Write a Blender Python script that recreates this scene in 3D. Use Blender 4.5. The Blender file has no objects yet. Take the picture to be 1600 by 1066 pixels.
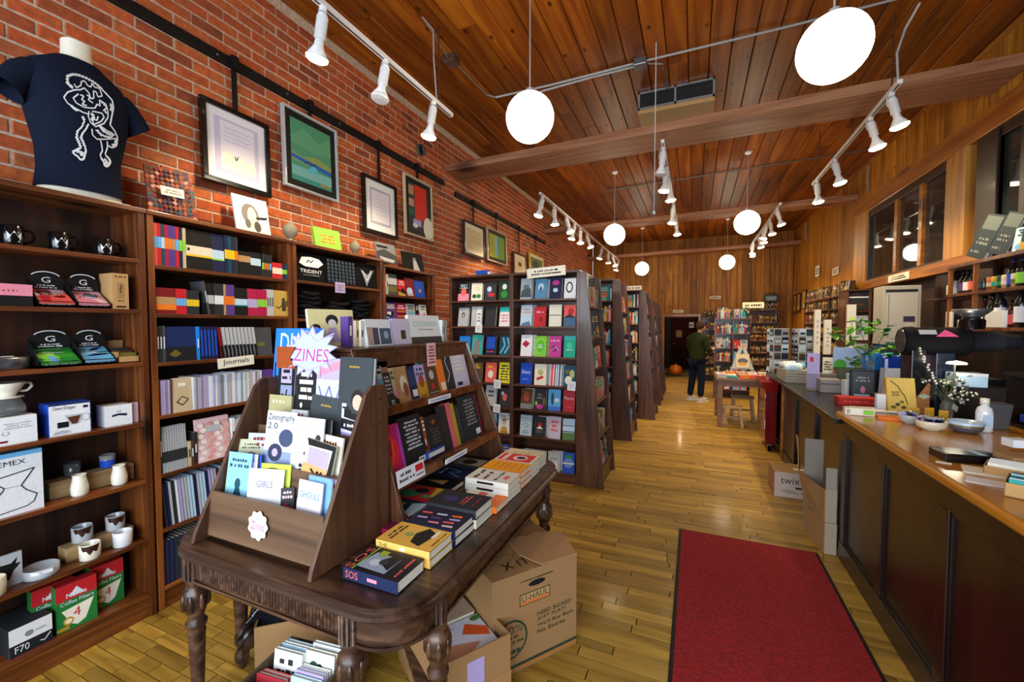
import bpy, bmesh, math, random
from mathutils import Matrix, Vector
R_ = math.radians
C = bpy.context.scene.collection
sc = bpy.context.scene
# ---------------------------------------------------------------- camera
FPX = 660.0; CH = 1.65
YAW = math.atan(285/FPX); PITCH = math.atan(25/FPX)
cam_d = bpy.data.cameras.new('camera'); cam = bpy.data.objects.new('camera', cam_d); C.objects.link(cam)
cam_d.sensor_width = 36; cam_d.lens = 36*FPX/1600; cam_d.clip_start = .05; cam_d.clip_end = 100
cam.location = (0, 0, CH); cam.rotation_euler = (math.pi/2-PITCH, 0, YAW)
sc.camera = cam
# ---------------------------------------------------------------- world, daylight, exposure
sc.view_settings.view_transform = 'Standard'; sc.view_settings.look = 'None'
sc.view_settings.gamma = 1; sc.view_settings.use_curve_mapping = False
sc.view_settings.exposure = 0.53
sc.cycles.use_denoising = True
sc.cycles.max_bounces = 6; sc.cycles.diffuse_bounces = 3; sc.cycles.glossy_bounces = 3; sc.cycles.transparent_max_bounces = 6
sc.cycles.sample_clamp_indirect = 4; sc.cycles.caustics_reflective = False; sc.cycles.caustics_refractive = False
w = bpy.data.worlds.new('world'); sc.world = w; w.use_nodes = True
w.node_tree.nodes['Background'].inputs[0].default_value = (.75, .87, 1, 1)
w.node_tree.nodes['Background'].inputs[1].default_value = 1.0
def area(name, loc, rot, sx, sy, power, col):
    l = bpy.data.lights.new(name, 'AREA'); l.shape = 'RECTANGLE'; l.size = sx; l.size_y = sy; l.energy = power; l.color = col
    o = bpy.data.objects.new(name, l); o.location = loc; o.rotation_euler = rot; C.objects.link(o); return o
# daylight through the big shop window in the front wall behind the camera
area('shop_window_daylight', (-.4, -1.75, 1.65), (R_(80), 0, 0), 5.0, 2.3, 185, (.80, .90, 1.0))
SPOT_W = 55; GLOBE_E = 13
def spot(loc, target, power=None, size=105):
    l = bpy.data.lights.new('track_spot', 'SPOT'); l.energy = power or SPOT_W; l.spot_size = R_(size); l.spot_blend = .6
    l.shadow_soft_size = .05; l.color = (1, .78, .50)
    o = bpy.data.objects.new('track_spot', l); C.objects.link(o); o.location = loc
    o.rotation_euler = (Vector(target)-Vector(loc)).to_track_quat('-Z', 'Y').to_euler()
    return o
# ---------------------------------------------------------------- measuring: a photo pixel on a known real plane
_F = Vector((-math.sin(YAW)*math.cos(PITCH), math.cos(YAW)*math.cos(PITCH), -math.sin(PITCH)))
_R = Vector((math.cos(YAW), math.sin(YAW), 0)); _U = _R.cross(_F)
def ray(px, py): return _F+_R*((px-800)/FPX)+_U*((533-py)/FPX)
def wz(px, py, z): d = ray(px, py); return Vector((0, 0, CH))+d*((z-CH)/d.z)
def wx(px, py, x): d = ray(px, py); return Vector((0, 0, CH))+d*(x/d.x)
def wy(px, py, y): d = ray(px, py); return Vector((0, 0, CH))+d*(y/d.y)
# ---------------------------------------------------------------- colours
PAL = dict(black='0c0c0e', charcoal='2a2c30', dark_grey='45484c', grey='85888a', light_grey='b9bcc0', white='e9ebee', cream='e6dcc0', ivory='efe9d6',
 red='c8202a', dark_red='7c1218', crimson='b01848', pink='e58aa0', pale_pink='efc6cc', magenta='c83a9a', purple='5a3a86', lavender='b4a4d8', navy='141e44',
 blue='1f4fc0', bright_blue='1886e8', sky_blue='6ab4e6', pale_blue='bcd8ec', teal='1c9a96', dark_teal='0e4a58', green='2c8a3c', lime='8ad040', dark_green='16402a',
 olive='6c6a2a', yellow='efc820', gold='c89628', mustard='b8902c', orange='ee7a20', rust='a04a22', brown='5c3820', tan='b8905e', kraft='a07a50', beige='cdb896', coral='e8605a', turquoise='34b8b4')
def lin(c):
    if isinstance(c, str):
        h = PAL.get(c, c); c = [int(h[i:i+2], 16)/255 for i in (0, 2, 4)]
    return tuple((x/12.92 if x <= .04045 else ((x+.055)/1.055)**2.4) for x in c[:3])+(1.,)
# ---------------------------------------------------------------- materials
def newmat(name):
    m = bpy.data.materials.new(name); m.use_nodes = True
    return m, m.node_tree.nodes, m.node_tree.links, m.node_tree.nodes['Principled BSDF']
def paint(name, rough, metallic=0, bump=0, coat=0, spec=.5, scale=60):
    m, n, l, b = newmat(name)
    a = n.new('ShaderNodeAttribute'); a.attribute_name = 'Col'
    b.inputs['Roughness'].default_value = rough; b.inputs['Metallic'].default_value = metallic
    b.inputs['Coat Weight'].default_value = coat; b.inputs['Specular IOR Level'].default_value = spec
    tc = n.new('ShaderNodeTexCoord'); nz = n.new('ShaderNodeTexNoise'); nz.inputs['Scale'].default_value = scale
    l.new(tc.outputs['Object'], nz.inputs['Vector'])
    mr = n.new('ShaderNodeMapRange'); mr.inputs['To Min'].default_value = .86; mr.inputs['To Max'].default_value = 1.1
    l.new(nz.outputs['Fac'], mr.inputs['Value'])
    mx = n.new('ShaderNodeVectorMath'); mx.operation = 'SCALE'
    l.new(a.outputs['Color'], mx.inputs[0]); l.new(mr.outputs[0], mx.inputs['Scale']); l.new(mx.outputs[0], b.inputs['Base Color'])
    if bump:
        bp = n.new('ShaderNodeBump'); bp.inputs['Strength'].default_value = bump; bp.inputs['Distance'].default_value = .004
        l.new(nz.outputs['Fac'], bp.inputs['Height']); l.new(bp.outputs[0], b.inputs['Normal'])
    return m
def wood(name, c1, c2, c3, rough=.45, axis='x', scale=14, knots=0, var=.35, coat=0, stretch=.07, spec=.5):
    m, n, l, b = newmat(name)
    tc = n.new('ShaderNodeTexCoord'); oi = n.new('ShaderNodeObjectInfo'); ge = n.new('ShaderNodeNewGeometry')
    ad = n.new('ShaderNodeMath'); ad.operation = 'ADD'; l.new(oi.outputs['Random'], ad.inputs[0]); l.new(ge.outputs['Random Per Island'], ad.inputs[1])
    fr = n.new('ShaderNodeMath'); fr.operation = 'FRACT'; l.new(ad.outputs[0], fr.inputs[0])
    of = n.new('ShaderNodeVectorMath'); of.operation = 'SCALE'; of.inputs[0].default_value = (37, 53, 71); l.new(fr.outputs[0], of.inputs['Scale'])
    av = n.new('ShaderNodeVectorMath'); l.new(tc.outputs['Object'], av.inputs[0]); l.new(of.outputs[0], av.inputs[1])
    mp = n.new('ShaderNodeMapping'); s = [1., 1., 1.]; s['xyz'.index(axis)] = stretch; mp.inputs['Scale'].default_value = s
    l.new(av.outputs[0], mp.inputs['Vector'])
    nz = n.new('ShaderNodeTexNoise'); nz.inputs['Scale'].default_value = scale; nz.inputs['Detail'].default_value = 6; nz.inputs['Distortion'].default_value = 1.6
    l.new(mp.outputs[0], nz.inputs['Vector'])
    cr = n.new('ShaderNodeValToRGB'); e = cr.color_ramp.elements
    e[0].position = .3; e[0].color = lin(c1); e[1].position = .7; e[1].color = lin(c3)
    x = e.new(.5); x.color = lin(c2); l.new(nz.outputs['Fac'], cr.inputs['Fac'])
    out = cr.outputs['Color']
    if knots:
        mp2 = n.new('ShaderNodeMapping'); s2 = [1., 1., 1.]; s2['xyz'.index(axis)] = .55; mp2.inputs['Scale'].default_value = s2
        l.new(av.outputs[0], mp2.inputs['Vector'])
        vo = n.new('ShaderNodeTexVoronoi'); vo.inputs['Scale'].default_value = knots; l.new(mp2.outputs[0], vo.inputs['Vector'])
        k = n.new('ShaderNodeMapRange'); k.inputs['From Min'].default_value = .05 if knots > 5 else .07; k.inputs['From Max'].default_value = .15 if knots > 5 else .2; k.inputs['To Min'].default_value = 1; k.inputs['To Max'].default_value = 0
        l.new(vo.outputs['Distance'], k.inputs['Value'])
        mk = n.new('ShaderNodeMix'); mk.data_type = 'RGBA'; l.new(k.outputs[0], mk.inputs['Factor']); l.new(out, mk.inputs['A'])
        mk.inputs['B'].default_value = lin([v*.45 for v in [int(PAL.get(c1, c1)[i:i+2], 16)/255 for i in (0, 2, 4)]]); out = mk.outputs['Result']
    at = n.new('ShaderNodeAttribute'); at.attribute_name = 'Col'
    mu = n.new('ShaderNodeMix'); mu.data_type = 'RGBA'; mu.blend_type = 'MULTIPLY'; mu.inputs['Factor'].default_value = 1
    l.new(out, mu.inputs['A']); l.new(at.outputs['Color'], mu.inputs['B'])
    vr = n.new('ShaderNodeMapRange'); vr.inputs['To Min'].default_value = 1-var; vr.inputs['To Max'].default_value = 1+var*.6
    l.new(fr.outputs[0], vr.inputs['Value'])
    sv = n.new('ShaderNodeVectorMath'); sv.operation = 'SCALE'; l.new(mu.outputs['Result'], sv.inputs[0]); l.new(vr.outputs[0], sv.inputs['Scale'])
    l.new(sv.outputs[0], b.inputs['Base Color'])
    b.inputs['Roughness'].default_value = rough; b.inputs['Coat Weight'].default_value = coat; b.inputs['Coat Roughness'].default_value = .12; b.inputs['Specular IOR Level'].default_value = spec
    bp = n.new('ShaderNodeBump'); bp.inputs['Strength'].default_value = .15; bp.inputs['Distance'].default_value = .003
    l.new(nz.outputs['Fac'], bp.inputs['Height']); l.new(bp.outputs[0], b.inputs['Normal'])
    return m
def glow(name, col, e):
    m, n, l, b = newmat(name); b.inputs['Base Color'].default_value = lin('white'); b.inputs['Emission Color'].default_value = col; b.inputs['Emission Strength'].default_value = e
    return m
M = {}
M['paint'] = paint('matte_print', .55, spec=.35)
M['gloss'] = paint('glossy_surface', .18, coat=.3)
M['card'] = paint('cardboard', .8, bump=.1, spec=.2)
M['cloth'] = paint('cloth', .92, bump=.35, spec=.15, scale=240)
M['metal'] = paint('metal', .3, metallic=.9)
M['white_metal'] = paint('white_enamel', .3, coat=.3)
M['shelf'] = wood('dark_stained_shelf_wood', '4c220c', '743a16', '9a5824', .38, 'x', 11, knots=3.2, var=.3, coat=.15)
M['shelf_v'] = wood('dark_stained_upright_wood', '4c220c', '743a16', '9a5824', .38, 'z', 11, knots=3.2, var=.3, coat=.15)
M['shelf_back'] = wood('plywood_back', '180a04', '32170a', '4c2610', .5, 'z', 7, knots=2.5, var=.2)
M['unit'] = wood('unit_wood', '402012', '60361e', '7c4c2c', .38, 'x', 12, var=.25, coat=.2)
M['unit_v'] = wood('unit_upright_wood', '3c2018', '583422', '74482e', .34, 'z', 12, var=.2, coat=.3)
M['laminate'] = wood('laminate', '463022', '6a4c36', '7e5e44', .42, 'x', 9, var=.05, stretch=.05)
M['laminate_v'] = wood('laminate_upright', '46291a', '5e3c28', '744e34', .42, 'z', 9, knots=0, var=.05, stretch=.05)
M['antique'] = wood('antique_walnut', '2a1810', '4a2f20', '72503a', .36, 'x', 13, var=.15, coat=.15)
M['floor'] = wood('maple_strip_floor', '8c6420', 'b28830', 'c49a42', .45, 'x', 9, var=.34, stretch=.1, coat=.12)
M['ceil'] = wood('pine_ceiling', '6a3208', '944c10', 'b06818', .45, 'y', 8, knots=6.5, var=.38, stretch=.06, spec=.25)
M['wallwood'] = wood('knotty_pine_board', '965412', 'ba7820', 'd2942e', .5, 'z', 8, knots=7.5, var=.3, stretch=.08, spec=.3)
M['beam'] = wood('beam_wood', '8a5034', 'b07854', 'c48c66', .6, 'x', 10, knots=1.5, var=.15)
M['trimwood'] = wood('orange_trim_wood', '8a4a0e', 'ac6618', 'c8842c', .38, 'y', 8, knots=1.2, var=.15, coat=.2)
M['post'] = wood('post_wood', '9a6026', 'bc8038', 'd09a50', .4, 'z', 9, knots=1.8, var=.2)
M['panel'] = wood('counter_panel_wood', '120804', '200e06', '32180a', .35, 'z', 8, var=.2, coat=.15)
M['ctop'] = wood('varnished_counter_top', 'c07414', 'd88c20', 'e8a434', .2, 'y', 6, var=.05, coat=.4, stretch=.05)
M['table'] = wood('oak_table_wood', '6c452c', '8a5e40', 'a07452', .45, 'x', 9, var=.1)
M['lightwood'] = wood('light_wood', 'a07c50', 'bc9866', 'd0b080', .5, 'x', 9, var=.15)
M['globe'] = glow('opal_globe', (1, .86, .62, 1), GLOBE_E)
M['bulb'] = glow('lit_bulb', (1, .80, .48, 1), 22)
M['bulb_off'] = paint('bulb_glass', .25)
M['lamp'] = glow('desk_lamp', (1, .86, .62, 1), 14)
def mk_brick():
    m, n, l, b = newmat('brick')
    oi = n.new('ShaderNodeObjectInfo'); ge = n.new('ShaderNodeNewGeometry')
    ad = n.new('ShaderNodeMath'); l.new(oi.outputs['Random'], ad.inputs[0]); l.new(ge.outputs['Random Per Island'], ad.inputs[1])
    fr = n.new('ShaderNodeMath'); fr.operation = 'FRACT'; l.new(ad.outputs[0], fr.inputs[0])
    cr = n.new('ShaderNodeValToRGB'); e = cr.color_ramp.elements; e[0].color = lin('8a4428'); e[1].color = lin('c06a38')
    for p, c in ((.12, 'a04c28'), (.3, 'c45c2c'), (.55, 'bc5426'), (.75, 'd06a34'), (.9, 'b05a30')): x = e.new(p); x.color = lin(c)
    l.new(fr.outputs[0], cr.inputs[0])
    tc = n.new('ShaderNodeTexCoord'); nz = n.new('ShaderNodeTexNoise'); nz.inputs['Scale'].default_value = 28; nz.inputs['Detail'].default_value = 5
    l.new(ge.outputs['Position'], nz.inputs['Vector'])
    mr = n.new('ShaderNodeMapRange'); mr.inputs['From Min'].default_value = .3; mr.inputs['From Max'].default_value = .7; mr.inputs['To Min'].default_value = .68; mr.inputs['To Max'].default_value = 1.15
    l.new(nz.outputs['Fac'], mr.inputs[0]); s = n.new('ShaderNodeVectorMath'); s.operation = 'SCALE'; l.new(cr.outputs[0], s.inputs[0]); l.new(mr.outputs[0], s.inputs['Scale'])
    n2 = n.new('ShaderNodeTexNoise'); n2.inputs['Scale'].default_value = 2.2; n2.inputs['Detail'].default_value = 9; n2.inputs['Roughness'].default_value = .7; l.new(ge.outputs['Position'], n2.inputs['Vector'])
    m2 = n.new('ShaderNodeMapRange'); m2.inputs['From Min'].default_value = .56; m2.inputs['From Max'].default_value = .7; m2.inputs['To Max'].default_value = .65; l.new(n2.outputs['Fac'], m2.inputs[0])
    mm = n.new('ShaderNodeMix'); mm.data_type = 'RGBA'; l.new(m2.outputs[0], mm.inputs['Factor']); l.new(s.outputs[0], mm.inputs['A']); mm.inputs['B'].default_value = lin('8c6a50')
    l.new(mm.outputs['Result'], b.inputs['Base Color']); b.inputs['Roughness'].default_value = .8
    bp = n.new('ShaderNodeBump'); bp.inputs['Strength'].default_value = .5; bp.inputs['Distance'].default_value = .006; l.new(nz.outputs['Fac'], bp.inputs['Height']); l.new(bp.outputs[0], b.inputs['Normal'])
    return m
M['brick'] = mk_brick()
def noisy(name, c1, c2, scale, rough, bump=.4):
    m, n, l, b = newmat(name); tc = n.new('ShaderNodeTexCoord'); nz = n.new('ShaderNodeTexNoise'); nz.inputs['Scale'].default_value = scale; nz.inputs['Detail'].default_value = 8
    l.new(tc.outputs['Object'], nz.inputs['Vector']); cr = n.new('ShaderNodeValToRGB'); e = cr.color_ramp.elements
    e[0].position = .35; e[0].color = lin(c1); e[1].position = .65; e[1].color = lin(c2); l.new(nz.outputs['Fac'], cr.inputs[0]); l.new(cr.outputs[0], b.inputs['Base Color'])
    b.inputs['Roughness'].default_value = rough; bp = n.new('ShaderNodeBump'); bp.inputs['Strength'].default_value = bump; bp.inputs['Distance'].default_value = .006
    l.new(nz.outputs['Fac'], bp.inputs['Height']); l.new(bp.outputs[0], b.inputs['Normal']); return m
M['mortar'] = noisy('mortar', 'b8a088', 'd8c4ac', 40, .95)
M['carpet'] = noisy('red_carpet_pile', '780a0e', '9c1216', 55, .95, .9)
M['plaster'] = noisy('front_plaster', '8a7a66', '9a8a76', 20, .9, .1)
def mk_pane():
    m, n, l, b = newmat('dark_window_glass'); b.inputs['Base Color'].default_value = lin('23282a'); b.inputs['Roughness'].default_value = .03
    b.inputs['Specular IOR Level'].default_value = .6; return m
M['pane'] = mk_pane()
def mk_glass():
    m, n, l, b = newmat('clear_glass'); b.inputs['Base Color'].default_value = (.9, .96, .95, 1); b.inputs['Roughness'].default_value = .03
    b.inputs['Transmission Weight'].default_value = .85; b.inputs['IOR'].default_value = 1.3; b.inputs['Alpha'].default_value = .55; return m
M['glass'] = mk_glass()
# ---------------------------------------------------------------- mesh builder
_tc = {}
def text_geo(s):
    if s not in _tc:
        cu = bpy.data.curves.new('t', 'FONT'); cu.body = s; cu.resolution_u = 2; o = bpy.data.objects.new('t', cu)
        me = o.to_mesh(); vs = [(v.co.x, v.co.y) for v in me.vertices]; fs = [list(p.vertices) for p in me.polygons]
        o.to_mesh_clear(); bpy.data.objects.remove(o); bpy.data.curves.remove(cu)
        x0 = min(v[0] for v in vs); x1 = max(v[0] for v in vs); y0 = min(v[1] for v in vs); y1 = max(v[1] for v in vs)
        _tc[s] = ([((x-x0)/(x1-x0), (y-y0)/(y1-y0)) for x, y in vs], fs)
    return _tc[s]
class MB:
    def __init__(s): s.v = []; s.f = []; s.c = []; s.m = []; s.sm = []; s.M = None
    def add(s, vs, fs, col='white', mat=0, smooth=False):
        k = len(s.v)
        if s.M is not None: vs = [tuple(s.M @ Vector(v)) for v in vs]
        s.v += [tuple(v) for v in vs]; c = lin(col)
        for f in fs: s.f.append([i+k for i in f]); s.c.append(c); s.m.append(mat); s.sm.append(smooth)
        return s
    def box(s, x0, y0, z0, x1, y1, z1, col='white', mat=0):
        vs = [(x, y, z) for z in (z0, z1) for y in (y0, y1) for x in (x0, x1)]
        return s.add(vs, [(0, 2, 3, 1), (4, 5, 7, 6), (0, 1, 5, 4), (2, 6, 7, 3), (0, 4, 6, 2), (1, 3, 7, 5)], col, mat)
    def hexa(s, b, t, col='white', mat=0):   # two quads
        return s.add(list(b)+list(t), [(3, 2, 1, 0), (4, 5, 6, 7), (0, 1, 5, 4), (1, 2, 6, 5), (2, 3, 7, 6), (3, 0, 4, 7)], col, mat)
    def prism(s, pts, axis, d0, d1, col='white', mat=0):
        def q(p, d):
            return {'x': (d, p[0], p[1]), 'y': (p[0], d, p[1]), 'z': (p[0], p[1], d)}[axis]
        n = len(pts); vs = [q(p, d0) for p in pts]+[q(p, d1) for p in pts]
        fs = [list(range(n))[::-1], [n+i for i in range(n)]]+[(i, (i+1) % n, n+(i+1) % n, n+i) for i in range(n)]
        return s.add(vs, fs, col, mat)
    def lathe(s, prof, n=16, c=(0, 0, 0), col='white', mat=0, axis='z', sx=1, sy=1, cap=True):
        vs = []
        for r, z in prof:
            for i in range(n):
                a = 2*math.pi*i/n; p = (r*math.cos(a)*sx, r*math.sin(a)*sy, z)
                if axis == 'x': p = (p[2], p[0], p[1])
                if axis == 'y': p = (p[0], p[2], p[1])
                vs.append((p[0]+c[0], p[1]+c[1], p[2]+c[2]))
        fs = [(j*n+i, j*n+(i+1) % n, (j+1)*n+(i+1) % n, (j+1)*n+i) for j in range(len(prof)-1) for i in range(n)]
        s.add(vs, fs, col, mat, True)
        if cap:
            k = len(s.v)
            for j in (0, len(prof)-1):
                if prof[j][0] > 1e-4: s.f.append([k-len(vs)+j*n+i for i in range(n)]); s.c.append(lin(col)); s.m.append(mat); s.sm.append(False)
        return s
    def cyl(s, p0, p1, r0, r1=None, n=10, col='white', mat=0, cap=True):
        r1 = r0 if r1 is None else r1; p0 = Vector(p0); p1 = Vector(p1); d = (p1-p0).normalized()
        a = d.orthogonal().normalized(); b = d.cross(a)
        vs = [p+(a*math.cos(t)+b*math.sin(t))*r for p, r in ((p0, r0), (p1, r1)) for t in [2*math.pi*i/n for i in range(n)]]
        s.add(vs, [(i, (i+1) % n, n+(i+1) % n, n+i) for i in range(n)], col, mat, True)
        if cap:
            k = len(s.v)-2*n
            for o in (0, n): s.f.append([k+o+i for i in range(n)]); s.c.append(lin(col)); s.m.append(mat); s.sm.append(False)
        return s
    def tube(s, pts, r, n=6, col='white', mat=0):
        for a, b in zip(pts[:-1], pts[1:]): s.cyl(a, b, r, n=n, col=col, mat=mat)
        return s
    def ball(s, c, r, col='white', mat=0, n=14, k=9, sz=1, sx=1, sy=1):
        return s.lathe([(max(1e-5, r*math.sin(math.pi*i/k)), -r*sz*math.cos(math.pi*i/k)) for i in range(k+1)], n, c, col, mat, sx=sx, sy=sy, cap=False)
    def quad(s, a, b, c, d, col='white', mat=0): return s.add([a, b, c, d], [(0, 1, 2, 3)], col, mat)
    def text(s, t, x0, z0, x1, z1, col='black', y=-.001, mat=0, rot=0):
        vs, fs = text_geo(t)
        if rot == 0: P = [(x0+u*(x1-x0), y, z0+v*(z1-z0)) for u, v in vs]
        elif rot > 0: P = [(x1-v*(x1-x0), y, z0+u*(z1-z0)) for u, v in vs]     # reads upwards
        else: P = [(x0+v*(x1-x0), y, z1-u*(z1-z0)) for u, v in vs]             # reads downwards
        return s.add(P, fs, col, mat)
    def art(s, spec, x0, z0, w, h, y=-.0012):
        for k, q in enumerate(spec):
            yy = y-k*.00025; t = q[0]
            if t == 'r': s.add([(x0+a*w, yy, z0+b*h) for a, b in ((q[1], q[2]), (q[3], q[2]), (q[3], q[4]), (q[1], q[4]))], [(0, 1, 2, 3)], q[5])
            elif t == 'c': s.add([(x0+(q[1]+q[3]*math.cos(i*math.pi/7))*w, yy, z0+(q[2]+q[4]*math.sin(i*math.pi/7))*h) for i in range(14)], [list(range(14))], q[5])
            elif t == 'p': s.add([(x0+a*w, yy, z0+b*h) for a, b in q[1]], [list(range(len(q[1])))], q[2])
            elif t == 't': s.text(q[1], x0+q[2]*w, z0+q[3]*h, x0+q[4]*w, z0+q[5]*h, q[6], yy, rot=(q[7] if len(q) > 7 else 0))
            elif t == 'l':      # illegible lines of print
                n = q[5]; a, b, c, d, col = q[1], q[2], q[3], q[4], q[6]
                lg = random.Random(int((a*31+b*57+c*13+d*7+n+w*100)*1000))
                for i in range(n):
                    zz = b+(d-b)*(i+.2)/n; e = (c-a)*(.12 if i % 2 else .02); hh = (d-b)*.55/n; u = a+e; lw = hh*h/max(w, 1e-4); k2 = 0
                    while u < c-e and k2 < 12:      # word by word, glyph by glyph
                        q = min(lw*lg.uniform(.5, 1.1) if n < 3 else lw*lg.uniform(1.6, 4.5), c-e-u); tp = zz+hh*lg.choice((1, 1, .8))
                        if k2 == 11: q = c-e-u
                        s.add([(x0+u_*w, yy, z0+v*h) for u_, v in ((u, zz), (u+q, zz), (u+q, tp), (u, tp))], [(0, 1, 2, 3)], col)
                        u += q+lw*(.28 if lg.random() < .75 else .9); k2 += 1
            elif t == 'k':      # a drawn stroke
                pts = q[1]; r = q[2]
                for (a, b), (c, d) in zip(pts[:-1], pts[1:]):
                    dx, dz = (c-a)*w, (d-b)*h; L = math.hypot(dx, dz) or 1; nx, nz = -dz/L*r, dx/L*r
                    s.add([(x0+a*w+nx, yy, z0+b*h+nz), (x0+a*w-nx, yy, z0+b*h-nz), (x0+c*w-nx, yy, z0+d*h-nz), (x0+c*w+nx, yy, z0+d*h+nz)], [(0, 1, 2, 3)], q[3])
        return s
    def build(s, name, mats='paint', parent=None, loc=None, rot=None, bevel=0, link=True):
        me = bpy.data.meshes.new(name); me.from_pydata(s.v, [], s.f)
        if isinstance(mats, str): mats = [mats]
        for m in mats: me.materials.append(M[m])
        me.polygons.foreach_set('material_index', s.m); me.polygons.foreach_set('use_smooth', s.sm)
        ca = me.color_attributes.new('Col', 'FLOAT_COLOR', 'CORNER'); buf = []
        for f, c in zip(s.f, s.c): buf += list(c)*len(f)
        ca.data.foreach_set('color', buf); me.update()
        o = bpy.data.objects.new(name, me)
        if link: C.objects.link(o)
        if parent is not None: o.parent = parent
        if loc is not None: o.location = loc
        if rot is not None: o.rotation_euler = rot
        if bevel:
            b = o.modifiers.new('bevel', 'BEVEL'); b.width = bevel; b.segments = 2; b.limit_method = 'ANGLE'
        return o
def tag(o, label=None, cat=None, group=None, kind=None):
    for k, v in (('label', label), ('category', cat), ('group', group), ('kind', kind)):
        if v: o[k] = v
    return o
def empty(name, loc=(0, 0, 0), rz=0, label=None, cat=None, group=None, kind=None):
    o = bpy.data.objects.new(name, None); C.objects.link(o); o.location = loc; o.rotation_euler = (0, 0, R_(rz)); o.empty_display_size = .05
    return tag(o, label, cat, group, kind)
def kid_copy(src, parent=None, loc=None):
    c = src.copy(); C.objects.link(c)
    if parent is not None: c.parent = parent
    if loc is not None: c.location = loc
    for ch in src.children: kid_copy(ch, c)
    return c
def box1(name, a, b, col, mat='paint', parent=None, bevel=0): return MB().box(*a, *b, col).build(name, mat, parent, bevel=bevel)
ORD = ['first', 'second', 'third', 'fourth', 'fifth', 'sixth', 'seventh', 'eighth', 'ninth', 'tenth', '11th', '12th', '13th', '14th', '15th', '16th', '17th', '18th', '19th', '20th']+[f'{i}th' if i % 10 not in (1, 2, 3) else f'{i}'+['', 'st', 'nd', 'rd'][i % 10] for i in range(21, 90)]
rng = random.Random(7)
# ================================================================ the room
XL, XR, YF, YB = -3.1, 2.5, 13.9, -2.2
KR = XR/2.35
def ZS(z): return CH+(z-CH)*KR
def zc(x): return 4.26
# --- left brick wall
wl = MB().box(XL-.1, YB, 0, XL-.006, YF, 4.4, 'white').build('wall_left', 'mortar'); tag(wl, kind='structure')
bw, bh, bd = .198, .063, .03
bm_ = MB(); e = .004
bm_.add([(0, y, z) for y, z in ((e, e), (bw-e, e), (bw-e, bh-e), (e, bh-e))]+[(-e, y, z) for y, z in ((0, 0), (bw, 0), (bw, bh), (0, bh))]+[(-bd, y, z) for y, z in ((0, 0), (bw, 0), (bw, bh), (0, bh))],
        [(0, 1, 2, 3)]+[(i, (i+1) % 4+0, (i+1) % 4+4, i+4) for i in range(4)][:0]+[(4, 5, 1, 0), (5, 6, 2, 1), (6, 7, 3, 2), (7, 4, 0, 3), (8, 9, 5, 4), (9, 10, 6, 5), (10, 11, 7, 6), (11, 8, 4, 7)], 'white')
bproto = bm_.build('brick', 'brick', wl, link=False)
stuff = MB(); cnt = 0; br = random.Random(3)
rows = int(4.24/.076)
cand = []
for r in range(rows):
    z = .01+r*.076; y = .55-(r % 2)*.105
    while y < YF:
        cand.append((y, z, r)); y += .21
def vis(y, z): return z > 2.28 and 1.0 < y < 4.6
near = sorted([c for c in cand if vis(c[0], c[1])], key=lambda c: c[0]+abs(c[1]-3))
nearset = set(near[:298])
for c in cand:
    y, z, r = c; dx = br.uniform(-.003, .004)
    if c in nearset:
        o = bproto.copy(); C.objects.link(o); o.parent = wl; o.location = (XL+dx, y, z)
    else:
        k = len(stuff.v); stuff.M = Matrix.Translation((XL+dx, y, z))
        if y+bw > YF: continue
        me = bproto.data; stuff.add([v.co for v in me.vertices], [list(p.vertices) for p in me.polygons], 'white')
stuff.M = None; tag(stuff.build('brick_courses', 'brick', wl), kind='stuff')
# --- floor strips
fl = MB().box(XL-.1, YB, -.05, XR+.1, YF+3.2, -.012, '3a2410').build('floor', 'paint'); tag(fl, kind='structure')
fs = MB(); k = 0; fr_ = random.Random(5); y = .7; pitch = .066
def strip(mb, x0, y0, x1, y1, dz):
    e = .0012; mb.add([(x0, y0, -.012), (x1, y0, -.012), (x1, y1, -.012), (x0, y1, -.012), (x0+e, y0+e, dz), (x1-e, y0+e, dz), (x1-e, y1-e, dz), (x0+e, y1-e, dz)], [(4, 5, 6, 7), (0, 1, 5, 4), (1, 2, 6, 5), (2, 3, 7, 6), (3, 0, 4, 7)], 'white')
while y < YF+3:
    x = XL+fr_.uniform(-.5, 0)
    while x < XR:
        L = fr_.uniform(.12, .3) if (y < 2.6 and x < -1.35) else fr_.uniform(.3, .95); a = max(x, XL); b = min(x+L, XR)
        if b-a > .02 and not (y > YF and (a < -1.05 or b > .3)):
            seen = y < 4.0 and ((-2.75 < b and a < -1.7 and y < 1.75 and y > .9) or (b > -1.3 and a < .95 and y > 1.45 and not (a > -.06 and b < .8 and 2.0 < y < 3.55)))
            if seen and k < 296:
                m = MB(); strip(m, a+.002, y, b-.002, y+pitch-.003, fr_.uniform(-.0012, 0)); m.build('floor_board', 'floor', fl); k += 1
            else: strip(fs, a+.0015, y, b-.0015, y+pitch-.002, fr_.uniform(-.0012, 0))
        x += L
    y += pitch
tag(fs.build('floor_strips', 'floor', fl), kind='stuff')
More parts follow.
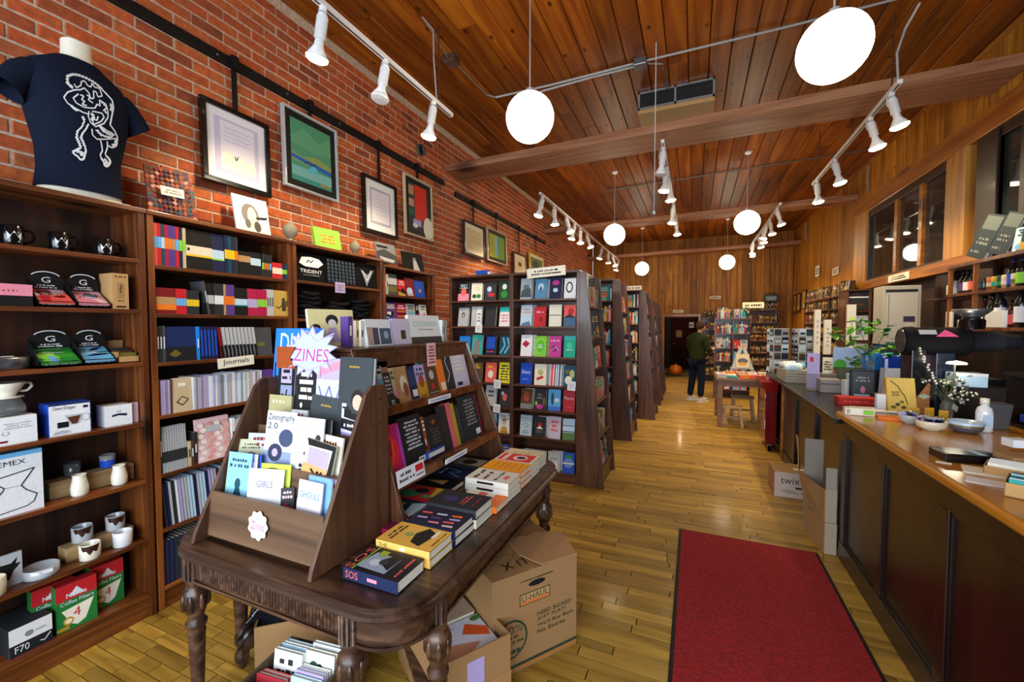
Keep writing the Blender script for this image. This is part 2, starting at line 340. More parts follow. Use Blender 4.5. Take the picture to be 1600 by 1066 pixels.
# --- ceiling
ce = MB().hexa([(XL-.1, YB, 4.30), (XR+.1, YB, 4.30), (XR+.1, YF+.1, 4.30), (XL-.1, YF+.1, 4.30)], [(XL-.1, YB, 4.36), (XR+.1, YB, 4.36), (XR+.1, YF+.1, 4.36), (XL-.1, YF+.1, 4.36)], '140a04').build('ceiling', 'paint'); tag(ce, kind='structure')
cr_ = random.Random(9); pw = .188; x = XL; k = 0
while x < XR:
    x1 = min(x+pw-.007, XR); y = YB-cr_.uniform(0, 2)
    while y < YF:
        L = cr_.uniform(1.8, 3.8); a = max(y, YB); b = min(y+L, YF)-.004; dz = cr_.uniform(0, .006); e = .005
        if b-a > .05:
            zl, zr = zc(x)-dz, zc(x1)-dz
            m = MB(); m.add([(x+e, a, zl), (x1-e, a, zr), (x1-e, b, zr), (x+e, b, zl), (x, a, zl+.006), (x1, a, zr+.006), (x1, b, zr+.006), (x, b, zl+.006), (x, a, zl+.035), (x1, a, zr+.035), (x1, b, zr+.035), (x, b, zl+.035)],
                [(3, 2, 1, 0), (0, 1, 5, 4), (1, 2, 6, 5), (2, 3, 7, 6), (3, 0, 4, 7), (4, 5, 9, 8), (5, 6, 10, 9), (6, 7, 11, 10), (7, 4, 8, 11)], 'white')
            m.build('ceiling_plank', 'ceil', ce); k += 1
        y += L
    x += pw
# tie beams
for i, (y0, y1, z0) in enumerate(((4.9, 5.42, 3.70), (8.9, 9.25, 3.68), (13.0, 13.3, 3.66))):
    m = MB(); m.hexa([(XL, y0, z0), (XR, y0, z0+.08), (XR, y1, z0+.08), (XL, y1, z0)], [(XL, y0, z0+.09), (XR, y0, z0+.18), (XR, y1, z0+.18), (XL, y1, z0+.09)], 'white')
    b = m.build('trim_%d' % (i+1), 'beam', bevel=.008); tag(b, kind='structure')
# --- front wall behind the camera with its shop window
fw = MB(); fw.box(XL-.1, YB-.1, 0, XR+.1, YB, .4, 'tan'); fw.box(XL-.1, YB-.1, 3.1, XR+.1, YB, 4.4, 'tan'); fw.box(XL-.1, YB-.1, .4, XL+.2, YB, 3.1, 'tan'); fw.box(XR-.2, YB-.1, .4, XR+.1, YB, 3.1, 'tan')
tag(fw.build('wall_front', 'plaster'), kind='structure')
# --- right wall
wr = MB(); wr.box(XR+.02, YB, 0, XR+.12, 8.3, 2.17, '2a1408'); wr.box(XR+.02, YB, 2.17, XR+.12, YF, 4.4, '1a0e06'); wr.box(XR+.02, 8.3, 0, XR+.12, YF, 2.17, '1a0e06')
wr = wr.build('wall_right', 'paint'); tag(wr, kind='structure')
def vboard(parent, mb_mat, axis, p, u0, u1, z0, z1, out, dz=0):
    e = .004; q = (lambda u, d, z: (p+out*d, u, z)) if axis == 'x' else (lambda u, d, z: (u, p+out*d, z))
    m = MB(); m.add([q(u0, 0, z0), q(u1, 0, z0), q(u1, 0, z1), q(u0, 0, z1), q(u0, .012, z0), q(u1, .012, z0), q(u1, .012, z1), q(u0, .012, z1), q(u0+e, .018+dz, z0), q(u1-e, .018+dz, z0), q(u1-e, .018+dz, z1), q(u0+e, .018+dz, z1)],
        [(8, 9, 10, 11), (4, 5, 9, 8), (5, 6, 10, 9), (6, 7, 11, 10), (7, 4, 8, 11), (0, 1, 5, 4), (1, 2, 6, 5), (2, 3, 7, 6), (3, 0, 4, 7)], 'white')
    return m.build('wall_board', mb_mat, parent)
wb = random.Random(12); y = 1.6
while y < YF:
    W = wb.choice((.12, .15, .18)); y1 = min(y+W, YF)
    z0 = ZS(3.5) if y1 < 8.83 else .0
    vboard(wr, 'wallwood', 'x', XR+.02, y, y1-.004, z0, zc(XR)+.03, -1, wb.uniform(0, .003)); y += W
def st(name, a, b, mat, bevel=.006): o = MB().box(*a, *b).build(name, mat, bevel=bevel); tag(o, kind='structure'); return o
st('trim_4', (XR-.07, 1.6, ZS(3.30)), (XR+.05, 8.88, ZS(3.52)), 'trimwood')
st('trim_5', (XR-.09, 5.35, ZS(2.17)), (XR+.05, 8.5, ZS(2.29)), 'trimwood')
st('trim_6', (XR-.09, 5.61, ZS(2.29)), (XR+.05, 5.81, ZS(3.30)), 'post'); st('trim_7', (XR-.06, 5.81, ZS(2.29)), (XR+.05, 6.04, ZS(3.30)), 'post')
st('trim_8', (XR-.07, 8.28, .0), (XR+.05, 8.83, ZS(3.30)), 'post')
st('trim_9', (XR-.06, 5.2, 2.0), (XR+.05, 5.5, ZS(3.30)), 'panel')
st('trim_10', (XR-.05, 5.85, 0), (XR+.05, 6.2, ZS(2.17)), 'panel')
st('trim_11', (XR-.03, 1.6, zc(XR)-.06), (XR+.03, YF, zc(XR)-.01), 'trimwood', .003)
def window(n, y0, y1, z0, z1, mull, split):
    root = empty('window_%d' % n, kind='structure')
    f = MB(); x0, x1 = XR-.04, XR+.02
    f.box(x0, y0, z0, x1, y1, z0+.035); f.box(x0, y0, z1-.09, x1, y1, z1); f.box(x0, y0, z0, x1, y0+.05, z1); f.box(x0, y1-.05, z0, x1, y1, z1)
    f.build('window_frame', 'panel', root, bevel=.003)
    for a, b in mull: MB().box(x0-.01, a, z0+.03, x1, b, z1-.08, mat=0).build('mullion', 'trimwood' if n == 1 else 'panel', root, bevel=.003)
    ed = [y0+.03]+[v for m in mull for v in m]+[y1-.03]
    for a, b in zip(ed[::2], ed[1::2]): MB().box(XR-.012, a, z0+.03, XR-.004, b, z1-.08).build('pane', 'pane', root)
window(1, 6.04, 8.28, ZS(2.29), ZS(3.30), [(6.56, 6.65), (7.24, 7.33)], 0)
window(2, 3.4, 5.25, 2.15, ZS(3.30), [(4.85, 4.92)], 0)
# --- back wall (door opening x -0.85..0.12, z 1.9) with dark back room
wbk = MB(); wbk.box(XL, YF+.02, 0, -.85, YF+.12, 4.4, '1a0e06'); wbk.box(.1, YF+.02, 0, XR+.1, YF+.12, 4.4, '1a0e06'); wbk.box(-.85, YF+.02, 1.9, .1, YF+.12, 4.4, '1a0e06')
wbk = wbk.build('wall_back', 'paint'); tag(wbk, kind='structure')
x = XL
while x < XR:
    W = wb.choice((.13, .17, .21)); x1 = min(x+W, XR)
    if x < -.85 < x1: x1 = -.85; W = x1-x
    if x < .1 < x1: x1 = .1; W = x1-x
    vboard(wbk, 'wallwood', 'y', YF+.02, x, x1-.005, 1.9 if -.851 < x < .099 else 0, 4.3, -1, wb.uniform(0, .003)); x += max(W, .01)
st('trim_12', (-.93, YF-.04, 0), (-.85, YF+.12, 1.96), 'trimwood'); st('trim_13', (.1, YF-.04, 0), (.18, YF+.12, 1.96), 'trimwood'); st('trim_14', (-.93, YF-.05, 1.9), (.18, YF+.12, 1.98), 'trimwood')
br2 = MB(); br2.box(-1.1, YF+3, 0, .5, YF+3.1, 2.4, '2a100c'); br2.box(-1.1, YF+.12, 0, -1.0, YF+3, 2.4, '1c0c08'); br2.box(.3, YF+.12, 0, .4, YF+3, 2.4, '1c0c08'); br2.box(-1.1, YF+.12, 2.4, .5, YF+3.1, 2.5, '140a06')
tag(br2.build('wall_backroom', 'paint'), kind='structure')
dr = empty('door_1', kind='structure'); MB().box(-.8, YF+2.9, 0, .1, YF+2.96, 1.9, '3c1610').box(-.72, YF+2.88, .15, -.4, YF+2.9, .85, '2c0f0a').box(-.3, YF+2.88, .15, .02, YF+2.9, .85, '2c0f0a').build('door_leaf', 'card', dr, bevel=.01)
MB().ball((-.7, YF+2.86, .95), .03, 'gold').build('door_handle', 'metal', dr)
l = bpy.data.lights.new('backroom_lamp', 'POINT'); l.energy = 12; l.color = (1, .7, .45); o = bpy.data.objects.new('backroom_lamp', l); o.location = (-.4, YF+1.4, 2.2); C.objects.link(o)
# vent pipe hole in the brick wall
vh = MB(); p = wx(656, 235, XL); vh.lathe([(.07, 0), (.07, .03), (.052, .03), (.052, -.02)], 18, (XL+.0, p.y, p.z), 'dark_grey', axis='x', cap=False); vh.lathe([(.052, .004), (.0001, .004)], 18, (XL, p.y, p.z), 'black', axis='x', cap=False)
tag(vh.build('vent_pipe', 'paint'), 'round dark pipe opening high in the brick wall above the framed prints', 'pipe')
# --- black hanging rails with straps on the brick wall
def rail(y0, y1, z, label):
    r = empty('picture_rail', label=label, cat='rail', group='black picture rails')
    MB().box(XL, y0, z-.035, XL+.03, y1, z+.035, 'black').build('rail_bar', 'paint', r, bevel=.003)
    m = MB(); y = y0+.2
    while y < y1: m.lathe([(.0001, 0), (.009, 0), (.009, .006), (.0001, .006)], 8, (XL+.028, y, z), 'grey', axis='x', cap=False); y += .55
    m.build('screws', 'metal', r); r.children[-1]['kind'] = 'stuff'
    return r
rails = [rail(1.2, 4.85, 3.53, 'long black flat rail on the brick wall above the near framed prints'), rail(5.15, 9.0, 3.47, 'black flat rail on the brick wall above the far framed prints')]
# --- framed pictures
def frame(px, label, fcol, mat_w, art, bg, strap=True, fw=.035, fmat='gloss', railz=3.53):
    (a, b, c, d) = px      # top-left, top-right, bottom-right, bottom-left pixels
    P = [wx(*q, XL+.045) for q in px]; y0 = (P[0].y+P[3].y)/2; y1 = (P[1].y+P[2].y)/2; z1 = (P[0].z+P[1].z)/2; z0 = (P[2].z+P[3].z)/2
    W, H = y1-y0, z1-z0
    r = empty('framed_picture', (XL+.06, y0, z0), 90, label, 'picture', 'framed pictures on the brick wall'); r.rotation_euler = (R_(-1.5), 0, R_(90))
    m = MB()
    for q in ((0, 0, W, fw), (0, H-fw, W, H), (0, fw, fw, H-fw), (W-fw, fw, W, H-fw)): m.box(q[0], -.015, q[1], q[2], .02, q[3], fcol)
    m.build('frame', fmat, r, bevel=.004)
    MB().box(fw, .002, fw, W-fw, .01, H-fw, mat_w).build('mount', 'paint', r)
    n = MB(); i = fw+.055; n.box(i, .0, i, W-i, .004, H-i, bg); n.art(art, i, i, W-2*i, H-2*i, y=-.001); n.build('print', 'paint', r)
    s = MB(); s.box(W/2-.018, .004, H-.02, W/2+.018, .012, railz+.04-z0, 'black'); s.box(W/2-.024, -.02, railz-.045-z0, W/2+.024, .012, railz+.045-z0, 'black'); s.build('strap', 'paint', r)
    return r
hand = lambda x0, x1, zs, col: [('k', [(x0+(x1-x0)*i/12, z+.012*math.sin(i*2.1+z*40)) for i in range(13)], .0016, col) for z in zs]
frame([(314, 146), (422, 200), (418, 308), (311, 280)], 'black framed pale drawing with handwriting and cream cloud shapes', 'black', 'e8e4f0', [('r', .12, .06, .9, .95, 'e6e0ee'), ('c', .3, .25, .17, .16, 'ivory'), ('c', .55, .2, .2, .15, 'ivory'), ('c', .78, .2, .14, .13, 'ivory'), ('k', [(.42, .35), (.46, .28), (.5, .36)], .004, 'charcoal')]+hand(.2, .8, (.6, .68, .76, .84), 'lavender'), 'c8c4dc')
frame([(445, 163), (530, 207), (522, 315), (437, 288)], 'silver framed green and blue landscape painting with black mount', 'light_grey', 'black', [('r', 0, .35, 1, 1, '4c9470'), ('p', [(0, .7), (.3, .9), (.7, .75), (1, .95), (1, .6), (.5, .55), (0, .6)], '5ca078'), ('p', [(0, .32), (1, .3), (1, .42), (.6, .5), (.3, .42), (0, .46)], '8a9c58'), ('p', [(0, .36), (1, .26), (1, .34), (0, .42)], '1c64b8'), ('r', 0, .08, 1, .24, '78b8b0'), ('r', 0, 0, 1, .08, '3c9484'), ('p', [(.35, .2), (.5, .34), (.62, .3), (.65, .2)], '58b8d0'), ('k', [(.3, .33), (.4, .37), (.5, .33), (.6, .37)], .006, '103c60'), ('r', .7, .04, .95, .07, 'mustard')], '4c9c78', fw=.02, fmat='white_metal')
frame([(567, 268), (621, 296), (617, 375), (565, 360)], 'black framed white certificate sheet with thin ruled border', 'black', 'white', [('r', .04, .04, .96, .96, 'b4b0c8'), ('r', .1, .1, .9, .9, 'e8e2ec')]+hand(.25, .75, (.3, .4, .5, .6, .7, .8), 'b8aecc'), 'white')
frame([(634, 275), (678, 290), (671, 376), (628, 365)], 'pale framed red and black collage print beside certificate', 'beige', 'black', [('r', .3, .25, .9, 1, 'd8301c'), ('r', 0, .3, .28, 1, '2a4a44'), ('r', .02, .75, .26, .95, 'tan'), ('r', .02, .5, .26, .66, 'c89480'), ('r', .0, .3, .26, .42, '1c6050'), ('c', .95, .12, .25, .25, 'ivory'), ('r', .2, .1, .6, .24, 'lavender'), ('c', .3, .1, .12, .05, 'ivory')], 'charcoal', fw=.022)
frame([(724, 346), (758, 354), (754, 404), (723, 399)], 'dark framed cream paper print hanging over far bookcase', 'charcoal', 'cream', [('r', .04, .04, .96, .96, 'd0bc94')]+hand(.2, .8, (.4, .6), 'brown'), 'e0cca4', railz=3.47)
frame([(761, 355), (792, 368), (789, 417), (760, 405)], 'pale framed yellow green print with blue streak', 'beige', 'black', [('r', 0, 0, 1, 1, '9ca01c'), ('r', .5, 0, 1, 1, '6c9430'), ('r', .35, .1, .5, .9, 'sky_blue')], 'olive', fw=.022, railz=3.47)
frame([(802, 395), (821, 398), (821, 432), (801, 428)], 'small dark framed cream portrait print, third along the far rail', 'brown', 'cream', [('c', .5, .5, .2, .2, 'brown')], 'e0cca4', railz=3.47)
frame([(826, 394), (849, 401), (849, 432), (826, 430)], 'small gold framed green print nearest the film section sign', 'gold', 'cream', [('c', .4, .5, .3, .3, 'dark_green')], 'olive', railz=3.47)
# --- track lights
def head_mb(): pass
def track(xc, y0, y1, z, heads, label, rods, group='ceiling track lights'):
    r = empty('track_light', (0, 0, 0), 0, label, 'light', group)
    MB().box(xc-.018, y0, z-.02, xc+.018, y1, z+.012, 'white').box(xc-.007, y0+.02, z-.0205, xc+.007, y1-.02, z-.019, 'charcoal').build('track_rail', 'white_metal', r)
    for y in rods: MB().cyl((xc, y, z), (xc, y, zc(xc)), .006, n=6, col='light_grey').build('hanging_rod', 'metal', r)
    for i, (y, tx, ty, on) in enumerate(heads):
        p = Vector((xc, y, z-.02)); d = Vector((tx, ty, -1)).normalized()
        m = MB(); m.cyl(p, p-Vector((0, 0, .03)), .022, n=10, col='white')
        a = p-Vector((0, 0, .04)); b = a+d*.14
        m.cyl(a-d*.0, a+d*.02, .024, .034, 12, 'white'); m.cyl(a+d*.02, b, .034, .034, 12, 'white'); m.tube([p-Vector((.03, 0, 0)), a+d*.05-Vector((.045, 0, 0)), a+d*.1-Vector((.03, 0, 0))], .004, 5, 'light_grey')
        h = m.build('lamp_head', 'white_metal', r)
        q = MB(); c = b+d*.13
        q.cyl(b, b+d*.04, .024, .03, 14, 'white'); q.cyl(b+d*.04, b+d*.09, .03, .06, 14, 'white'); q.cyl(b+d*.09, c-d*.03, .06, .066, 14, 'white', cap=False); q.cyl(c-d*.03, c-d*.012, .066, .062, 16, 'white', mat=1, cap=False)
        n = len(q.v); q.cyl(c-d*.012, c, .062, .042, 16, 'white', mat=1)
        q.build('bulb', ['bulb_off', 'bulb' if on else 'bulb_off'], h)
        if on: spot(c+d*.03, c+d*3)
hy1 = [wx(510, 95, -2.1).y, wx(603, 150, -2.1).y, wx(678, 205, -2.1).y]
track(-2.1, 1.2, 3.45, 3.6, [(hy1[0]-.02, -.35, .1, 1), (hy1[1], -.1, -.15, 0), (hy1[2], -.3, .1, 1)], 'white track with three spotlights by the near brick wall', [1.9, 3.24])
h2 = [wx(x, y, -2.1).y for x, y in ((848, 330), (866, 350), (885, 365), (898, 375), (907, 383), (917, 390), (941, 405), (950, 415), (957, 422), (966, 430))]
track(-2.1, 5.9, 13.0, 3.58, [(y, -.3+.3*(i % 3), .15*(i % 2), 1) for i, y in enumerate(h2)], 'long white track of ten spotlights over the far bookcases', [6.3, 7.6, 9.8, 11.8])
track(1.5, 4.46, 7.2, 3.63, [(4.62, .3, .12, 1), (5.08, .28, .12, 1), (6.18, .25, .1, 1), (6.98, .1, .1, 1)], 'white track with four spotlights beside the interior window', [4.62, 5.6, 6.9])
track(1.3, 8.4, 12.4, 3.7, [(8.7, .3, .1, 1), (9.5, .2, .1, 1), (9.9, -.2, .1, 1), (10.4, .1, 0, 1), (11.0, .2, .1, 1), (11.9, -.1, 0, 1), (12.3, .1, 0, 1)], 'white track of seven spotlights above the postcard racks', [8.6, 10.5, 12.2])
track(-.35, 4.95, 8.9, 3.66, [(5.1, -.1, 0, 0), (5.75, -.15, .1, 1), (6.2, .1, .2, 1), (7.6, -.1, .1, 1), (8.6, .1, .1, 1)], 'white track of five spotlights over the centre aisle', [5.4, 8.0])
# --- globes
def globe(x, y, z, r, label):
    t = empty('globe_pendant', (x, y, z), 0, label, 'pendant light', 'opal globe pendants')
    MB().ball((0, 0, 0), r, n=28, k=18).build('glass_globe', 'globe', t)
    MB().cyl((0, 0, r-.01), (0, 0, r+.03), .035, .03, 12, 'white').build('fitter_cap', 'white_metal', t)
    top = zc(x)-z
    MB().cyl((0, 0, r), (0, 0, top), .006, n=6, col='white').build('pendant_rod', 'white_metal', t)
    MB().lathe([(.0001, top-.05), (.045, top-.03), (.06, top), (.0001, top)], 16, (0, 0, 0), 'white', cap=False).build('ceiling_canopy', 'white_metal', t)
G = [((828, 184), 3.0, 'near brick wall globe, large lit white ball on a white rod'), ((1302, 75), 2.94, 'huge lit white globe pendant near the interior window side'),
     ((960, 367), 7.4, 'middle lit white globe over the bookcase aisle'), ((1167, 348), 7.35, 'middle lit white globe in front of the second beam, window side'),
     ((1003, 420), 11.9, 'small far lit white globe over the rear bookcases'), ((1136, 410), 11.7, 'small far lit white globe over the rear table')]
for (px, Y, lb) in G:
    p = wy(*px, Y); d = (p-Vector((0, 0, CH))).length; globe(p.x, p.y, p.z, .178, lb)
# --- conduits, junction boxes, vent, hanging cord
def pipe(name, pts, r, label, col='light_grey', cat='conduit', mat='white_metal', group=None):
    t = MB().tube(pts, r, 8, col).build(name, mat); return tag(t, label, cat, group)
zt = lambda px, py: (lambda p: (p.x, p.y, 4.24))(wz(px, py, 4.24))
pipe('conduit', [zt(705, 92), zt(740, 128), zt(760, 148), zt(775, 152), zt(860, 133), zt(1000, 97), zt(1230, 42), zt(1395, 0), zt(1480, -20)], .011, 'long pale metal conduit crossing the plank ceiling')
pipe('conduit', [zt(845, 143), zt(920, 122), zt(996, 103)], .011, 'short second pale conduit beside the long one, ending at junction box')
pipe('conduit', [zt(1005, 99), zt(1035, 100), zt(1041, 130), zt(1043, 190)], .008, 'thin conduit dropping from junction box towards the ceiling vent')
for q, lb in (((705, 92), 'small grey junction box on ceiling near the brick wall'), ((1001, 97), 'grey junction box mid ceiling where conduits meet')):
    p = zt(*q); tag(MB().box(p[0]-.06, p[1]-.06, p[2]-.05, p[0]+.06, p[1]+.06, p[2]+.02, 'grey').build('junction_box', 'metal', bevel=.006), lb, 'electrical box')
p = wy(1022, 330, 4.2); pipe('hanging_cord', [(p.x, p.y, zc(p.x)), (p.x, p.y, p.z)], .004, 'thin pale cord hanging from ceiling centre with weight', 'light_grey', 'cord', 'white_metal')
MB().box(p.x-.012, p.y-.012, p.z-.03, p.x+.012, p.y+.012, p.z, 'light_grey').build('weight', 'metal', bpy.data.objects['hanging_cord'])
pipe('cable', [(-2.1, 3.2, 3.62), (-2.06, 3.1, 3.9), (-2.03, 3.05, 4.1), (-2.1, 3.0, 4.19), (-2.2, 3.55, 4.2)], .007, 'white cable looping from ceiling to the near track light', 'light_grey', 'cable', 'white_metal')
pipe('cable', [(1.5, 4.5, 3.64), (1.47, 4.45, 3.85), (1.5, 4.4, 4.0), (1.55, 4.3, 4.12)], .009, 'white cable rising from the window side track light', 'light_grey', 'cable', 'white_metal')
v = empty('ceiling_vent', label='rectangular metal air vent box on the plank ceiling', cat='vent'); x0, x1, y0 = -.62, .16, 5.0; z0 = 4.02; zt_ = 4.25
MB().box(x0, y0+.02, z0, x1, y0+.5, zt_, 'tan').build('duct_box', 'paint', v)
m = MB(); m.box(x0, y0, z0+.04, x1, y0+.02, z0+.06, 'light_grey'); m.box(x0, y0, zt_-.02, x1, y0+.02, zt_, 'light_grey'); m.box(x0, y0, z0+.04, x0+.02, y0+.02, zt_, 'light_grey'); m.box(x1-.02, y0, z0+.04, x1, y0+.02, zt_, 'light_grey'); m.box(-.24, y0, z0+.04, -.22, y0+.02, zt_, 'light_grey'); m.build('grille_frame', 'metal', v)
MB().box(x0+.02, y0+.015, z0+.06, x1-.02, y0+.019, zt_-.02, 'black').build('backing', 'paint', v)
for i in range(8): MB().hexa([(x0+.02, y0+.002, z0+.062+i*.015), (x1-.02, y0+.002, z0+.062+i*.015), (x1-.02, y0+.014, z0+.07+i*.015), (x0+.02, y0+.014, z0+.07+i*.015)], [(x0+.02, y0+.002, z0+.064+i*.015), (x1-.02, y0+.002, z0+.064+i*.015), (x1-.02, y0+.014, z0+.072+i*.015), (x0+.02, y0+.014, z0+.072+i*.015)], 'grey').build('slat', 'metal', v)
pipe('conduit', [(XR-.03, 8.4, 4.15), (XR-.03, 8.4, 3.75)], .014, 'vertical grey pipe on pine wall at the second beam end', 'grey')
pipe('conduit', [(XR-.03, 12.4, 4.15), (XR-.03, 12.4, 3.75)], .014, 'vertical grey pipe on pine wall at the third beam end', 'grey')
pipe('conduit', [(-1.6, 8.3, 4.24), (2.4, 7.9, 4.24)], .01, 'thin conduit across ceiling just before the second beam', 'grey')
pipe('conduit', [(-1.8, 11.2, 4.24), (2.4, 10.6, 4.24)], .01, 'thin conduit across ceiling between second and third beams', 'grey')
# --- red mat
mt = empty('floor_mat', label='red carpet floor mat with black rubber border in the aisle', cat='mat')
MB().box(-.09, 1.2, 0, .84, 3.62, .006, 'black').build('rubber_border', 'paint', mt, bevel=.002)
MB().box(-.07, 1.2, .004, .82, 3.60, .013, 'red').build('carpet_pile', 'carpet', mt, bevel=.003)
# ================================================================ books
LIGHTC = ('white', 'cream', 'ivory', 'pale_blue', 'light_grey', 'pale_pink', 'lavender', 'beige', 'yellow', 'lime')
def dark(c): return c not in LIGHTC
def rcover(g, base):
    ink = g.choice(['white', 'ivory', 'yellow', 'pale_pink', 'pale_blue']) if dark(base) else g.choice(['black', 'navy', 'charcoal', 'dark_red', 'dark_teal'])
    acc = g.choice([c for c in ('red', 'orange', 'teal', 'blue', 'yellow', 'pink', 'green', 'purple', 'coral', 'sky_blue', 'gold', 'black', 'white', 'crimson', 'tan') if c != base])
    ac2 = g.choice(['navy', 'rust', 'olive', 'magenta', 'pale_blue', 'dark_green', 'mustard', 'lavender', 'coral', 'black'])
    s = []; k = g.randrange(8)
    if k == 0: s += [('r', 0, 0, 1, g.uniform(.35, .55), acc), ('c', .5, .5, .26, .2, ac2)]
    elif k == 1: s += [('c', .5, .42, .34, .25, acc), ('c', .5, .42, .2, .15, ac2)]
    elif k == 2: s += [('c', .5, .52, .16, .13, 'beige'), ('p', [(.15, 0), (.85, 0), (.7, .34), (.3, .34)], acc), ('p', [(.3, .5), (.36, .68), (.64, .68), (.7, .5), (.6, .62), (.4, .62)], 'brown')]
    elif k == 3: s += [('p', [(0, 0), (1, 0), (1, .3), (.6, .55), (.3, .3), (0, .45)], acc), ('p', [(0, 0), (1, 0), (1, .12), (0, .28)], ac2)]
    elif k == 4: s += [('r', .12, .1, .88, .58, acc), ('p', [(.2, .12), (.8, .12), (.5, .5)], ac2)]
    elif k == 5: s += [('c', g.uniform(.15, .85), g.uniform(.1, .55), g.uniform(.08, .2), g.uniform(.06, .14), g.choice([acc, ac2, ink])) for _ in range(7)]
    elif k == 6: s += [('r', 0, .1+i*.14, 1, .16+i*.14, (acc, ac2)[i % 2]) for i in range(4)]
    else: s += [('k', [(g.uniform(.1, .9), g.uniform(.08, .6)) for _ in range(9)], .0035, acc), ('c', .5, .35, .15, .1, ac2)]
    s += [('l', .12, .66, .88, .94, g.choice((2, 3)), ink), ('l', .25, .03, .75, .09, 1, ink)]
    return s
BOOKS = []
def book(mode, w, h, t, cov, loc, rz=0, lean=0, art=None, spine=None, pages='ivory', lod=1, label=None, group=None, name='book', cat='book', seed=0, flatz=None, tilt=0, back=None):
    """mode: f = cover faces out, s = spine faces out, flat = lying (cover up)"""
    g = random.Random(seed*7919+11)
    if art is None and mode != 's': art = rcover(g, cov)
    b = MB(); bt = .0022
    back = back or cov
    if lod:
        if mode != 's':
            b.box(-w/2, 0, 0, w/2, bt, h, cov); b.box(-w/2, t-bt, 0, w/2, t, h, back); b.box(-w/2, bt, 0, -w/2+bt, t-bt, h, cov)
            pg = MB().box(-w/2+bt, bt, .003, w/2-.003, t-bt, h-.003, pages)
            b.art(art, -w/2, 0, w, h)
            if spine: b.M = Matrix.Translation((-w/2, 0, 0)) @ Matrix.Rotation(R_(-90), 4, 'Z') @ Matrix.Translation((-t, 0, 0)); b.art(spine, 0, 0, t, h); b.M = None
        else:
            b.box(0, 0, 0, bt, w, h, cov); b.box(t-bt, 0, 0, t, w, h, back); b.box(bt, 0, 0, t-bt, bt, h, cov)
            pg = MB().box(bt, bt, .003, t-bt, w-.003, h-.003, pages)
            b.art(spine if spine is not None else [('l', .3, .25, .7, .85, 1, 'white' if dark(cov) else 'black')], 0, 0, t, h)
            if art: b.M = Matrix.Translation((t, 0, 0)) @ Matrix.Rotation(R_(90), 4, 'Z'); b.art(art, 0, 0, w, h); b.M = None
    else:
        x0, x1, y1 = (-w/2, w/2, t) if mode != 's' else (0, t, w)
        b.box(x0, 0, 0, x1, y1, h, cov); b.add([(x0+.001, .002, h+.0006), (x1-.001, .002, h+.0006), (x1-.001, y1-.002, h+.0006), (x0+.001, y1-.002, h+.0006)], [(0, 1, 2, 3)], pages)
        if mode != 's':
            b.art(art[:5], -w/2, 0, w, h); b.add([(x1+.0006, .002, .002), (x1+.0006, y1-.002, .002), (x1+.0006, y1-.002, h-.002), (x1+.0006, .002, h-.002)], [(0, 1, 2, 3)], pages)
        else: b.art(spine or [('r', .2, .55+.2*g.random(), .8, .85, g.choice(['white', 'yellow', 'black', 'gold', 'cream'])), ('r', .1, .08, .9, .14, g.choice(['white', 'black', 'gold']))], 0, 0, t, h)
    o = b.build(name, 'paint'); o.location = loc
    rx = -90 if mode == 'flat' else -lean
    o.rotation_euler = (R_(rx), R_(tilt), R_(rz))
    if lod: pg.build('pages', 'paint', o)
    tag(o, label, cat, group); BOOKS.append((o, b, pg if lod else None, w, h, t, mode)); return o
RC = ['white', 'navy', 'red', 'blue', 'cream', 'black', 'teal', 'orange', 'pale_blue', 'green', 'yellow', 'pink', 'charcoal', 'light_grey', 'purple', 'rust', 'dark_teal', 'beige', 'coral', 'dark_red', 'tan', 'brown', 'olive', 'ivory', 'sky_blue', 'magenta']
nm = lambda c: c.replace('_', ' ')
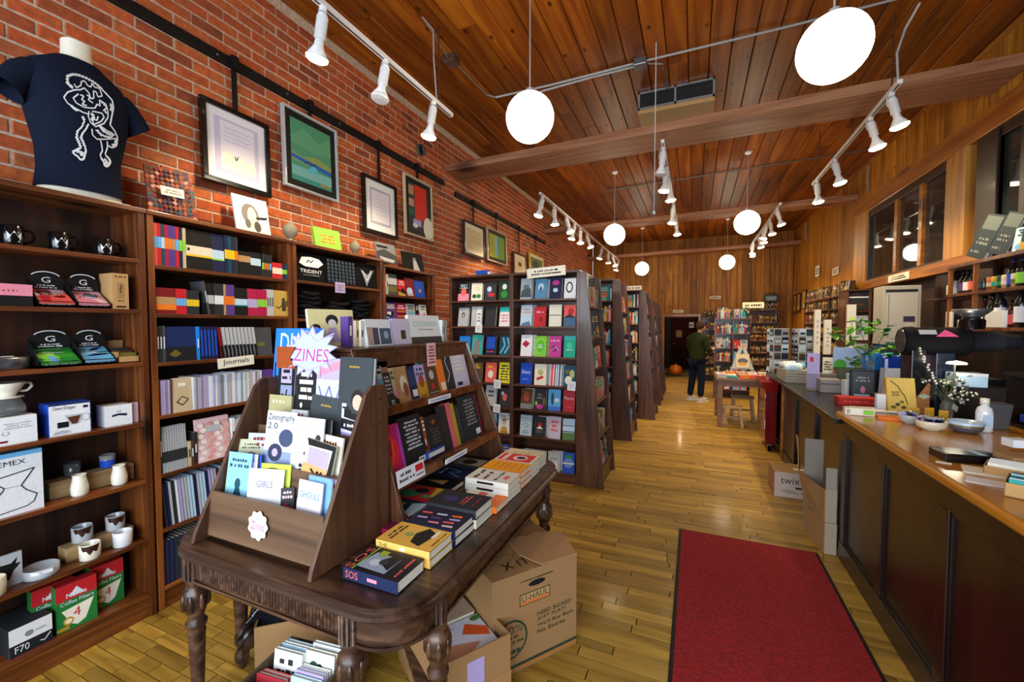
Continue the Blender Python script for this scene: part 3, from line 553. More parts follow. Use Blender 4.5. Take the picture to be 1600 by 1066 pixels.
class Row:
    """books set side by side: p0 = left end on the shelf seen from the room, rz as in book()"""
    def __init__(s, p0, rz, place, anchor, group, lod=1, kind='book'):
        s.p = Vector(p0); s.d = Vector((math.cos(R_(rz)), math.sin(R_(rz)), 0)); s.n = Vector((-s.d.y, s.d.x, 0)); s.rz = rz; s.place = place; s.anchor = anchor; s.g = group; s.lod = lod; s.i = 0; s.kind = kind; s.x = 0
    def lab(s, desc): o = ORD[s.i]; s.i += 1; return f'{desc}, {o} from {s.anchor}, {s.place}'
    def spine(s, cov, t=.02, h=.2, w=.14, tilt=0, band=None, gap=.001, spine=None, pages='ivory', desc=None, inset=.0, kind=None, bz=(.34, .62)):
        if band: spine = [('r', 0, bz[0], 1, bz[1], band)]
        kind = kind or s.kind; dd = desc or (f'{nm(cov)} {kind}' + (f' with {nm(band)} band' if band else ' spine'))
        off = h*math.sin(R_(tilt)) if tilt < 0 else 0
        b = book('s', w, h, t, cov, s.p+s.d*(s.x-off)+s.n*inset, s.rz, art=[], spine=spine, lod=s.lod, pages=pages, label=s.lab(dd), group=s.g, name=kind, seed=int(s.x*1000)+s.i, tilt=tilt, cat=kind)
        s.x += t*math.cos(R_(tilt))+abs(h*math.sin(R_(tilt))) * (.25 if tilt else 0)+gap; return b
    def face(s, cov, w=.14, h=.2, t=.02, lean=8, art=None, desc=None, gap=.012, inset=.0, seed=None, pages='ivory', kind=None, tilt=0, dy=0):
        kind = kind or s.kind
        b = book('f', w, h, t, cov, s.p+s.d*(s.x+w/2)+s.n*inset, s.rz+dy, lean=lean, art=art, lod=s.lod, pages=pages, label=s.lab(desc or f'{nm(cov)} {kind} face-out'), group=s.g, seed=seed if seed is not None else int(abs(s.p.z)*977+s.p.y*131+s.x*1000)+s.i, tilt=tilt, name=kind, cat=kind)
        s.x += w+gap; return b
    def skip(s, d): s.x += d; return s
    def fill(s, x1, g, face=.15, hr=(.17, .24), cols=RC, spines=(3, 7), depth=.14, tr=(.014, .034), inset=.02, lean=8):
        while s.x < x1-.03:
            if g.random() < face and s.x+.15 < x1:
                w = min(g.uniform(.12, .15), x1-s.x-.005); s.face(g.choice(cols), w, g.uniform(max(hr[0], .18), hr[1]), g.uniform(.012, .03), lean, inset=inset)
            else:
                for _ in range(g.randint(*spines)):
                    t = g.uniform(*tr)
                    if s.x+t > x1: break
                    s.spine(g.choice(cols), t, g.uniform(*hr), depth, inset=inset+g.uniform(0, .012))
                else: continue
                break
        return s
def bookcase(name, label, loc, rz, W, H, D, zs, mats=('shelf', 'shelf_v', 'shelf_back'), th=.022, side=.03, base=None, back=True, top=True, cat='bookcase', group=None, mid=()):
    r = empty(name, loc, rz, label, cat, group)
    for x in (0, W-side): MB().box(x, 0, 0, x+side, D, H).build('side_panel', mats[1], r, bevel=.002)
    for x in mid: MB().box(x-side/2, .001, 0, x+side/2, D, H-.02).build('divider', mats[1], r, bevel=.002)
    if top: MB().box(-.005, -.012, H, W+.005, D, H+.025).build('top_board', mats[0], r, bevel=.003)
    for z in zs: MB().box(side, .0, z-th, W-side, D-.01, z).build('shelf', mats[0], r, bevel=.002)
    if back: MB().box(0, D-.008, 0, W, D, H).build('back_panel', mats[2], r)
    if base: MB().box(side, .012, 0, W-side, .03, base).build('plinth', mats[0], r)
    return r
# ================================================================ bookcases along the brick wall
FX = -2.8; DW = .288
LB = [('ceramics', .42, 1.36, [.13, .445, .785, 1.11, 1.445, 1.735, 2.01]), ('journal', 1.372, 2.285, [.13, .47, .79, 1.13, 1.435, 1.715, 1.99]),
      ('t-shirt', 2.30, 3.30, [.13, .45, .8, 1.1, 1.4, 1.70, 1.995]), ('small', 3.315, 4.20, [.13, .45, .8, 1.1, 1.4, 1.69, 1.955])]
lbl = ['tall dark wooden bookcase of coffee gear and ceramics against brick wall', 'tall dark wooden bookcase of journals against the brick wall', 'dark wooden bookcase holding black t-shirts against the brick wall', 'dark wooden bookcase of cover-out art books, last before the aisle bookcases']
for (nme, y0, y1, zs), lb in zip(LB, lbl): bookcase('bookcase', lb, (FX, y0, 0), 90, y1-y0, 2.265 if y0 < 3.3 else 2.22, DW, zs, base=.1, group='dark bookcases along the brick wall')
SY = lambda px, py, out=0: wx(px, py, FX+out).y
def cbox(name, y0, y1, z, h, d, col, label, cat='box', inset=.02, art=None, side=None, top=None, mat='paint', bevel=.002, rz=0, kids=None, sidec=None):
    """a carton on a wall shelf: front face towards the room"""
    W = y1-y0; m = MB().box(-W/2, 0, 0, W/2, d, h, sidec or col)
    m.add([(-W/2, -.0004, 0), (W/2, -.0004, 0), (W/2, -.0004, h), (-W/2, -.0004, h)], [(0, 1, 2, 3)], col)
    if art: m.art(art, -W/2, 0, W, h)
    if top: m.add([(-W/2, 0, h+.0005), (W/2, 0, h+.0005), (W/2, d, h+.0005), (-W/2, d, h+.0005)], [(0, 1, 2, 3)], top)
    o = m.build(name, mat); o.location = (FX-inset, (y0+y1)/2, z); o.rotation_euler = (0, 0, R_(90+rz)); return tag(o, label, cat)
# -- mugs, top shelf
def mug(y, z, label, x=FX-.09):
    m = MB(); m.lathe([(.001, .004), (.037, .0), (.041, .006), (.041, .093), (.038, .096), (.035, .09), (.035, .01), (.001, .008)], 22, (0, 0, 0), 'black', cap=False)
    crown = [(.0, .0), (1, 0), (1.1, .9), (.75, .4), (.5, 1.0), (.25, .4), (-.1, .9)]
    n = MB()
    def onc(u, v): a = R_(-90)+(u-.5)*1.0; return (.0415*math.cos(a)*1.01, .0415*math.sin(a)*1.01, .03+v*.04)
    for tri in ([0, 2, 3], [0, 3, 1]): pass
    n.add([onc(*p) for p in crown], [(0, 3, 6), (0, 1, 5, 3)[:3], (0, 1, 3), (3, 1, 5)][:0]+[(6, 0, 5), (0, 1, 4), (5, 0, 4), (4, 1, 3), (1, 2, 3)], 'white'); n.add([onc(.1, -.25), onc(.9, -.25), onc(.9, -.12), onc(.1, -.12)], [(0, 1, 2, 3)], 'white')
    o = m.build('mug', 'gloss'); o.location = (x, y, z); o.rotation_euler = (0, 0, R_(85)); n.build('crown_print', 'paint', o)
    MB().tube([(.039, 0, .08), (.062, 0, .082), (.072, 0, .06), (.068, 0, .035), (.04, 0, .02)], .005, 8, 'black').build('handle', 'gloss', o)
    return tag(o, label, 'mug', 'black mugs with white crown')
for (px, py), lb in zip(((24, 365), (98, 375), (168, 387)), ('black mug with white crown print nearest the frame edge', 'middle black mug with white crown print on top shelf', 'black mug with white crown print beside the upright')): mug(SY(px, py, -.05), 2.01, lb)
# -- chocolate displays
G_ = [('k', [(.5+.4*math.cos(a/8*math.pi), .62+.3*math.sin(a/8*math.pi)) for a in range(1, 8)], .0022, 'white'), ('t', 'G', .38, .38, .62, .66, 'white'), ('l', .2, .1, .8, .3, 2, 'white')]
def display(y0, y1, z, c1, c2, label, blob):
    r = empty('chocolate_display_box', (FX-.02, (y0+y1)/2, z), 90, label, 'display box', 'black display boxes of chocolate bars'); W = y1-y0
    m = MB(); m.box(-W/2, 0, 0, W/2, .11, .012, 'black'); m.box(-W/2, 0, 0, W/2, .004, .03, 'black'); m.hexa([(-W/2, 0, 0), (-W/2+.003, 0, 0), (-W/2+.003, .11, 0), (-W/2, .11, 0)], [(-W/2, 0, .03), (-W/2+.003, 0, .03), (-W/2+.003, .11, .14), (-W/2, .11, .14)], 'black')
    m.art([('l', .1, .3, .9, .8, 1, 'grey')], -W/2, 0, W, .03); m.build('tray', 'paint', r)
    n = MB(); n.prism([(-W/2, 0), (W/2, 0), (W/2, .14), (W/2-.03, .17), (0, .185), (-W/2+.03, .17), (-W/2, .14)], 'y', .108, .112, 'black'); n.art(G_, -W/2, .085, W, .1, y=.107); n.build('header_card', 'paint', r)
    for i in range(3):
        b = MB().box(-W/2+.006, 0, 0, W/2-.006, .01, .118, c1); b.art([('r', 0, 0, 1, 1, c1)]+blob+[('l', .25, .45, .75, .55, 1, 'white')], -W/2+.006, 0, W-.012, .118)
        o = b.build('chocolate_bar', 'gloss', r); o.location = (0, .0-.004+.012*i, .022+.008*i); o.rotation_euler = (R_(-60), 0, 0)
z = 1.735; a = SY(57, 470); b_ = SY(122, 470); c_ = SY(178, 470); d_ = SY(215, 470)
blobs = lambda cs, g=random.Random(4): [('c', g.uniform(.1, .9), g.uniform(.1, .9), g.uniform(.1, .25), g.uniform(.1, .2), cs[i % len(cs)]) for i in range(6)]
display(a+.01, b_, z, 'coral', 'pink', 'black chocolate display holding coral red bars, upper shelf', blobs(['red', 'pale_pink', 'dark_red']))
display(b_+.005, c_-.005, z, 'pink', 'navy', 'black chocolate display holding pink and navy bars, upper shelf', [('p', [(.1, .2), (.5, .7), (.9, .5), (.7, .3), (.4, .4)], 'navy')]+blobs(['pale_pink', 'lavender'])[:3])
cbox('kraft_box', c_+.005, d_-.03, z, .19, .13, 'tan', 'tall kraft carton with small seal print beside chocolate displays', art=[('l', .15, .87, .85, .95, 1, 'brown'), ('r', .3, .3, .7, .75, 'kraft'), ('k', [(.5, .45), (.45, .55), (.55, .6), (.5, .68)], .002, 'black'), ('l', .3, .2, .7, .27, 1, 'brown'), ('r', .2, .05, .8, .09, 'black')], mat='card')
cbox('gift_box', SY(0, 470)-.12, a-.005, z, .1, .12, 'black', 'long black gift box with pink lid', art=[('r', 0, .48, 1, 1, 'pink'), ('l', .3, .62, .8, .78, 1, 'rust')], top='pink')
z = 1.445; a = SY(60, 565); b_ = SY(132, 565); c_ = SY(185, 565)
display(a+.01, b_, z, 'green', 'lime', 'black chocolate display holding bright green bars, lower shelf', [('c', .3, .3, .3, .3, 'lime'), ('c', .7, .4, .25, .3, '3c9c30'), ('c', .35, .12, .12, .12, 'sky_blue'), ('c', .6, .75, .25, .2, '287828')])
display(b_+.005, c_, z, 'sky_blue', 'navy', 'black chocolate display holding pale blue bars with navy streaks', [('p', [(.05, .1), (.5, .3), (.95, .2), (.5, .12)], 'navy'), ('p', [(.3, .5), (.6, .8), (.95, .85), (.6, .55)], 'navy'), ('r', .0, .6, .3, .66, 'dark_green'), ('r', .6, .35, 1, .42, 'dark_green')])
t = empty('open_carton', (FX-.02, (c_+1.33)/2, z), 90, 'small kraft tray with dark packets beside green chocolate', 'box'); W = 1.325-c_-.01
MB().box(-W/2, 0, 0, W/2, .16, .006, 'kraft').box(-W/2, 0, 0, W/2, .004, .035, 'tan').box(-W/2, .156, 0, W/2, .16, .12, 'kraft').box(-W/2, 0, 0, -W/2+.004, .16, .06, 'kraft').build('tray', 'card', t)
for i in range(3): MB().box(-W/2+.008, .01+i*.04, .008, W/2-.006, .04+i*.04, .055+i*.012, ('olive', 'brown', 'charcoal')[i]).build('packet', 'paint', t)
tn = MB().lathe([(.001, 0), (.085, 0), (.092, .012), (.092, .05), (.088, .058), (.001, .06)], 24, col='grey', sy=.62, cap=False)
o = tn.build('oval_tin', 'metal'); o.location = (FX-.09, SY(15, 560), z); o.rotation_euler = (0, 0, R_(90)); tag(o, 'low oval metal tin with white tag beside the green chocolate', 'tin'); MB().box(-.01, -.04, .061, .03, -.01, .063, 'white').build('tag', 'paint', o)
# -- dripper shelf
z = 1.11
cbox('dripper_box', SY(78, 625)+.005, SY(150, 625)-.01, z, .155, .12, 'white', 'white and blue carton picturing a glass coffee dripper', sidec='blue', art=[('r', 0, .95, 1, 1, 'navy'), ('r', .97, 0, 1, 1, 'navy'), ('t', 'Clever Dripper', .08, .78, .62, .92, 'charcoal'), ('r', .8, .8, .92, .88, 'black'), ('p', [(.35, .62), (.8, .62), (.68, .3), (.5, .3)], 'light_grey'), ('p', [(.42, .55), (.74, .58), (.65, .32), (.52, .32)], '5a2c1c'), ('r', .18, .24, .44, .42, 'black'), ('l', .08, .05, .5, .15, 2, 'charcoal'), ('c', .86, .5, .1, .12, 'light_grey'), ('c', .86, .5, .08, .09, 'white')], inset=.03, rz=-3)
cbox('white_carton', SY(165, 625)+.01, SY(211, 625), z, .11, .1, 'white', 'small white carton with black wavy logo band', art=[('p', [(.25, .45), (.5, .5), (.8, .43), (.8, .55), (.5, .6), (.25, .55)], 'navy'), ('l', .42, .65, .62, .75, 1, 'grey')], inset=.035, rz=-3)
cbox('pink_card', SY(213, 620)+.004, 1.325, z, .11, .02, 'pale_pink', 'pale pink card leaning at the upright by white carton', 'card', inset=.05)
y0 = SY(0, 640)-.16
cbox('white_carton', y0, SY(60, 640), z, .125, .15, 'white', 'white printed carton under the glass coffee server', art=[('l', .62, .55, .95, .8, 3, 'light_grey'), ('c', .42, .62, .03, .06, 'black'), ('k', [(.62, .5), (.6, .4), (.64, .35), (.68, .4), (.66, .5)], .001, 'grey'), ('r', .5, .1, .66, .17, 'dark_red')], inset=.02)
s = empty('coffee_server', (FX-.1, SY(20, 600), z+.126), 90, 'glass coffee server with white ceramic dripper on the white carton', 'coffee server')
MB().lathe([(.001, 0), (.062, 0), (.068, .012), (.066, .04), (.052, .07), (.05, .078)], 22, col='pale_blue', cap=False).build('glass_carafe', 'glass', s)
MB().lathe([(.001, .004), (.058, .004), (.062, .012), (.0001, .013)], 22, col='charcoal', cap=False).build('dark_base', 'gloss', s)
MB().lathe([(.02, .08), (.062, .08), (.064, .086), (.036, .088), (.05, .11), (.072, .148), (.07, .15), (.03, .1)], 22, col='ivory', cap=False).build('dripper', 'gloss', s)
MB().tube([(.055, 0, .14), (.085, 0, .142), (.092, 0, .125), (.075, 0, .105), (.05, 0, .105)], .0055, 8, 'ivory').build('handle', 'gloss', s)
# -- carafe box + vases
z = .785
cbox('carafe_box', .66, SY(62, 740)+.02, z, .285, .16, 'white', 'big white box with line drawing of a glass carafe', sidec='sky_blue', art=[('r', 0, .93, 1, 1, 'sky_blue'), ('t', 'CHEMEX', .3, .8, .8, .88, 'charcoal'), ('k', [(.4, .62), (.9, .7), (.74, .45)], .0025, 'charcoal'), ('k', [(.74, .45), (.8, .36), (.92, .26), (.88, .15), (.8, .1), (.46, .06), (.38, .14), (.36, .24), (.52, .4), (.55, .46), (.4, .62)], .002, 'charcoal'), ('k', [(.46, .5), (.34, .54), (.3, .42), (.42, .34), (.5, .42)], .0035, 'charcoal'), ('k', [(.74, .45), (.55, .46)], .001, 'grey')], inset=.03)
def block(y0, y1, z, h, d, inset, label):
    o = MB().box(0, 0, 0, y1-y0, d, h).build('wood_block', 'lightwood', bevel=.002); o.location = (FX-inset, y0, z); o.rotation_euler = (0, 0, R_(90)); return tag(o, label, 'riser')
block(SY(78, 750)+.03, 1.32, z, .085, .09, .1, 'long pale wooden riser block behind the two white vases')
def pot(prof, col, y, z, x, label, cat, extra=None, mat='gloss', name=None):
    m = MB().lathe(prof, 22, col=col, cap=False); o = m.build(name or cat, mat); o.location = (x, y, z); o.rotation_euler = (0, 0, R_(80)); tag(o, label, cat)
    if extra: extra(o)
    return o
vase = [(.001, .0), (.028, .0), (.034, .012), (.035, .045), (.027, .085), (.025, .1), (.028, .108), (.025, .106), (.022, .09), (.001, .02)]
pot(vase, 'ivory', SY(133, 760), z, FX-.055, 'white ceramic vase with narrow neck nearer the carafe box', 'vase'); pot(vase, 'ivory', SY(195, 745), z, FX-.055, 'white ceramic vase with narrow neck nearer the upright', 'vase')
cup = [(.001, .0), (.026, .0), (.031, .01), (.034, .07), (.031, .07), (.028, .012), (.001, .008)]
pot(cup, 'dark_grey', SY(117, 745, -.12), z+.085, FX-.145, 'dark grey cup standing on the wooden riser', 'cup')
def dip(c, z0, z1, r=.0345): return lambda o: MB().lathe([(r*.92, z0), (r, (z0+z1)/2), (r*1.01, z1)], 22, col=c, cap=False).build('glaze', 'gloss', o)
pot(cup, 'grey', SY(172, 722, -.12), z+.085, FX-.145, 'grey cup with blue dipped glaze on the wooden riser', 'cup', dip('blue', .004, .045, .0335))
# -- mugs, lower shelf
z = .445
block(SY(100, 850)+.04, SY(190, 830)+.1, z, .07, .08, .1, 'pale wooden riser block between the white and brown mugs')
mg = [(.001, .0), (.036, .0), (.041, .006), (.042, .08), (.039, .082), (.037, .078), (.036, .01), (.001, .008)]
def glaze(r=.0425, h=.08):
    def f(o):
        m = MB(); n = 14; vs = []
        for i in range(n+1):
            a = R_(-150)+R_(110)*i/n; d = .045*math.sin(math.pi*i/n)**.6*(.8+.2*math.sin(i*1.3)); vs += [(r*math.cos(a), r*math.sin(a), h-.002), (r*math.cos(a), r*math.sin(a), h-.003-d)]
        m.add(vs, [(2*i, 2*i+2, 2*i+3, 2*i+1) for i in range(n)], '3a2018'); m.build('brown_glaze', 'gloss', o)
    return f
pot(mg, 'light_grey', SY(134, 815, -.1), z+.07, FX-.14, 'grey handmade mug with brown glaze on riser, nearer bull card', 'mug', glaze())
pot(mg, 'light_grey', SY(186, 800, -.1), z+.07, FX-.14, 'grey handmade mug with brown glaze on riser, nearer upright', 'mug', glaze())
pot(mg, 'ivory', SY(148, 855), z, FX-.05, 'white handmade mug with brown glaze patch in front of riser', 'mug', glaze())
pot(mg, 'white', SY(200, 832), z, FX-.055, 'plain white handmade mug beside the upright', 'mug')
pot([(.001, 0), (.06, 0), (.064, .01), (.064, .045), (.06, .046), (.058, .012), (.001, .008)], 'light_grey', SY(75, 885), z, FX-.075, 'low pale ceramic dish with small white tag', 'dish', lambda o: MB().box(.0, -.068, .028, .03, -.064, .042, 'white').build('tag', 'paint', o))
cbox('bull_card', SY(0, 890)-.05, SY(42, 885)+.01, z, .15, .012, 'light_grey', 'grey card with black bull silhouette, standing on mug shelf', 'card', art=[('p', [(.45, .3), (.7, .2), (.8, .45), (.98, .65), (.85, .66), (.9, .85), (.75, .7), (.5, .72), (.4, .5)], 'black')], inset=.08)
pot(mg, 'cream', SY(0, 915)-.01, z, FX-.045, 'cream mug in front of the bull card', 'mug')
# -- bottom shelf
z = .13
cbox('kettle_box', SY(18, 1000), SY(86, 970), z, .13, .2, 'white', 'black and white carton printed F70', sidec='charcoal', top='charcoal', art=[('r', 0, 0, 1, .42, '1a1c26'), ('t', 'F70', .12, .1, .45, .34, 'white'), ('c', .45, .65, .1, .1, 'grey'), ('l', .6, .62, .85, .7, 1, 'grey'), ('k', [(.7, .2), (.8, .15), (.95, .35)], .002, 'white')], inset=.03)
cf = [('r', 0, .66, 1, 1, 'red'), ('r', 0, 0, 1, .66, '1c7a34'), ('p', [(.3, .72), (.5, .9), (.7, .72)], 'white'), ('t', 'Melitta', .25, .7, .75, .8, 'white'), ('t', 'Coffee Filters', .1, .56, .92, .64, 'white'), ('p', [(.12, .45), (.92, .52), (.7, .12), (.5, .05), (.35, .12)], 'ivory'), ('t', '4', .4, .24, .58, .44, 'red'), ('c', .28, .2, .13, .09, 'gold'), ('c', .28, .2, .09, .05, 'ivory'), ('r', .0, .03, .3, .1, 'mustard')]
def cfb(y0, y1, inset, label, rz): cbox('filter_box', y0, y1, z, .23, .055, 'green', label, inset=inset, art=cf, rz=rz, sidec='1c7a34', top='red')
a = SY(92, 900); cfb(a, a+.15, .04, 'red and green coffee filter box numbered four, frontmost', -4)
cfb(a-.06, a+.09, .11, 'red and green coffee filter box half hidden behind frontmost one', -4); cfb(a+.155, a+.29, .1, 'red and green coffee filter box nearest the upright', -2); cfb(a+.17, a+.30, .17, 'red and green coffee filter box at the very back', -2)
# ---------------------------------------------------------------- journals bookcase
g = random.Random(21); A_ = 'ceramics bookcase'
Y0 = 1.405
r = Row((FX-.012, Y0, 1.99), 90, 'top shelf', A_, 'banded journals on the top shelf', kind='notebook')
for c, b in (('coral', 'sky_blue'), ('red', 'sky_blue'), ('dark_teal', 'pale_blue'), ('crimson', 'orange'), ('purple', 'orange'), ('purple', 'tan'), ('red', 'sky_blue'), ('navy', 'lime'), ('beige', 'lime')): r.spine(c, .0175, .24, .16, band=b, bz=(.42, .68))
r.face('black', .15, .24, .02, 2, [('r', 0, .36, 1, .6, 'cream'), ('r', 0, .33, 1, .38, 'yellow'), ('c', .1, .5, .05, .04, 'black')], desc='black notebook with cream and yellow band', gap=0)
r.face('navy', .075, .24, .02, 2, [('r', 0, .33, 1, .58, 'pale_blue'), ('r', 0, .31, 1, .35, 'lime')], desc='narrow navy notebook with pale band', gap=.002)
for c, b in (('navy', 'yellow'), ('dark_teal', 'yellow'), ('navy', 'yellow'), ('charcoal', 'orange')): r.spine(c, .021, .245, .16, band=b, bz=(.38, .62))
r.skip(.004); r.face('black', .085, .16, .02, 3, [('r', 0, .55, 1, .82, 'tan')], desc='small black notebook with tan band', gap=0)
r.face('black', .075, .165, .03, 3, [('r', 0, .45, 1, .75, 'pale_blue')], desc='small black notebook with pale blue band', gap=0)
for b in ('lime', 'orange', 'orange', 'sky_blue'): r.spine('charcoal', .014, .165, .1, band=b, tilt=5)
r.skip(.012); r.face('red', .08, .115, .03, 2, [('r', 0, .3, 1, .68, 'cream')], desc='squat red notebook with cream band', gap=0)
for c in ('navy', 'dark_teal'): r.spine(c, .02, .115, .09, band='lime')
r = Row((FX-.012, Y0+.005, 1.715), 90, 'second journal shelf', A_, 'banded journals on the second shelf', kind='notebook')
r.face('dark_red', .1, .15, .03, 2, [('r', 0, .35, 1, .65, 'tan'), ('r', 0, .15, 1, .37, 'orange')], desc='dark red notebook with tan band', gap=0)
for i in range(3): r.spine('red', .018, .15, .1, band='sky_blue')
for i in range(4): r.spine('charcoal', .0165, .145, .1, band='yellow')
r.skip(.02); r.spine('dark_grey', .012, .21, .13, tilt=-9); r.face('black', .05, .2, .02, 3, [('r', 0, .35, 1, .62, 'light_grey')], desc='narrow black notebook with grey band', gap=0)
for i in range(3): r.spine('charcoal', .018, .2, .13, band='white')
r.spine('tan', .014, .2, .13, band='orange')
for i in range(3): r.spine('5048a0' if 0 else 'purple', .0175, .2, .13, band='orange')
r.face('black', .09, .185, .02, 2, [('r', 0, .38, 1, .6, 'pale_blue'), ('r', 0, .34, 1, .38, 'teal')], desc='black notebook with pale blue and teal band', gap=.002)
r.face('crimson', .07, .185, .03, 2, [('r', 0, .3, 1, .62, 'lavender')], desc='crimson notebook with lavender band', gap=0)
for i in range(4): r.spine('crimson', .0165, .185, .12, band='lime')
for i in range(3): r.spine('light_grey', .017, .19, .13)
r.face('gold', .13, .19, .015, 2, [('r', .02, .03, .98, .97, 'c0a050'), ('c', .62, .62, .1, .1, '40341c'), ('p', [(.5, .2), (.75, .2), (.78, .55), (.5, .55)], '40341c'), ('k', [(.15, .38), (.3, .3), (.5, .42)], .004, '40341c'), ('c', .8, .5, .1, .12, '6a5a30')], desc='gold notebook with small dark figure', gap=.002); r.spine('light_grey', .02, .17, .12)
r = Row((FX-.012, Y0, 1.435), 90, 'third journal shelf', A_, 'dark journals on the third shelf', kind='notebook')
for c in ('charcoal', 'charcoal', 'dark_grey'): r.spine(c, .014, .21, .15)
r.face('navy', .165, .205, .02, 3, [('r', 0, 0, 1, .42, '14161c'), ('p', [(.1, .2), (.3, .35), (.5, .22), (.3, .12)], '6a5a20'), ('r', 0, .42, 1, 1, '10285a')], desc='navy notebook with gold sprig', gap=0)
r.spine('bright_blue', .018, .205, .14)
for i in range(5): r.spine('navy', .018, .205, .14, tilt=-2, spine=[('r', .2, .1, .8, .9, 'blue')])
r.spine('dark_red', .018, .2, .14, tilt=-8, spine=[('r', 0, 0, 1, .4, 'black')])
for i in range(9): r.spine('light_grey', .0185, .2, .14, tilt=-7, spine=[('r', 0, 0, 1, .42, 'black'), ('r', .1, .1, .2, .3, 'grey')], desc='striped grey and black notebook')
r.face('dark_grey', .13, .2, .02, 4, [('c', .35, .4, .25, .07, 'olive')], desc='dark grey notebook with olive mark')
jy = SY(367, 562); o = MB().box(-.12, 0, 0, .12, .003, .065, 'ivory').text('Journals', -.09, .014, .085, .054, 'charcoal').build('shelf_sign', 'paint'); o.location = (FX+.02, jy, 1.375); o.rotation_euler = (0, R_(-3), R_(90)); tag(o, 'cream hand lettered Journals sign on journal shelf', 'sign')
r = Row((FX-.012, Y0, 1.13), 90, 'fourth journal shelf', A_, 'thin notebooks on the fourth shelf', kind='notebook')
for i in range(6): r.spine(g.choice(['beige', 'brown', 'grey', 'lavender']), .011, .2, .14, spine=[])
r.face('beige', .105, .205, .01, 2, [('c', .5, .55, .3, .25, 'c8b48c'), ('k', [(.2, .3), (.5, .2), (.8, .35), (.5, .45), (.2, .3)], .003, 'brown'), ('r', .3, .75, .7, .85, 'ivory')], desc='beige notebook with figure drawing', gap=.002)
while r.x < .62: r.spine(g.choice(['lavender', 'pale_blue', 'light_grey', 'grey', 'beige', 'white', 'b8a8b8', 'white']), .0095, .2+g.uniform(-.006, .004), .14, pages='white', tilt=0, spine=[], desc='thin pale notebook spine')
r.face('purple', .09, .2, .01, 3, [('r', .2, .5, .8, .66, 'lavender')], desc='purple notebook with pale title box', gap=0); r.spine('blue', .02, .19, .14)
r = Row((FX-.012, Y0, .79), 90, 'fifth journal shelf', A_, 'notebooks and albums on the fifth shelf', kind='notebook')
r.spine('dark_teal', .01, .27, .2); r.face('light_grey', .13, .265, .03, 3, [('r', i*.1, 0, i*.1+.018, 1, 'grey') for i in range(10)]+[('r', 0, .22, 1, .46, '2c2e30')], desc='pale ribbed notebook with black band', gap=.005)
r.spine('beige', .016, .15, .12); r.spine('brown', .016, .15, .12); r.spine('charcoal', .02, .2, .12)
r.face('pale_pink', .2, .27, .02, 5, [('c', .12+.25*(i % 4)+(.1 if i//4 % 2 else 0)*.8, .08+.13*(i//4), .09, .055, 'e2a294' if i % 2 else 'f4e6dc') for i in range(28)]+[('r', .28, .68, .72, .82, 'light_grey')], desc='pink floral album with grey label', gap=.01)
r.spine('white', .02, .24, .14); r.spine('light_grey', .02, .23, .14)
while r.x < .8: r.spine(g.choice(['white', 'navy', 'light_grey']), .02, .23, .14)
r = Row((FX-.012, Y0, .47), 90, 'sixth journal shelf', A_, 'thin blue and white notebooks on the sixth shelf', kind='notebook')
while r.x < .76: r.spine(g.choice(['pale_blue', 'white', 'light_grey', 'navy', 'navy', 'lavender', 'charcoal', 'pale_blue']), .0115, .26, .18, tilt=-4, pages='white', spine=[])
r = Row((FX-.012, Y0, .13), 90, 'lowest journal shelf', A_, 'dark notebooks on the lowest shelf', kind='notebook')
while r.x < .6: r.spine(g.choice(['navy', 'charcoal', 'navy', 'black']), .022, .26, .2, spine=[('r', .8, .02, .95, .98, 'dark_grey')])
# ---------------------------------------------------------------- t-shirt bookcase
def shirt_display(y0, y1, z, h, art, label):
    W = y1-y0; m = MB()
    for i in range(6):
        for j in range(6): pass
    n = 8; vs = []; fsx = []
    for i in range(n+1):
        for j in range(n+1):
            u, v = i/n, j/n; e = .012*math.sin(u*math.pi)*math.sin(v*math.pi)+.002*math.sin(u*9+v*5); vs.append((-W/2+u*W, -e, v*h))
    fsx = [(i*(n+1)+j, (i+1)*(n+1)+j, (i+1)*(n+1)+j+1, i*(n+1)+j+1) for i in range(n) for j in range(n)]
    m.add(vs, fsx, '101014', smooth=True); m.box(-W/2, .0, 0, W/2, .02, h, '101014'); m.art(art, -W/2, 0, W, h, y=-.0155)
    o = m.build('folded_shirt', 'cloth'); o.location = (FX-.03, (y0+y1)/2, z); o.rotation_euler = (R_(-4), 0, R_(90)); tag(o, label, 't-shirt', 'folded shirts displayed upright')
z = 1.995; S1, S2, S3, S4 = 2.345, 2.63, 2.97, 3.25
shirt_display(S1, S2-.01, z, .225, [('p', [(.1, .62), (.3, .52), (.75, .52), (.95, .68), (.8, .84), (.5, .88), (.2, .84)], 'white'), ('k', [(.35, .65), (.42, .76), (.5, .68), (.6, .78)], .004, 'navy'), ('t', 'TRIDENT', .12, .3, .88, .42, 'white'), ('l', .2, .2, .8, .26, 1, 'grey')], 'folded black shirt printed TRIDENT with white eye emblem')
shirt_display(S2, S3-.005, z, .225, [('r', .05+.12*i, .06, .13+.12*i, .94, '44505c') for i in range(8)]+[('r', .04, .1+.14*i, .98, .13+.14*i, 'black') for i in range(6)], 'folded black shirt with grey grid print')
shirt_display(S3+.005, S4, z, .225, [('p', [(.2, .75), (.5, .55), (.85, .8), (.6, .35), (.45, .05), (.35, .4)], '8890a0'), ('k', [(.3, .7), (.5, .3), (.7, .75)], .004, 'white')], 'folded black shirt with white winged print')
o = MB().box(-.055, 0, 0, .055, .002, .09, 'lavender').art([('l', .15, .2, .85, .8, 3, 'grey')], -.055, 0, .11, .09).build('price_card', 'paint'); o.location = (FX+.012, SY(530, 443), 1.925); o.rotation_euler = (0, 0, R_(90)); tag(o, 'small pale price card clipped under folded shirts', 'card')
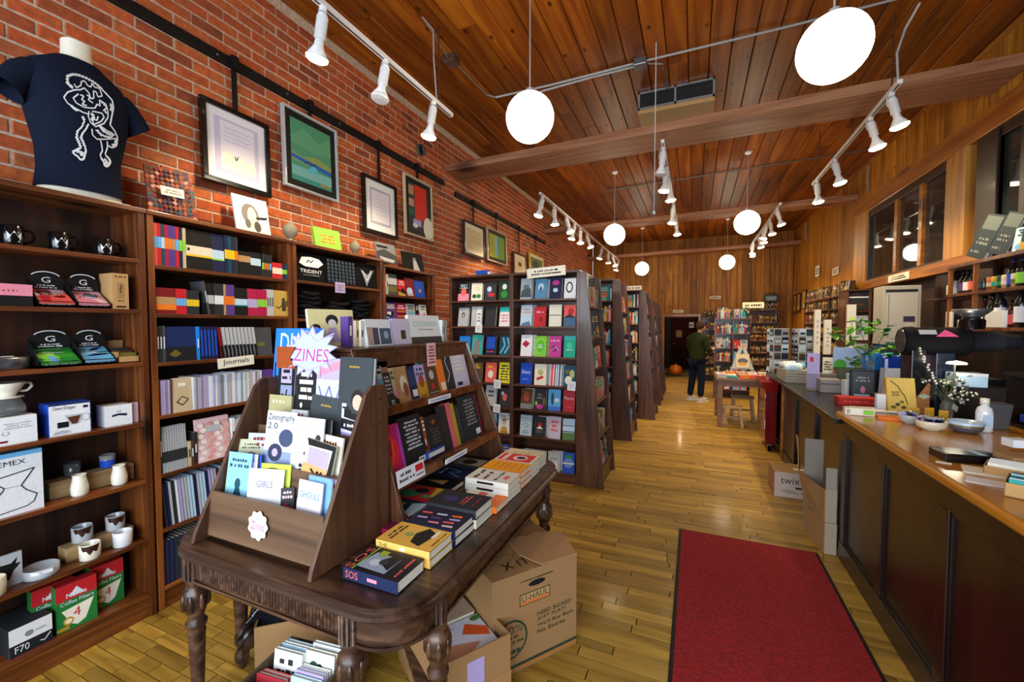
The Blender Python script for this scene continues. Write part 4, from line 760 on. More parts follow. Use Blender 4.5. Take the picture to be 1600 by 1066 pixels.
def heap_shirt(y, x, z, w, d, h, rz, label, seed):
    g2 = random.Random(seed); m = MB(); n = 12; vs = []; rows_ = 5
    for j in range(rows_+1):
        v = j/rows_; rr = (1-abs(2*v-1)**3*.25)
        for i in range(n*2):
            a = 2*math.pi*i/(n*2); cx_, cy_ = math.cos(a), math.sin(a); k = 1/max(abs(cx_), abs(cy_))**.75
            vs.append((cx_*k*w/2*rr*(1+g2.uniform(-.03, .03)), cy_*k*d/2*rr*(1+g2.uniform(-.03, .03)), v*h+g2.uniform(-.004, .004)+.008*math.sin(a*3+seed)))
    N = n*2; m.add(vs, [(j*N+i, j*N+(i+1) % N, (j+1)*N+(i+1) % N, (j+1)*N+i) for j in range(rows_) for i in range(N)]+[tuple(range(N))[::-1], tuple(rows_*N+i for i in range(N))], '0e0e12', smooth=True)
    o = m.build('folded_shirt', 'cloth'); o.location = (x, y, z); o.rotation_euler = (0, 0, R_(rz)); return tag(o, label, 't-shirt', 'black shirts heaped on the shelf')
k = 0
for col, (yc, n_) in enumerate(((2.47, 6), (2.78, 4), (3.06, 5))):
    for i in range(n_):
        heap_shirt(yc+g.uniform(-.02, .02), FX-.14, 1.70+i*.036, .2, .27, .042, 90+g.uniform(-12, 12), f'black folded shirt, {ORD[i]} from bottom, {("bulky pile nearest the journals", "low middle pile", "pile nearest the art books")[col]}', i*7+col)
# ---------------------------------------------------------------- small art-book case
r = Row((FX-.02, 3.36, 1.955), 90, 'top shelf of last wall bookcase', 't-shirt case', 'art books on the top shelf')
r.spine('sky_blue', .02, .2); r.spine('beige', .025, .2); r.face('dark_grey', .15, .215, .02, 6, [('r', 0, .5, 1, .8, 'light_grey'), ('r', .1, .15, .9, .4, 'olive')], desc='dark grey photo book'); r.face('red', .12, .17, .015, 6, gap=.012, seed=4); r.face('dark_red', .15, .2, .02, 6, [('c', .4, .3, .35, .2, 'pale_blue'), ('r', .1, .05, .8, .2, 'light_grey')], desc='dark red photo book'); r.face('blue', .18, .19, .02, 8, [('c', .5, .4, .14, .12, 'gold'), ('r', .05, .05, .95, .95, 'blue'), ('c', .5, .4, .14, .12, 'mustard')], desc='blue book with gold seal')
r = Row((FX-.02, 3.37, 1.69), 90, 'second shelf of last wall bookcase', 't-shirt case', 'art books on the second shelf')
for c, w_, s_ in (('purple', .17, 11), ('crimson', .15, 12), ('light_grey', .15, 13), ('navy', .06, 14), ('white', .13, 15)): r.face(c, w_, .19, .018, 7, seed=s_)
# ---------------------------------------------------------------- things on top of the wall bookcases
ZT = 2.292
def topbook(px0, px1, pyb, h, col, art, label, lean=12, t=.012, inset=.12, rz=90, name='book', z=ZT):
    y0 = wx(px0, pyb, FX-inset).y; y1 = wx(px1, pyb, FX-inset).y
    return book('f', y1-y0, h, t, col, (FX-inset, (y0+y1)/2, z), rz, lean, art=art, label=label, group=None)
gg = random.Random(2)
pat = [('p', [(x+gg.uniform(-.04, .04), y), (x+.07, y+.04), (x+.02, y+.09), (x-.06, y+.05)], gg.choice(['rust', 'c88c74', 'dark_teal', 'dark_red', 'brown', 'navy', 'rust'])) for x in [i*.1+.04 for i in range(10)] for y in [j*.09 for j in range(11)]]
topbook(236, 304, 335, .32, 'dark_red', [('r', 0, 0, 1, 1, '7a2c20')]+pat[:110]+[('r', .25, .42, .75, .6, 'ivory'), ('l', .32, .46, .7, .56, 2, 'brown')], 'red patterned book with cream title box on top of bookcase', rz=82)
topbook(372, 423, 362, .29, 'white', [('c', .45, .55, .25, .27, '8a867c'), ('c', .5, .45, .14, .3, 'ivory'), ('c', .62, .25, .1, .14, '56524a'), ('c', .35, .3, .08, .12, '74706a'), ('p', [(.6, .5), (.95, .55), (.93, .48), (.62, .44)], 'charcoal')], 'white book with grey horse head cover on top of bookcase', rz=86)
topbook(496, 533, 388, .2, 'lime', [('l', .2, .3, .85, .75, 3, 'orange')], 'lime green book with orange scribbled title on top', t=.03, rz=84)
topbook(592, 620, 412, .21, 'grey', [('p', [(0, .5), (.4, .7), (1, .45), (1, 0), (0, 0)], 'dark_grey'), ('r', .05, .75, .6, .85, 'black'), ('p', [(.1, .3), (.9, .2), (.8, .05), (.2, .1)], 'light_grey')], 'grey photograph book leaning on top of bookcase', rz=86, z=2.29)
topbook(634, 662, 422, .23, 'black', [('p', [(.45, 0), (.8, 0), (.65, .6), (.5, .65)], 'light_grey'), ('c', .57, .68, .08, .08, 'grey')], 'black book with pale standing figure on top of bookcase', z=2.247, rz=84)
def finial(px, py, h, label):
    y = wx(px, py, FX-.1).y; s_ = h/.13
    o = MB().lathe([(.001, 0), (.024, 0), (.024, .012), (.014, .02), (.02, .03), (.04, .055), (.045, .08), (.036, .105), (.02, .12), (.012, .128), (.001, .132)], 16, col='8e8672', cap=False).build('stone_finial', 'card'); o.scale = (s_, s_, s_); o.location = (FX-.1, y, ZT-.002); tag(o, label, 'finial', 'stone finials on the bookcases')
finial(454, 375, .16, 'larger stone egg-shaped finial beside the horse book'); finial(555, 400, .14, 'smaller stone egg-shaped finial beside the lime book')
# ---------------------------------------------------------------- dress form with t-shirt
TY = 1.155; tor = empty('dress_form', (FX-.14, TY, ZT), 90, 'white torso form wearing navy graphic t-shirt, on top of bookcase', 'mannequin')
def loft(rings, n=28):     # rings: (z, cx, hw, hd)
    vs = []
    for z, cx, hw, hd in rings:
        for i in range(n):
            a = 2*math.pi*i/n; c_, s_ = math.cos(a), math.sin(a); vs.append((cx+hw*math.copysign(abs(c_)**.85, c_), hd*math.copysign(abs(s_)**.9, s_), z))
    return vs, [(j*n+i, j*n+(i+1) % n, (j+1)*n+(i+1) % n, (j+1)*n+i) for j in range(len(rings)-1) for i in range(n)]
SH = [(.0, 0, .165, .1), (.08, 0, .162, .1), (.16, 0, .162, .102), (.24, 0, .172, .112), (.32, 0, .195, .12), (.40, 0, .205, .118), (.455, 0, .2, .1), (.495, 0, .17, .082), (.525, 0, .115, .066), (.545, 0, .085, .06)]
m = MB(); m.add(*loft([(-.0, 0, .165, .09), (.3, 0, .15, .085), (.44, 0, .15, .07), (.52, 0, .1, .06), (.56, 0, .062, .055), (.62, 0, .056, .052), (.655, 0, .056, .052)]), 'ivory', smooth=True); m.add([(.056*math.cos(i*math.pi/10), .052*math.sin(i*math.pi/10), .656) for i in range(20)], [tuple(range(20))], 'tan')
m.box(-.17, -.085, 0, .17, .085, .012, 'ivory'); m.build('torso', 'paint', tor)
m = MB(); sv, sf = loft([(z+.03, c, a*1.02, b*1.04) for z, c, a, b in SH]); gw = random.Random(6)
sv = [(x+.006*math.sin(z*22+x*9), y*(1+.03*math.sin(x*26+z*14)), z) for x, y, z in sv]; m.add(sv, sf, '121a2c', smooth=True)
for sg in (-1, 1):      # sleeves
    pts = [(.15*sg, 0, .48, .07), (.195*sg, 0, .45, .069), (.23*sg, -.004, .41, .068), (.252*sg, -.006, .365, .074)]; n = 16; vs = []
    for k_, (x, y, z, rr) in enumerate(pts):
        ax = Vector((.55*sg, 0, -.83)).normalized(); u = Vector((0, 1, 0)); v = ax.cross(u)
        vs += [tuple(Vector((x, y, z))+(u*math.cos(t)*rr*.95+v*math.sin(t)*rr*.8)*(1+.05*math.sin(3*t+k_))) for t in [2*math.pi*i/n for i in range(n)]]
    m.add(vs, [(j*n+i, j*n+(i+1) % n, (j+1)*n+(i+1) % n, (j+1)*n+i) for j in range(3) for i in range(n)], '121a2c', smooth=True)
sh = m.build('t_shirt', 'cloth', tor)
def onshirt(u, v):        # u -1..1 across, z height -> point on the shirt front
    z = v; k_ = 0
    R2 = [(z_+.03, c, a*1.02, b*1.04) for z_, c, a, b in SH]
    for q in range(len(R2)-1):
        if R2[q][0] <= z <= R2[q+1][0]: k_ = q; break
    f_ = (z-R2[k_][0])/(R2[k_+1][0]-R2[k_][0]); hw = R2[k_][2]*(1-f_)+R2[k_+1][2]*f_; hd = R2[k_][3]*(1-f_)+R2[k_+1][3]*f_
    c_ = max(-.97, min(.97, u/hw)); c2 = math.copysign(abs(c_)**(1/.85), c_); s_ = -math.sqrt(max(0, 1-c2*c2))**.9
    return Vector((u, hd*s_-.0055, z))
m = MB()
def stroke(pts, r=.0032):
    for a, b in zip(pts[:-1], pts[1:]):
        a, b = Vector(a), Vector(b); L = (b-a).length; s = max(1, int(L/.02)); P = [onshirt(*(a+(b-a)*i/s)) for i in range(s+1)]
        for p, q in zip(P[:-1], P[1:]):
            d = (q-p).normalized(); nn = d.cross(Vector((0, -1, 0))).normalized()*r; m.add([p-nn, p+nn, q+nn, q-nn], [(0, 1, 2, 3)], 'white')
def S(pts, wv=0, r=.0026):
    P = []
    for cx_, cy_ in pts: q = wx(80+cx_/6.27, 100+cy_/6.27, -2.825); P.append(((q.y-TY)/1.0, (q.z-ZT)/1.22))
    if wv:
        Q = []
        for a_, b_ in zip(P[:-1], P[1:]):
            for t in range(4): Q.append((a_[0]+(b_[0]-a_[0])*t/4+(.0035 if t % 2 else -.0035), a_[1]+(b_[1]-a_[1])*t/4+(.0035 if t % 2 else -.0035)))
        P = Q+[P[-1]]
    stroke(P, r)
S([(195, 240), (150, 190), (160, 120), (210, 100), (270, 105), (340, 130), (400, 165), (450, 200), (490, 245)], 1, .0045)
S([(490, 245), (540, 300), (590, 360), (600, 430), (580, 520), (565, 600), (620, 660), (655, 720), (650, 800), (600, 820), (555, 800)], 0, .0032)
S([(570, 400), (585, 440), (565, 460)], 1, .005); S([(640, 740), (640, 790), (600, 800)], 1, .006)
S([(215, 200), (230, 240), (280, 215), (290, 175), (325, 165), (350, 215), (380, 230), (400, 190), (420, 230), (470, 240), (485, 320), (440, 330), (430, 280), (400, 270), (400, 340), (370, 350), (350, 290), (310, 240), (270, 260), (215, 260)])
S([(215, 260), (150, 280), (115, 330), (150, 390), (220, 440), (290, 480), (350, 500)]); S([(250, 300), (200, 340), (230, 390), (300, 430), (360, 440)]); S([(180, 410), (215, 450), (245, 460)], 0, .005)
S([(265, 310), (300, 320), (280, 360), (310, 370), (285, 405), (330, 415)]); S([(330, 310), (360, 330), (345, 360), (390, 390)])
S([(360, 440), (410, 440), (430, 400), (460, 420), (455, 360), (520, 400), (540, 470), (540, 530), (500, 590), (420, 620), (370, 580), (345, 520), (350, 470)])
S([(380, 470), (430, 480), (480, 490), (500, 530), (470, 570), (400, 600), (380, 540), (430, 560), (440, 520)]); S([(370, 490), (400, 520), (380, 560)], 0, .006); S([(480, 380), (530, 430), (500, 460), (540, 500)], 1)
S([(290, 520), (310, 560), (290, 620), (250, 660), (245, 720), (270, 770), (290, 820)], 1); S([(350, 590), (330, 640), (300, 680), (285, 720), (310, 770), (330, 820)], 1)
S([(290, 820), (215, 860), (240, 890), (260, 900), (290, 940), (320, 930), (340, 850), (330, 820)], 0, .004); S([(250, 860), (280, 850), (300, 900), (310, 860)], 0, .005)
S([(385, 640), (395, 700), (440, 740), (520, 740), (640, 730)]); S([(460, 610), (500, 660), (560, 690), (620, 700)], 1, .0045); S([(430, 650), (480, 700), (550, 720), (600, 715)], 1, .003); S([(450, 600), (540, 660), (600, 680)])
S([(475, 750), (490, 800), (500, 850), (480, 890), (490, 920)]); S([(545, 760), (550, 820), (530, 880), (540, 900)]); S([(490, 920), (520, 960), (530, 1000), (560, 1000), (590, 960), (570, 920), (540, 900)], 0, .0045); S([(520, 930), (550, 950), (540, 980), (565, 960)], 0, .0045)
m.build('shirt_print', 'paint', sh)
tor.scale = (1.0, 1.04, 1.22)
# ================================================================ antique table and its racks
TZ = .76
tb = empty('antique_table', (0, 0, 0), 0, 'antique dark walnut table with turned legs carrying both book racks', 'table')
def rounded(x0, y0, x1, y1, r, n=14):
    P = []
    for cx, cy, a0 in ((x1-r, y0+r, -90), (x1-r, y1-r, 0), (x0+r, y1-r, 90), (x0+r, y0+r, 180)):
        P += [(cx+r*math.cos(R_(a0+90*i/n)), cy+r*math.sin(R_(a0+90*i/n))) for i in range(n+1)]
    return P
x0, y0, x1, y1 = -2.03, 1.0, -.78, 2.66
m = MB()
prof = [(0, TZ), (.0, TZ-.012), (-.006, TZ-.02), (.004, TZ-.028), (.012, TZ-.036), (.004, TZ-.046), (-.012, TZ-.052)]
for k, (o, z) in enumerate(prof): pass
rings = [rounded(x0-o, y0-o, x1+o, y1+o, .2+o) for o, z in prof]; n = len(rings[0]); vs = [(p[0], p[1], z) for rg, (o, z) in zip(rings, prof) for p in rg]
m.add(vs, [tuple(range(n))]+[(j*n+i, j*n+(i+1) % n, (j+1)*n+(i+1) % n, (j+1)*n+i) for j in range(len(prof)-1) for i in range(n)]+[tuple((len(prof)-1)*n+i for i in range(n))[::-1]], 'white')
m.build('tabletop', 'antique', tb)
o_ = .035; rg = rounded(x0+o_, y0+o_, x1-o_, y1-o_, .17); m = MB(); n = len(rg)
m.add([(p[0], p[1], z) for z in (.708, .60) for p in rg], [(i, (i+1) % n, n+(i+1) % n, n+i) for i in range(n)], 'white', smooth=True); rg2 = rounded(x0+o_-.008, y0+o_-.008, x1-o_+.008, y1-o_+.008, .178)
m.add([(p[0], p[1], z) for z in (.61, .598) for p in rg2]+[(p[0], p[1], .598) for p in rg], [(i, (i+1) % n, n+(i+1) % n, n+i) for i in range(n)]+[(n+i, n+(i+1) % n, 2*n+(i+1) % n, 2*n+i) for i in range(n)], 'white')
m.build('apron', 'antique', tb)
m = MB(); xx = x0+.2          # reeding on the front apron
while xx < x1-.24: m.cyl((xx, y0+o_, .622), (xx, y0+o_, .70), .0075, n=6, cap=False); xx += .0165
yy = y0+.26
tag(m.build('reeding', 'antique', tb), kind='stuff')
lp = [(.0, .0), (.014, .0), (.018, .02), (.03, .04), (.031, .07), (.02, .09), (.022, .1), (.026, .2), (.032, .36), (.034, .37), (.028, .385), (.038, .395), (.04, .41), (.028, .425), (.03, .44), (.042, .48), (.047, .52), (.044, .55), (.03, .565), (.034, .575), (.034, .6)]
lp = [(r*1.0, z) for r, z in lp]
def leg(x, y):
    m = MB().lathe(lp, 14, (x, y, 0), cap=False)
    for i in range(7): a = 2*math.pi*i/7; m.ball((x+.042*math.cos(a), y+.042*math.sin(a), .505), .012, n=6, k=5, sz=3)
    m.cyl((x, y, .595), (x, y, .708), .036, n=8)
    for i in range(5): a = R_(-90+(i-2)*28); m.cyl((x+.036*math.cos(a), y+.036*math.sin(a), .6), (x+.036*math.cos(a), y+.036*math.sin(a), .705), .007, n=6)
    m.build('leg', 'antique', tb)
for x, y in ((-1.04, 1.05), (-.83, 1.25), (-1.9, 1.06), (-1.98, 1.3), (-.83, 2.42), (-1.02, 2.6), (-1.98, 2.42), (-1.8, 2.6)): leg(x, y)
def beamm(a, b, w, z0, z1, mb):
    a = Vector(a); b = Vector(b); d = (b-a).normalized(); q = Vector((-d.y, d.x, 0))*w/2
    mb.hexa([(*(a-q)[:2], z0), (*(b-q)[:2], z0), (*(b+q)[:2], z0), (*(a+q)[:2], z0)], [(*(a-q)[:2], z1), (*(b-q)[:2], z1), (*(b+q)[:2], z1), (*(a+q)[:2], z1)])
for a, b in (((-1.98, 1.3, 0), (-1.4, 1.75, 0)), ((-.83, 1.25, 0), (-1.4, 1.75, 0)), ((-1.4, 1.75, 0), (-1.4, 2.1, 0)), ((-1.4, 2.1, 0), (-.83, 2.42, 0)), ((-1.4, 2.1, 0), (-1.98, 2.42, 0))):
    m = MB(); beamm(a, b, .05, .13, .17, m); m.build('stretcher', 'antique', tb, bevel=.008)
m = MB(); m.ball((-1.96, 1.32, .15), .06, n=10, k=7, sz=1.1); m.ball((-1.92, 1.36, .2), .035, n=10, k=7); m.build('carved_scroll', 'antique', tb)
# ---- zine rack
zr = empty('zine_rack', (0, 0, 0), 0, 'brown laminate tiered zine rack on the table front', 'rack')
ZX0, ZX1 = -1.87, -1.2
side_p = [(1.03, TZ+.002), (1.44, TZ+.002), (1.44, 1.36), (1.425, 1.395), (1.39, 1.405), (1.345, 1.40), (1.31, 1.37), (1.04, .80)]
for x in (ZX0, ZX1-.018): MB().prism(side_p, 'x', x, x+.018).build('side_panel', 'laminate_v', zr, bevel=.002)
holes = MB(); hr = random.Random(3)
for z in [.84+.1*i for i in range(6)]:
    for y in (1.36, 1.12+.45*(z-.8)): holes.lathe([(.0001, 0), (.004, 0)], 8, (ZX1+.0006, y+.03, z), '2a1810', axis='x', cap=False)
holes.build('peg_holes', 'paint', zr)['kind'] = 'stuff'
def board(y, z0, z1, dy=.02, name='tier_board'): MB().hexa([(ZX0+.018, y, z0), (ZX1-.018, y, z0), (ZX1-.018, y+.012, z0), (ZX0+.018, y+.012, z0)], [(ZX0+.018, y+dy, z1), (ZX1-.018, y+dy, z1), (ZX1-.018, y+dy+.012, z1), (ZX0+.018, y+dy+.012, z1)]).build(name, 'laminate', zr, bevel=.001)
board(1.085, .775, .955, .02); board(1.19, .86, 1.06, .02); board(1.30, 1.02, 1.19, .02); board(1.41, .78, 1.33, .01, 'back_panel')
for y, z in ((1.10, .857), (1.2, .977), (1.31, 1.097)): MB().box(ZX0+.018, y, z, ZX1-.018, y+.11, z+.012).build('tier_shelf', 'laminate', zr)
ZG = 'zines in the laminate rack'
def bo(mode, w_, h_, t_, c_, loc, *a, **k):
    x_, y_, z_ = loc; dz, dh = {.80: (.07, -.07), .9: (.09, -.055), 1.06: (.05, -.04), 1.05: (.05, -.03), .95: (.06, -.05)}.get(z_, (0, 0))
    return book(mode, w_, h_+dh, t_, c_, (x_, y_, z_+dz), *a, group=ZG, name='zine', cat='zine', **k)
scal = [(.5+(.46+.04*math.cos(9*t))*math.cos(t), .5+(.46+.04*math.cos(9*t))*math.sin(t)) for t in [i*2*math.pi/54 for i in range(54)]]
s = MB(); s.M = Matrix.Scale(1, 4); s.art([('p', scal, 'ivory'), ('t', 'Zines', .18, .36, .82, .62, 'magenta')], 0, 0, .115, .115, y=0); s.add([], []); o = s.build('zine_label', 'paint'); o.location = (-1.60, 1.080, .815); o.rotation_euler = (R_(-6), 0, 0); tag(o, 'white scalloped label reading Zines on the rack front', 'sign')
T1, T2, T3, T4 = (1.12, .79), (1.215, .895), (1.325, 1.055), (1.35, 1.27)
# tier 1 (lowest)
bo('f', .13, .305, .004, 'sky_blue', (-1.775, 1.15, .80), 6, 9, art=[('r', 0, 0, 1, 1, '8cc8e0'), ('l', .08, .72, .92, .92, 2, '1c3c50'), ('c', .5, .45, .12, .1, 'dark_teal'), ('p', [(.3, .15), (.75, .15), (.6, .38), (.42, .38)], 'dark_teal')], label='pale blue zine with teal figure, frontmost on lowest tier')
for i, c in enumerate(('lavender', 'white', 'navy', 'blue')): bo('f', .13, .30, .004, c, (-1.765+.008*i, 1.158+.006*i, .80), 8, 9-i, label=f'{nm(c)} zine directly behind the pale blue one, {ORD[i]} back', seed=i)
bo('f', .14, .28, .004, 'lime', (-1.565, 1.165, .80), 12, 8, art=[('r', 0, 0, 1, 1, 'c8d84c'), ('c', .4, .88, .2, .05, 'olive')], label='yellow green zine peeking above the white GIRLS zine')
bo('f', .16, .265, .004, 'white', (-1.585, 1.135, .80), 14, 10, art=[('t', 'GIRLS', .25, .62, .7, .76, '7a68b0'), ('l', .3, .5, .68, .58, 1, 'pale_pink'), ('p', [(.45, .1), (.6, .05), (.55, .3), (.42, .34)], 'black'), ('c', .15, .12, .1, .1, 'coral'), ('c', .9, .1, .09, .1, 'coral'), ('c', .3, .08, .08, .06, 'tan')], label='white zine titled GIRLS on the lowest tier')
bo('f', .05, .2, .004, 'charcoal', (-1.475, 1.16, .80), 35, 8, label='narrow charcoal zine beside the GIRLS zine')
bo('f', .125, .265, .006, 'pale_blue', (-1.315, 1.16, .80), -2, 7, art=[('r', 0, 0, 1, 1, '78a8d8')], label='sky blue zine behind the white GHOULS zine')
bo('f', .13, .25, .006, 'white', (-1.345, 1.14, .80), -2, 8, art=[('t', 'GHOULS', .08, .64, .9, .78, '4c8cb0'), ('r', 0, .12, 1, .26, 'a8d8dc'), ('l', .15, .28, .7, .34, 1, 'crimson'), ('r', 0, .36, 1, .6, 'ece0f0')], label='white zine titled GHOULS on the lowest tier')
bo('f', .11, .26, .006, 'lavender', (-1.285, 1.175, .80), -2, 7, label='lavender zine at the rack side, lowest tier')
# tier 2
bo('f', .125, .21, .004, 'olive', (-1.79, 1.225, .9), 22, 12, art=[('r', 0, 0, 1, 1, 'b8b898'), ('l', .15, .72, .85, .9, 2, '40402c'), ('c', .5, .4, .3, .25, '6c5464')], label='grey green zine with purple oval on middle tier')
bo('f', .12, .235, .004, 'light_grey', (-1.76, 1.245, .9), 15, 8, label='light grey zine behind the grey green one')
bo('f', .165, .345, .005, 'white', (-1.625, 1.225, .9), 4, 9, art=[('t', 'Zineography', .05, .84, .95, .96, 'navy'), ('t', '2.0', .06, .74, .4, .83, 'navy'), ('r', .0, .0, 1, .42, '8898c0'), ('c', .72, .62, .24, .13, '3c4868'), ('c', .4, .4, .24, .13, '2c3450'), ('c', .4, .4, .1, .06, 'lavender'), ('r', .25, .06, .72, .24, 'white'), ('l', .32, .09, .65, .21, 2, 'charcoal')], label='white and blue comic zine with round figures on middle tier')
bo('f', .17, .335, .006, 'white', (-1.455, 1.22, .9), 0, 8, art=[('l', .15, .85, .75, .9, 1, 'light_grey'), ('k', [(.2, .1), (.35, .25), (.5, .15), (.7, .3), (.85, .2)], .006, 'black'), ('c', .35, .3, .06, .03, 'charcoal'), ('c', .62, .22, .07, .03, 'charcoal'), ('k', [(.45, .5), (.55, .42), (.7, .5), (.8, .42)], .008, 'black'), ('c', .85, .72, .08, .05, 'charcoal'), ('k', [(.3, .06), (.5, .3), (.6, .05)], .004, 'black')], label='white zine with black ink branches on middle tier')
bo('f', .15, .3, .012, 'charcoal', (-1.44, 1.262, .95), -2, 6, label='charcoal zines edge seen behind the ink branch zine')
bo('f', .165, .25, .008, 'cream', (-1.385, 1.205, .9), -3, 9, tilt=7, art=[('p', [(0, 1), (.08, .86), (.9, .9), (1, 1)], 'black'), ('p', [(.9, .9), (1, 1), (1, .25), (.85, .4)], 'black'), ('r', .12, .5, .82, .84, 'lavender'), ('r', .0, .25, .84, .5, 'f0a468'), ('r', 0, 0, 1, .25, 'e8c0a0'), ('k', [(.5, .05), (.52, .3), (.3, .42)], .005, 'black'), ('k', [(.7, .08), (.55, .28), (.7, .42)], .005, 'black'), ('c', .55, .38, .05, .04, 'black')], label='zine with sunset cover and dancing figure at rack side')
bo('f', .16, .27, .008, 'ivory', (-1.365, 1.236, .9), -4, 8, label='ivory zine behind the sunset dancer zine', tilt=3)
# tier 3
bo('f', .14, .26, .01, 'olive', (-1.735, 1.325, 1.06), 2, 6, art=[('r', 0, 0, 1, 1, 'b0a678'), ('l', .15, .82, .7, .92, 1, 'cream'), ('c', .48, .3, .22, .2, '1c1410'), ('c', .48, .34, .12, .13, 'e0a890'), ('p', [(.2, 0), (.8, 0), (.66, .16), (.3, .16)], 'black')], label='khaki booklet with dark haired portrait, third tier')
bo('f', .1, .2, .01, 'white', (-1.62, 1.33, 1.06), 2, 6, label='small white booklet between portrait booklets, third tier')
hair = [('r', 0, 0, 1, 1, '343c40'), ('l', .3, .8, .62, .86, 1, 'mustard'), ('c', .6, .26, .2, .17, '1c1614'), ('c', .6, .2, .15, .14, 'e4b49c')]
bo('f', .185, .27, .02, 'charcoal', (-1.47, 1.33, 1.06), 3, 7, tilt=5, art=hair, label='dark slate book with small face, tilted on third tier', pages='white')
bo('f', .135, .25, .01, 'lavender', (-1.3, 1.33, 1.05), -1, 5, art=[('r', 0, .45, 1, 1, 'e4e0f0'), ('r', .02, .9, .8, .94, 'black'), ('p', [(.1, .74), (.85, .66), (.85, .88), (.1, .9)], 'black'), ('p', [(.0, .52), (.9, .44), (.9, .66), (0, .72)], '1c1a24'), ('l', .1, .54, .85, .64, 1, 'white'), ('r', 0, 0, 1, .4, 'b8b4e0')], label='lavender zine with black title blocks, third tier')
# top tier
for i, (xx, w_, c, a_) in enumerate(((-1.73, .1, 'black', [('r', .2, .5, .85, .92, 'lavender'), ('l', .25, .55, .8, .9, 3, 'black'), ('r', .2, .05, .9, .46, '8890b0'), ('k', [(.3, .3), (.5, .2), (.6, .38)], .004, 'black')]), (-1.6, .12, 'black', [('l', .15, .2, .85, .9, 5, 'ivory'), ('c', .3, .12, .06, .05, 'white')]), (-1.46, .15, 'lavender', [('p', [(0, .8), (1, .98), (1, .84), (0, .66)], 'pink'), ('r', 0, 0, 1, .62, 'c4c4dc'), ('k', [(.1, .5), (.3, .2), (.5, .5), (.7, .15), (.9, .5)], .004, '7078a8')]))):
    bo('f', w_, .245, .012, c, (xx, 1.36, 1.26), 2, 5, art=a_, label=('black zine with lavender text panel, top tier', 'black zine with slanted white strips, top tier', 'lavender zine with pink ribbon, top tier')[i], pages='white')
bo('f', .045, .24, .012, 'lavender', (-1.665, 1.375, 1.26), 0, 5, label='sliver of grey violet zine between black ones, top tier', seed=5)
bo('f', .185, .235, .022, 'charcoal', (-1.30, 1.345, 1.28), -2, 5, art=hair, label='dark slate book with small face at top rack corner', pages='white')
# star sign, blue book, yellow book
star = [(.5+(.5 if i % 2 else .34)*math.cos(i*math.pi/14)*1., .5+(.5 if i % 2 else .34)*math.sin(i*math.pi/14)) for i in range(28)]
s = MB(); W, H = .33, .24; s.prism([(a*W, b*H) for a, b in star], 'y', 0, .004, 'lavender'); s.art([('p', [(.5+(a-.5)*.92, .5+(b-.5)*.92) for a, b in star], 'pale_blue'), ('k', [(.1, .6), (.4, .9), (.6, .7), (.9, .85)], .003, 'lavender'), ('k', [(.15, .3), (.5, .15), (.8, .3)], .003, 'lavender'), ('t', 'ZINES', .2, .32, .84, .56, 'magenta')], 0, 0, W, H, y=-.0008)
o = s.build('starburst_sign', 'paint'); o.location = (-1.75, 1.365, 1.41); o.rotation_euler = (R_(-8), 0, 0); tag(o, 'pale spiky starburst paper sign reading ZINES above the rack', 'sign')
s = MB(); s.prism([(0, 0), (.12, 0), (.085, .05), (.12, .1), (0, .1)], 'y', 0, .004, 'rust'); o = s.build('cardboard_pointer', 'card'); o.location = (-1.79, 1.372, 1.45); tag(o, 'small notched brown cardboard piece behind the starburst sign', 'card')
book('f', .29, .29, .02, 'bright_blue', (-1.765, 1.445, 1.345), 3, 6, art=[('r', 0, 0, 1, 1, '1c7ce0'), ('t', 'DIANE', .12, .6, 1.0, .92, 'white'), ('t', 'DO', .03, .16, .5, .42, '14203c')], label='bright blue hardback titled DIANE standing behind zine rack', group=None)
# ---- A-frame book rack
ar = empty('book_rack', (0, 0, 0), 0, 'dark brown sloped double shelf book rack on the table', 'rack')
RY0, RY1 = 1.46, 2.52
for y in (RY0, RY1-.022): MB().prism([(-1.95, TZ+.002), (-1.13, TZ+.002), (-1.2, 1.0), (-1.42, 1.53), (-1.66, 1.53), (-1.88, 1.0)], 'y', y, y+.022).build('side_panel', 'unit_v', ar, bevel=.003)
MB().box(-1.56, RY0+.022, .9, -1.545, RY1-.022, 1.53).build('back_board', 'unit', ar)
MB().box(-1.80, RY0, 1.52, -1.42, RY1, 1.54).build('top_shelf', 'unit', ar, bevel=.003)
MB().box(-1.43, RY0+.02, 1.44, -1.42, RY1-.02, 1.52).build('top_rail', 'unit', ar)
for x, z in ((-1.31, 1.255), (-1.19, .95)):
    MB().hexa([(-1.545, RY0+.022, z-.045), (x, RY0+.022, z-.02), (x, RY1-.022, z-.02), (-1.545, RY1-.022, z-.045)], [(-1.545, RY0+.022, z-.025), (x, RY0+.022, z), (x, RY1-.022, z), (-1.545, RY1-.022, z-.025)]).build('shelf', 'shelf', ar, bevel=.002)
    MB().box(x, RY0+.022, z-.03, x+.012, RY1-.022, z+.015).build('shelf_lip', 'shelf', ar, bevel=.002)
def rackrow(z, x, items, place, grp, lean=14):
    y = None
    for i, (px, w_, h, t, c, kind, art, desc, tl) in enumerate(items):
        y = px; book(kind, w_, h, t, c, (x, y, z), 90+(0 if kind == 'f' else -40 if tl == 99 else 0), lean, art=art, label=f'{desc}, {place}', group=grp, seed=i+int(z*10), tilt=0 if tl == 99 else tl)
SG = 'upper shelf of the sloped rack'
bc = lambda n=6: [('l', .12, .35, .88, .92, n, 'light_grey'), ('r', .55, .05, .88, .16, 'white'), ('l', .6, .06, .85, .15, 1, 'navy')]
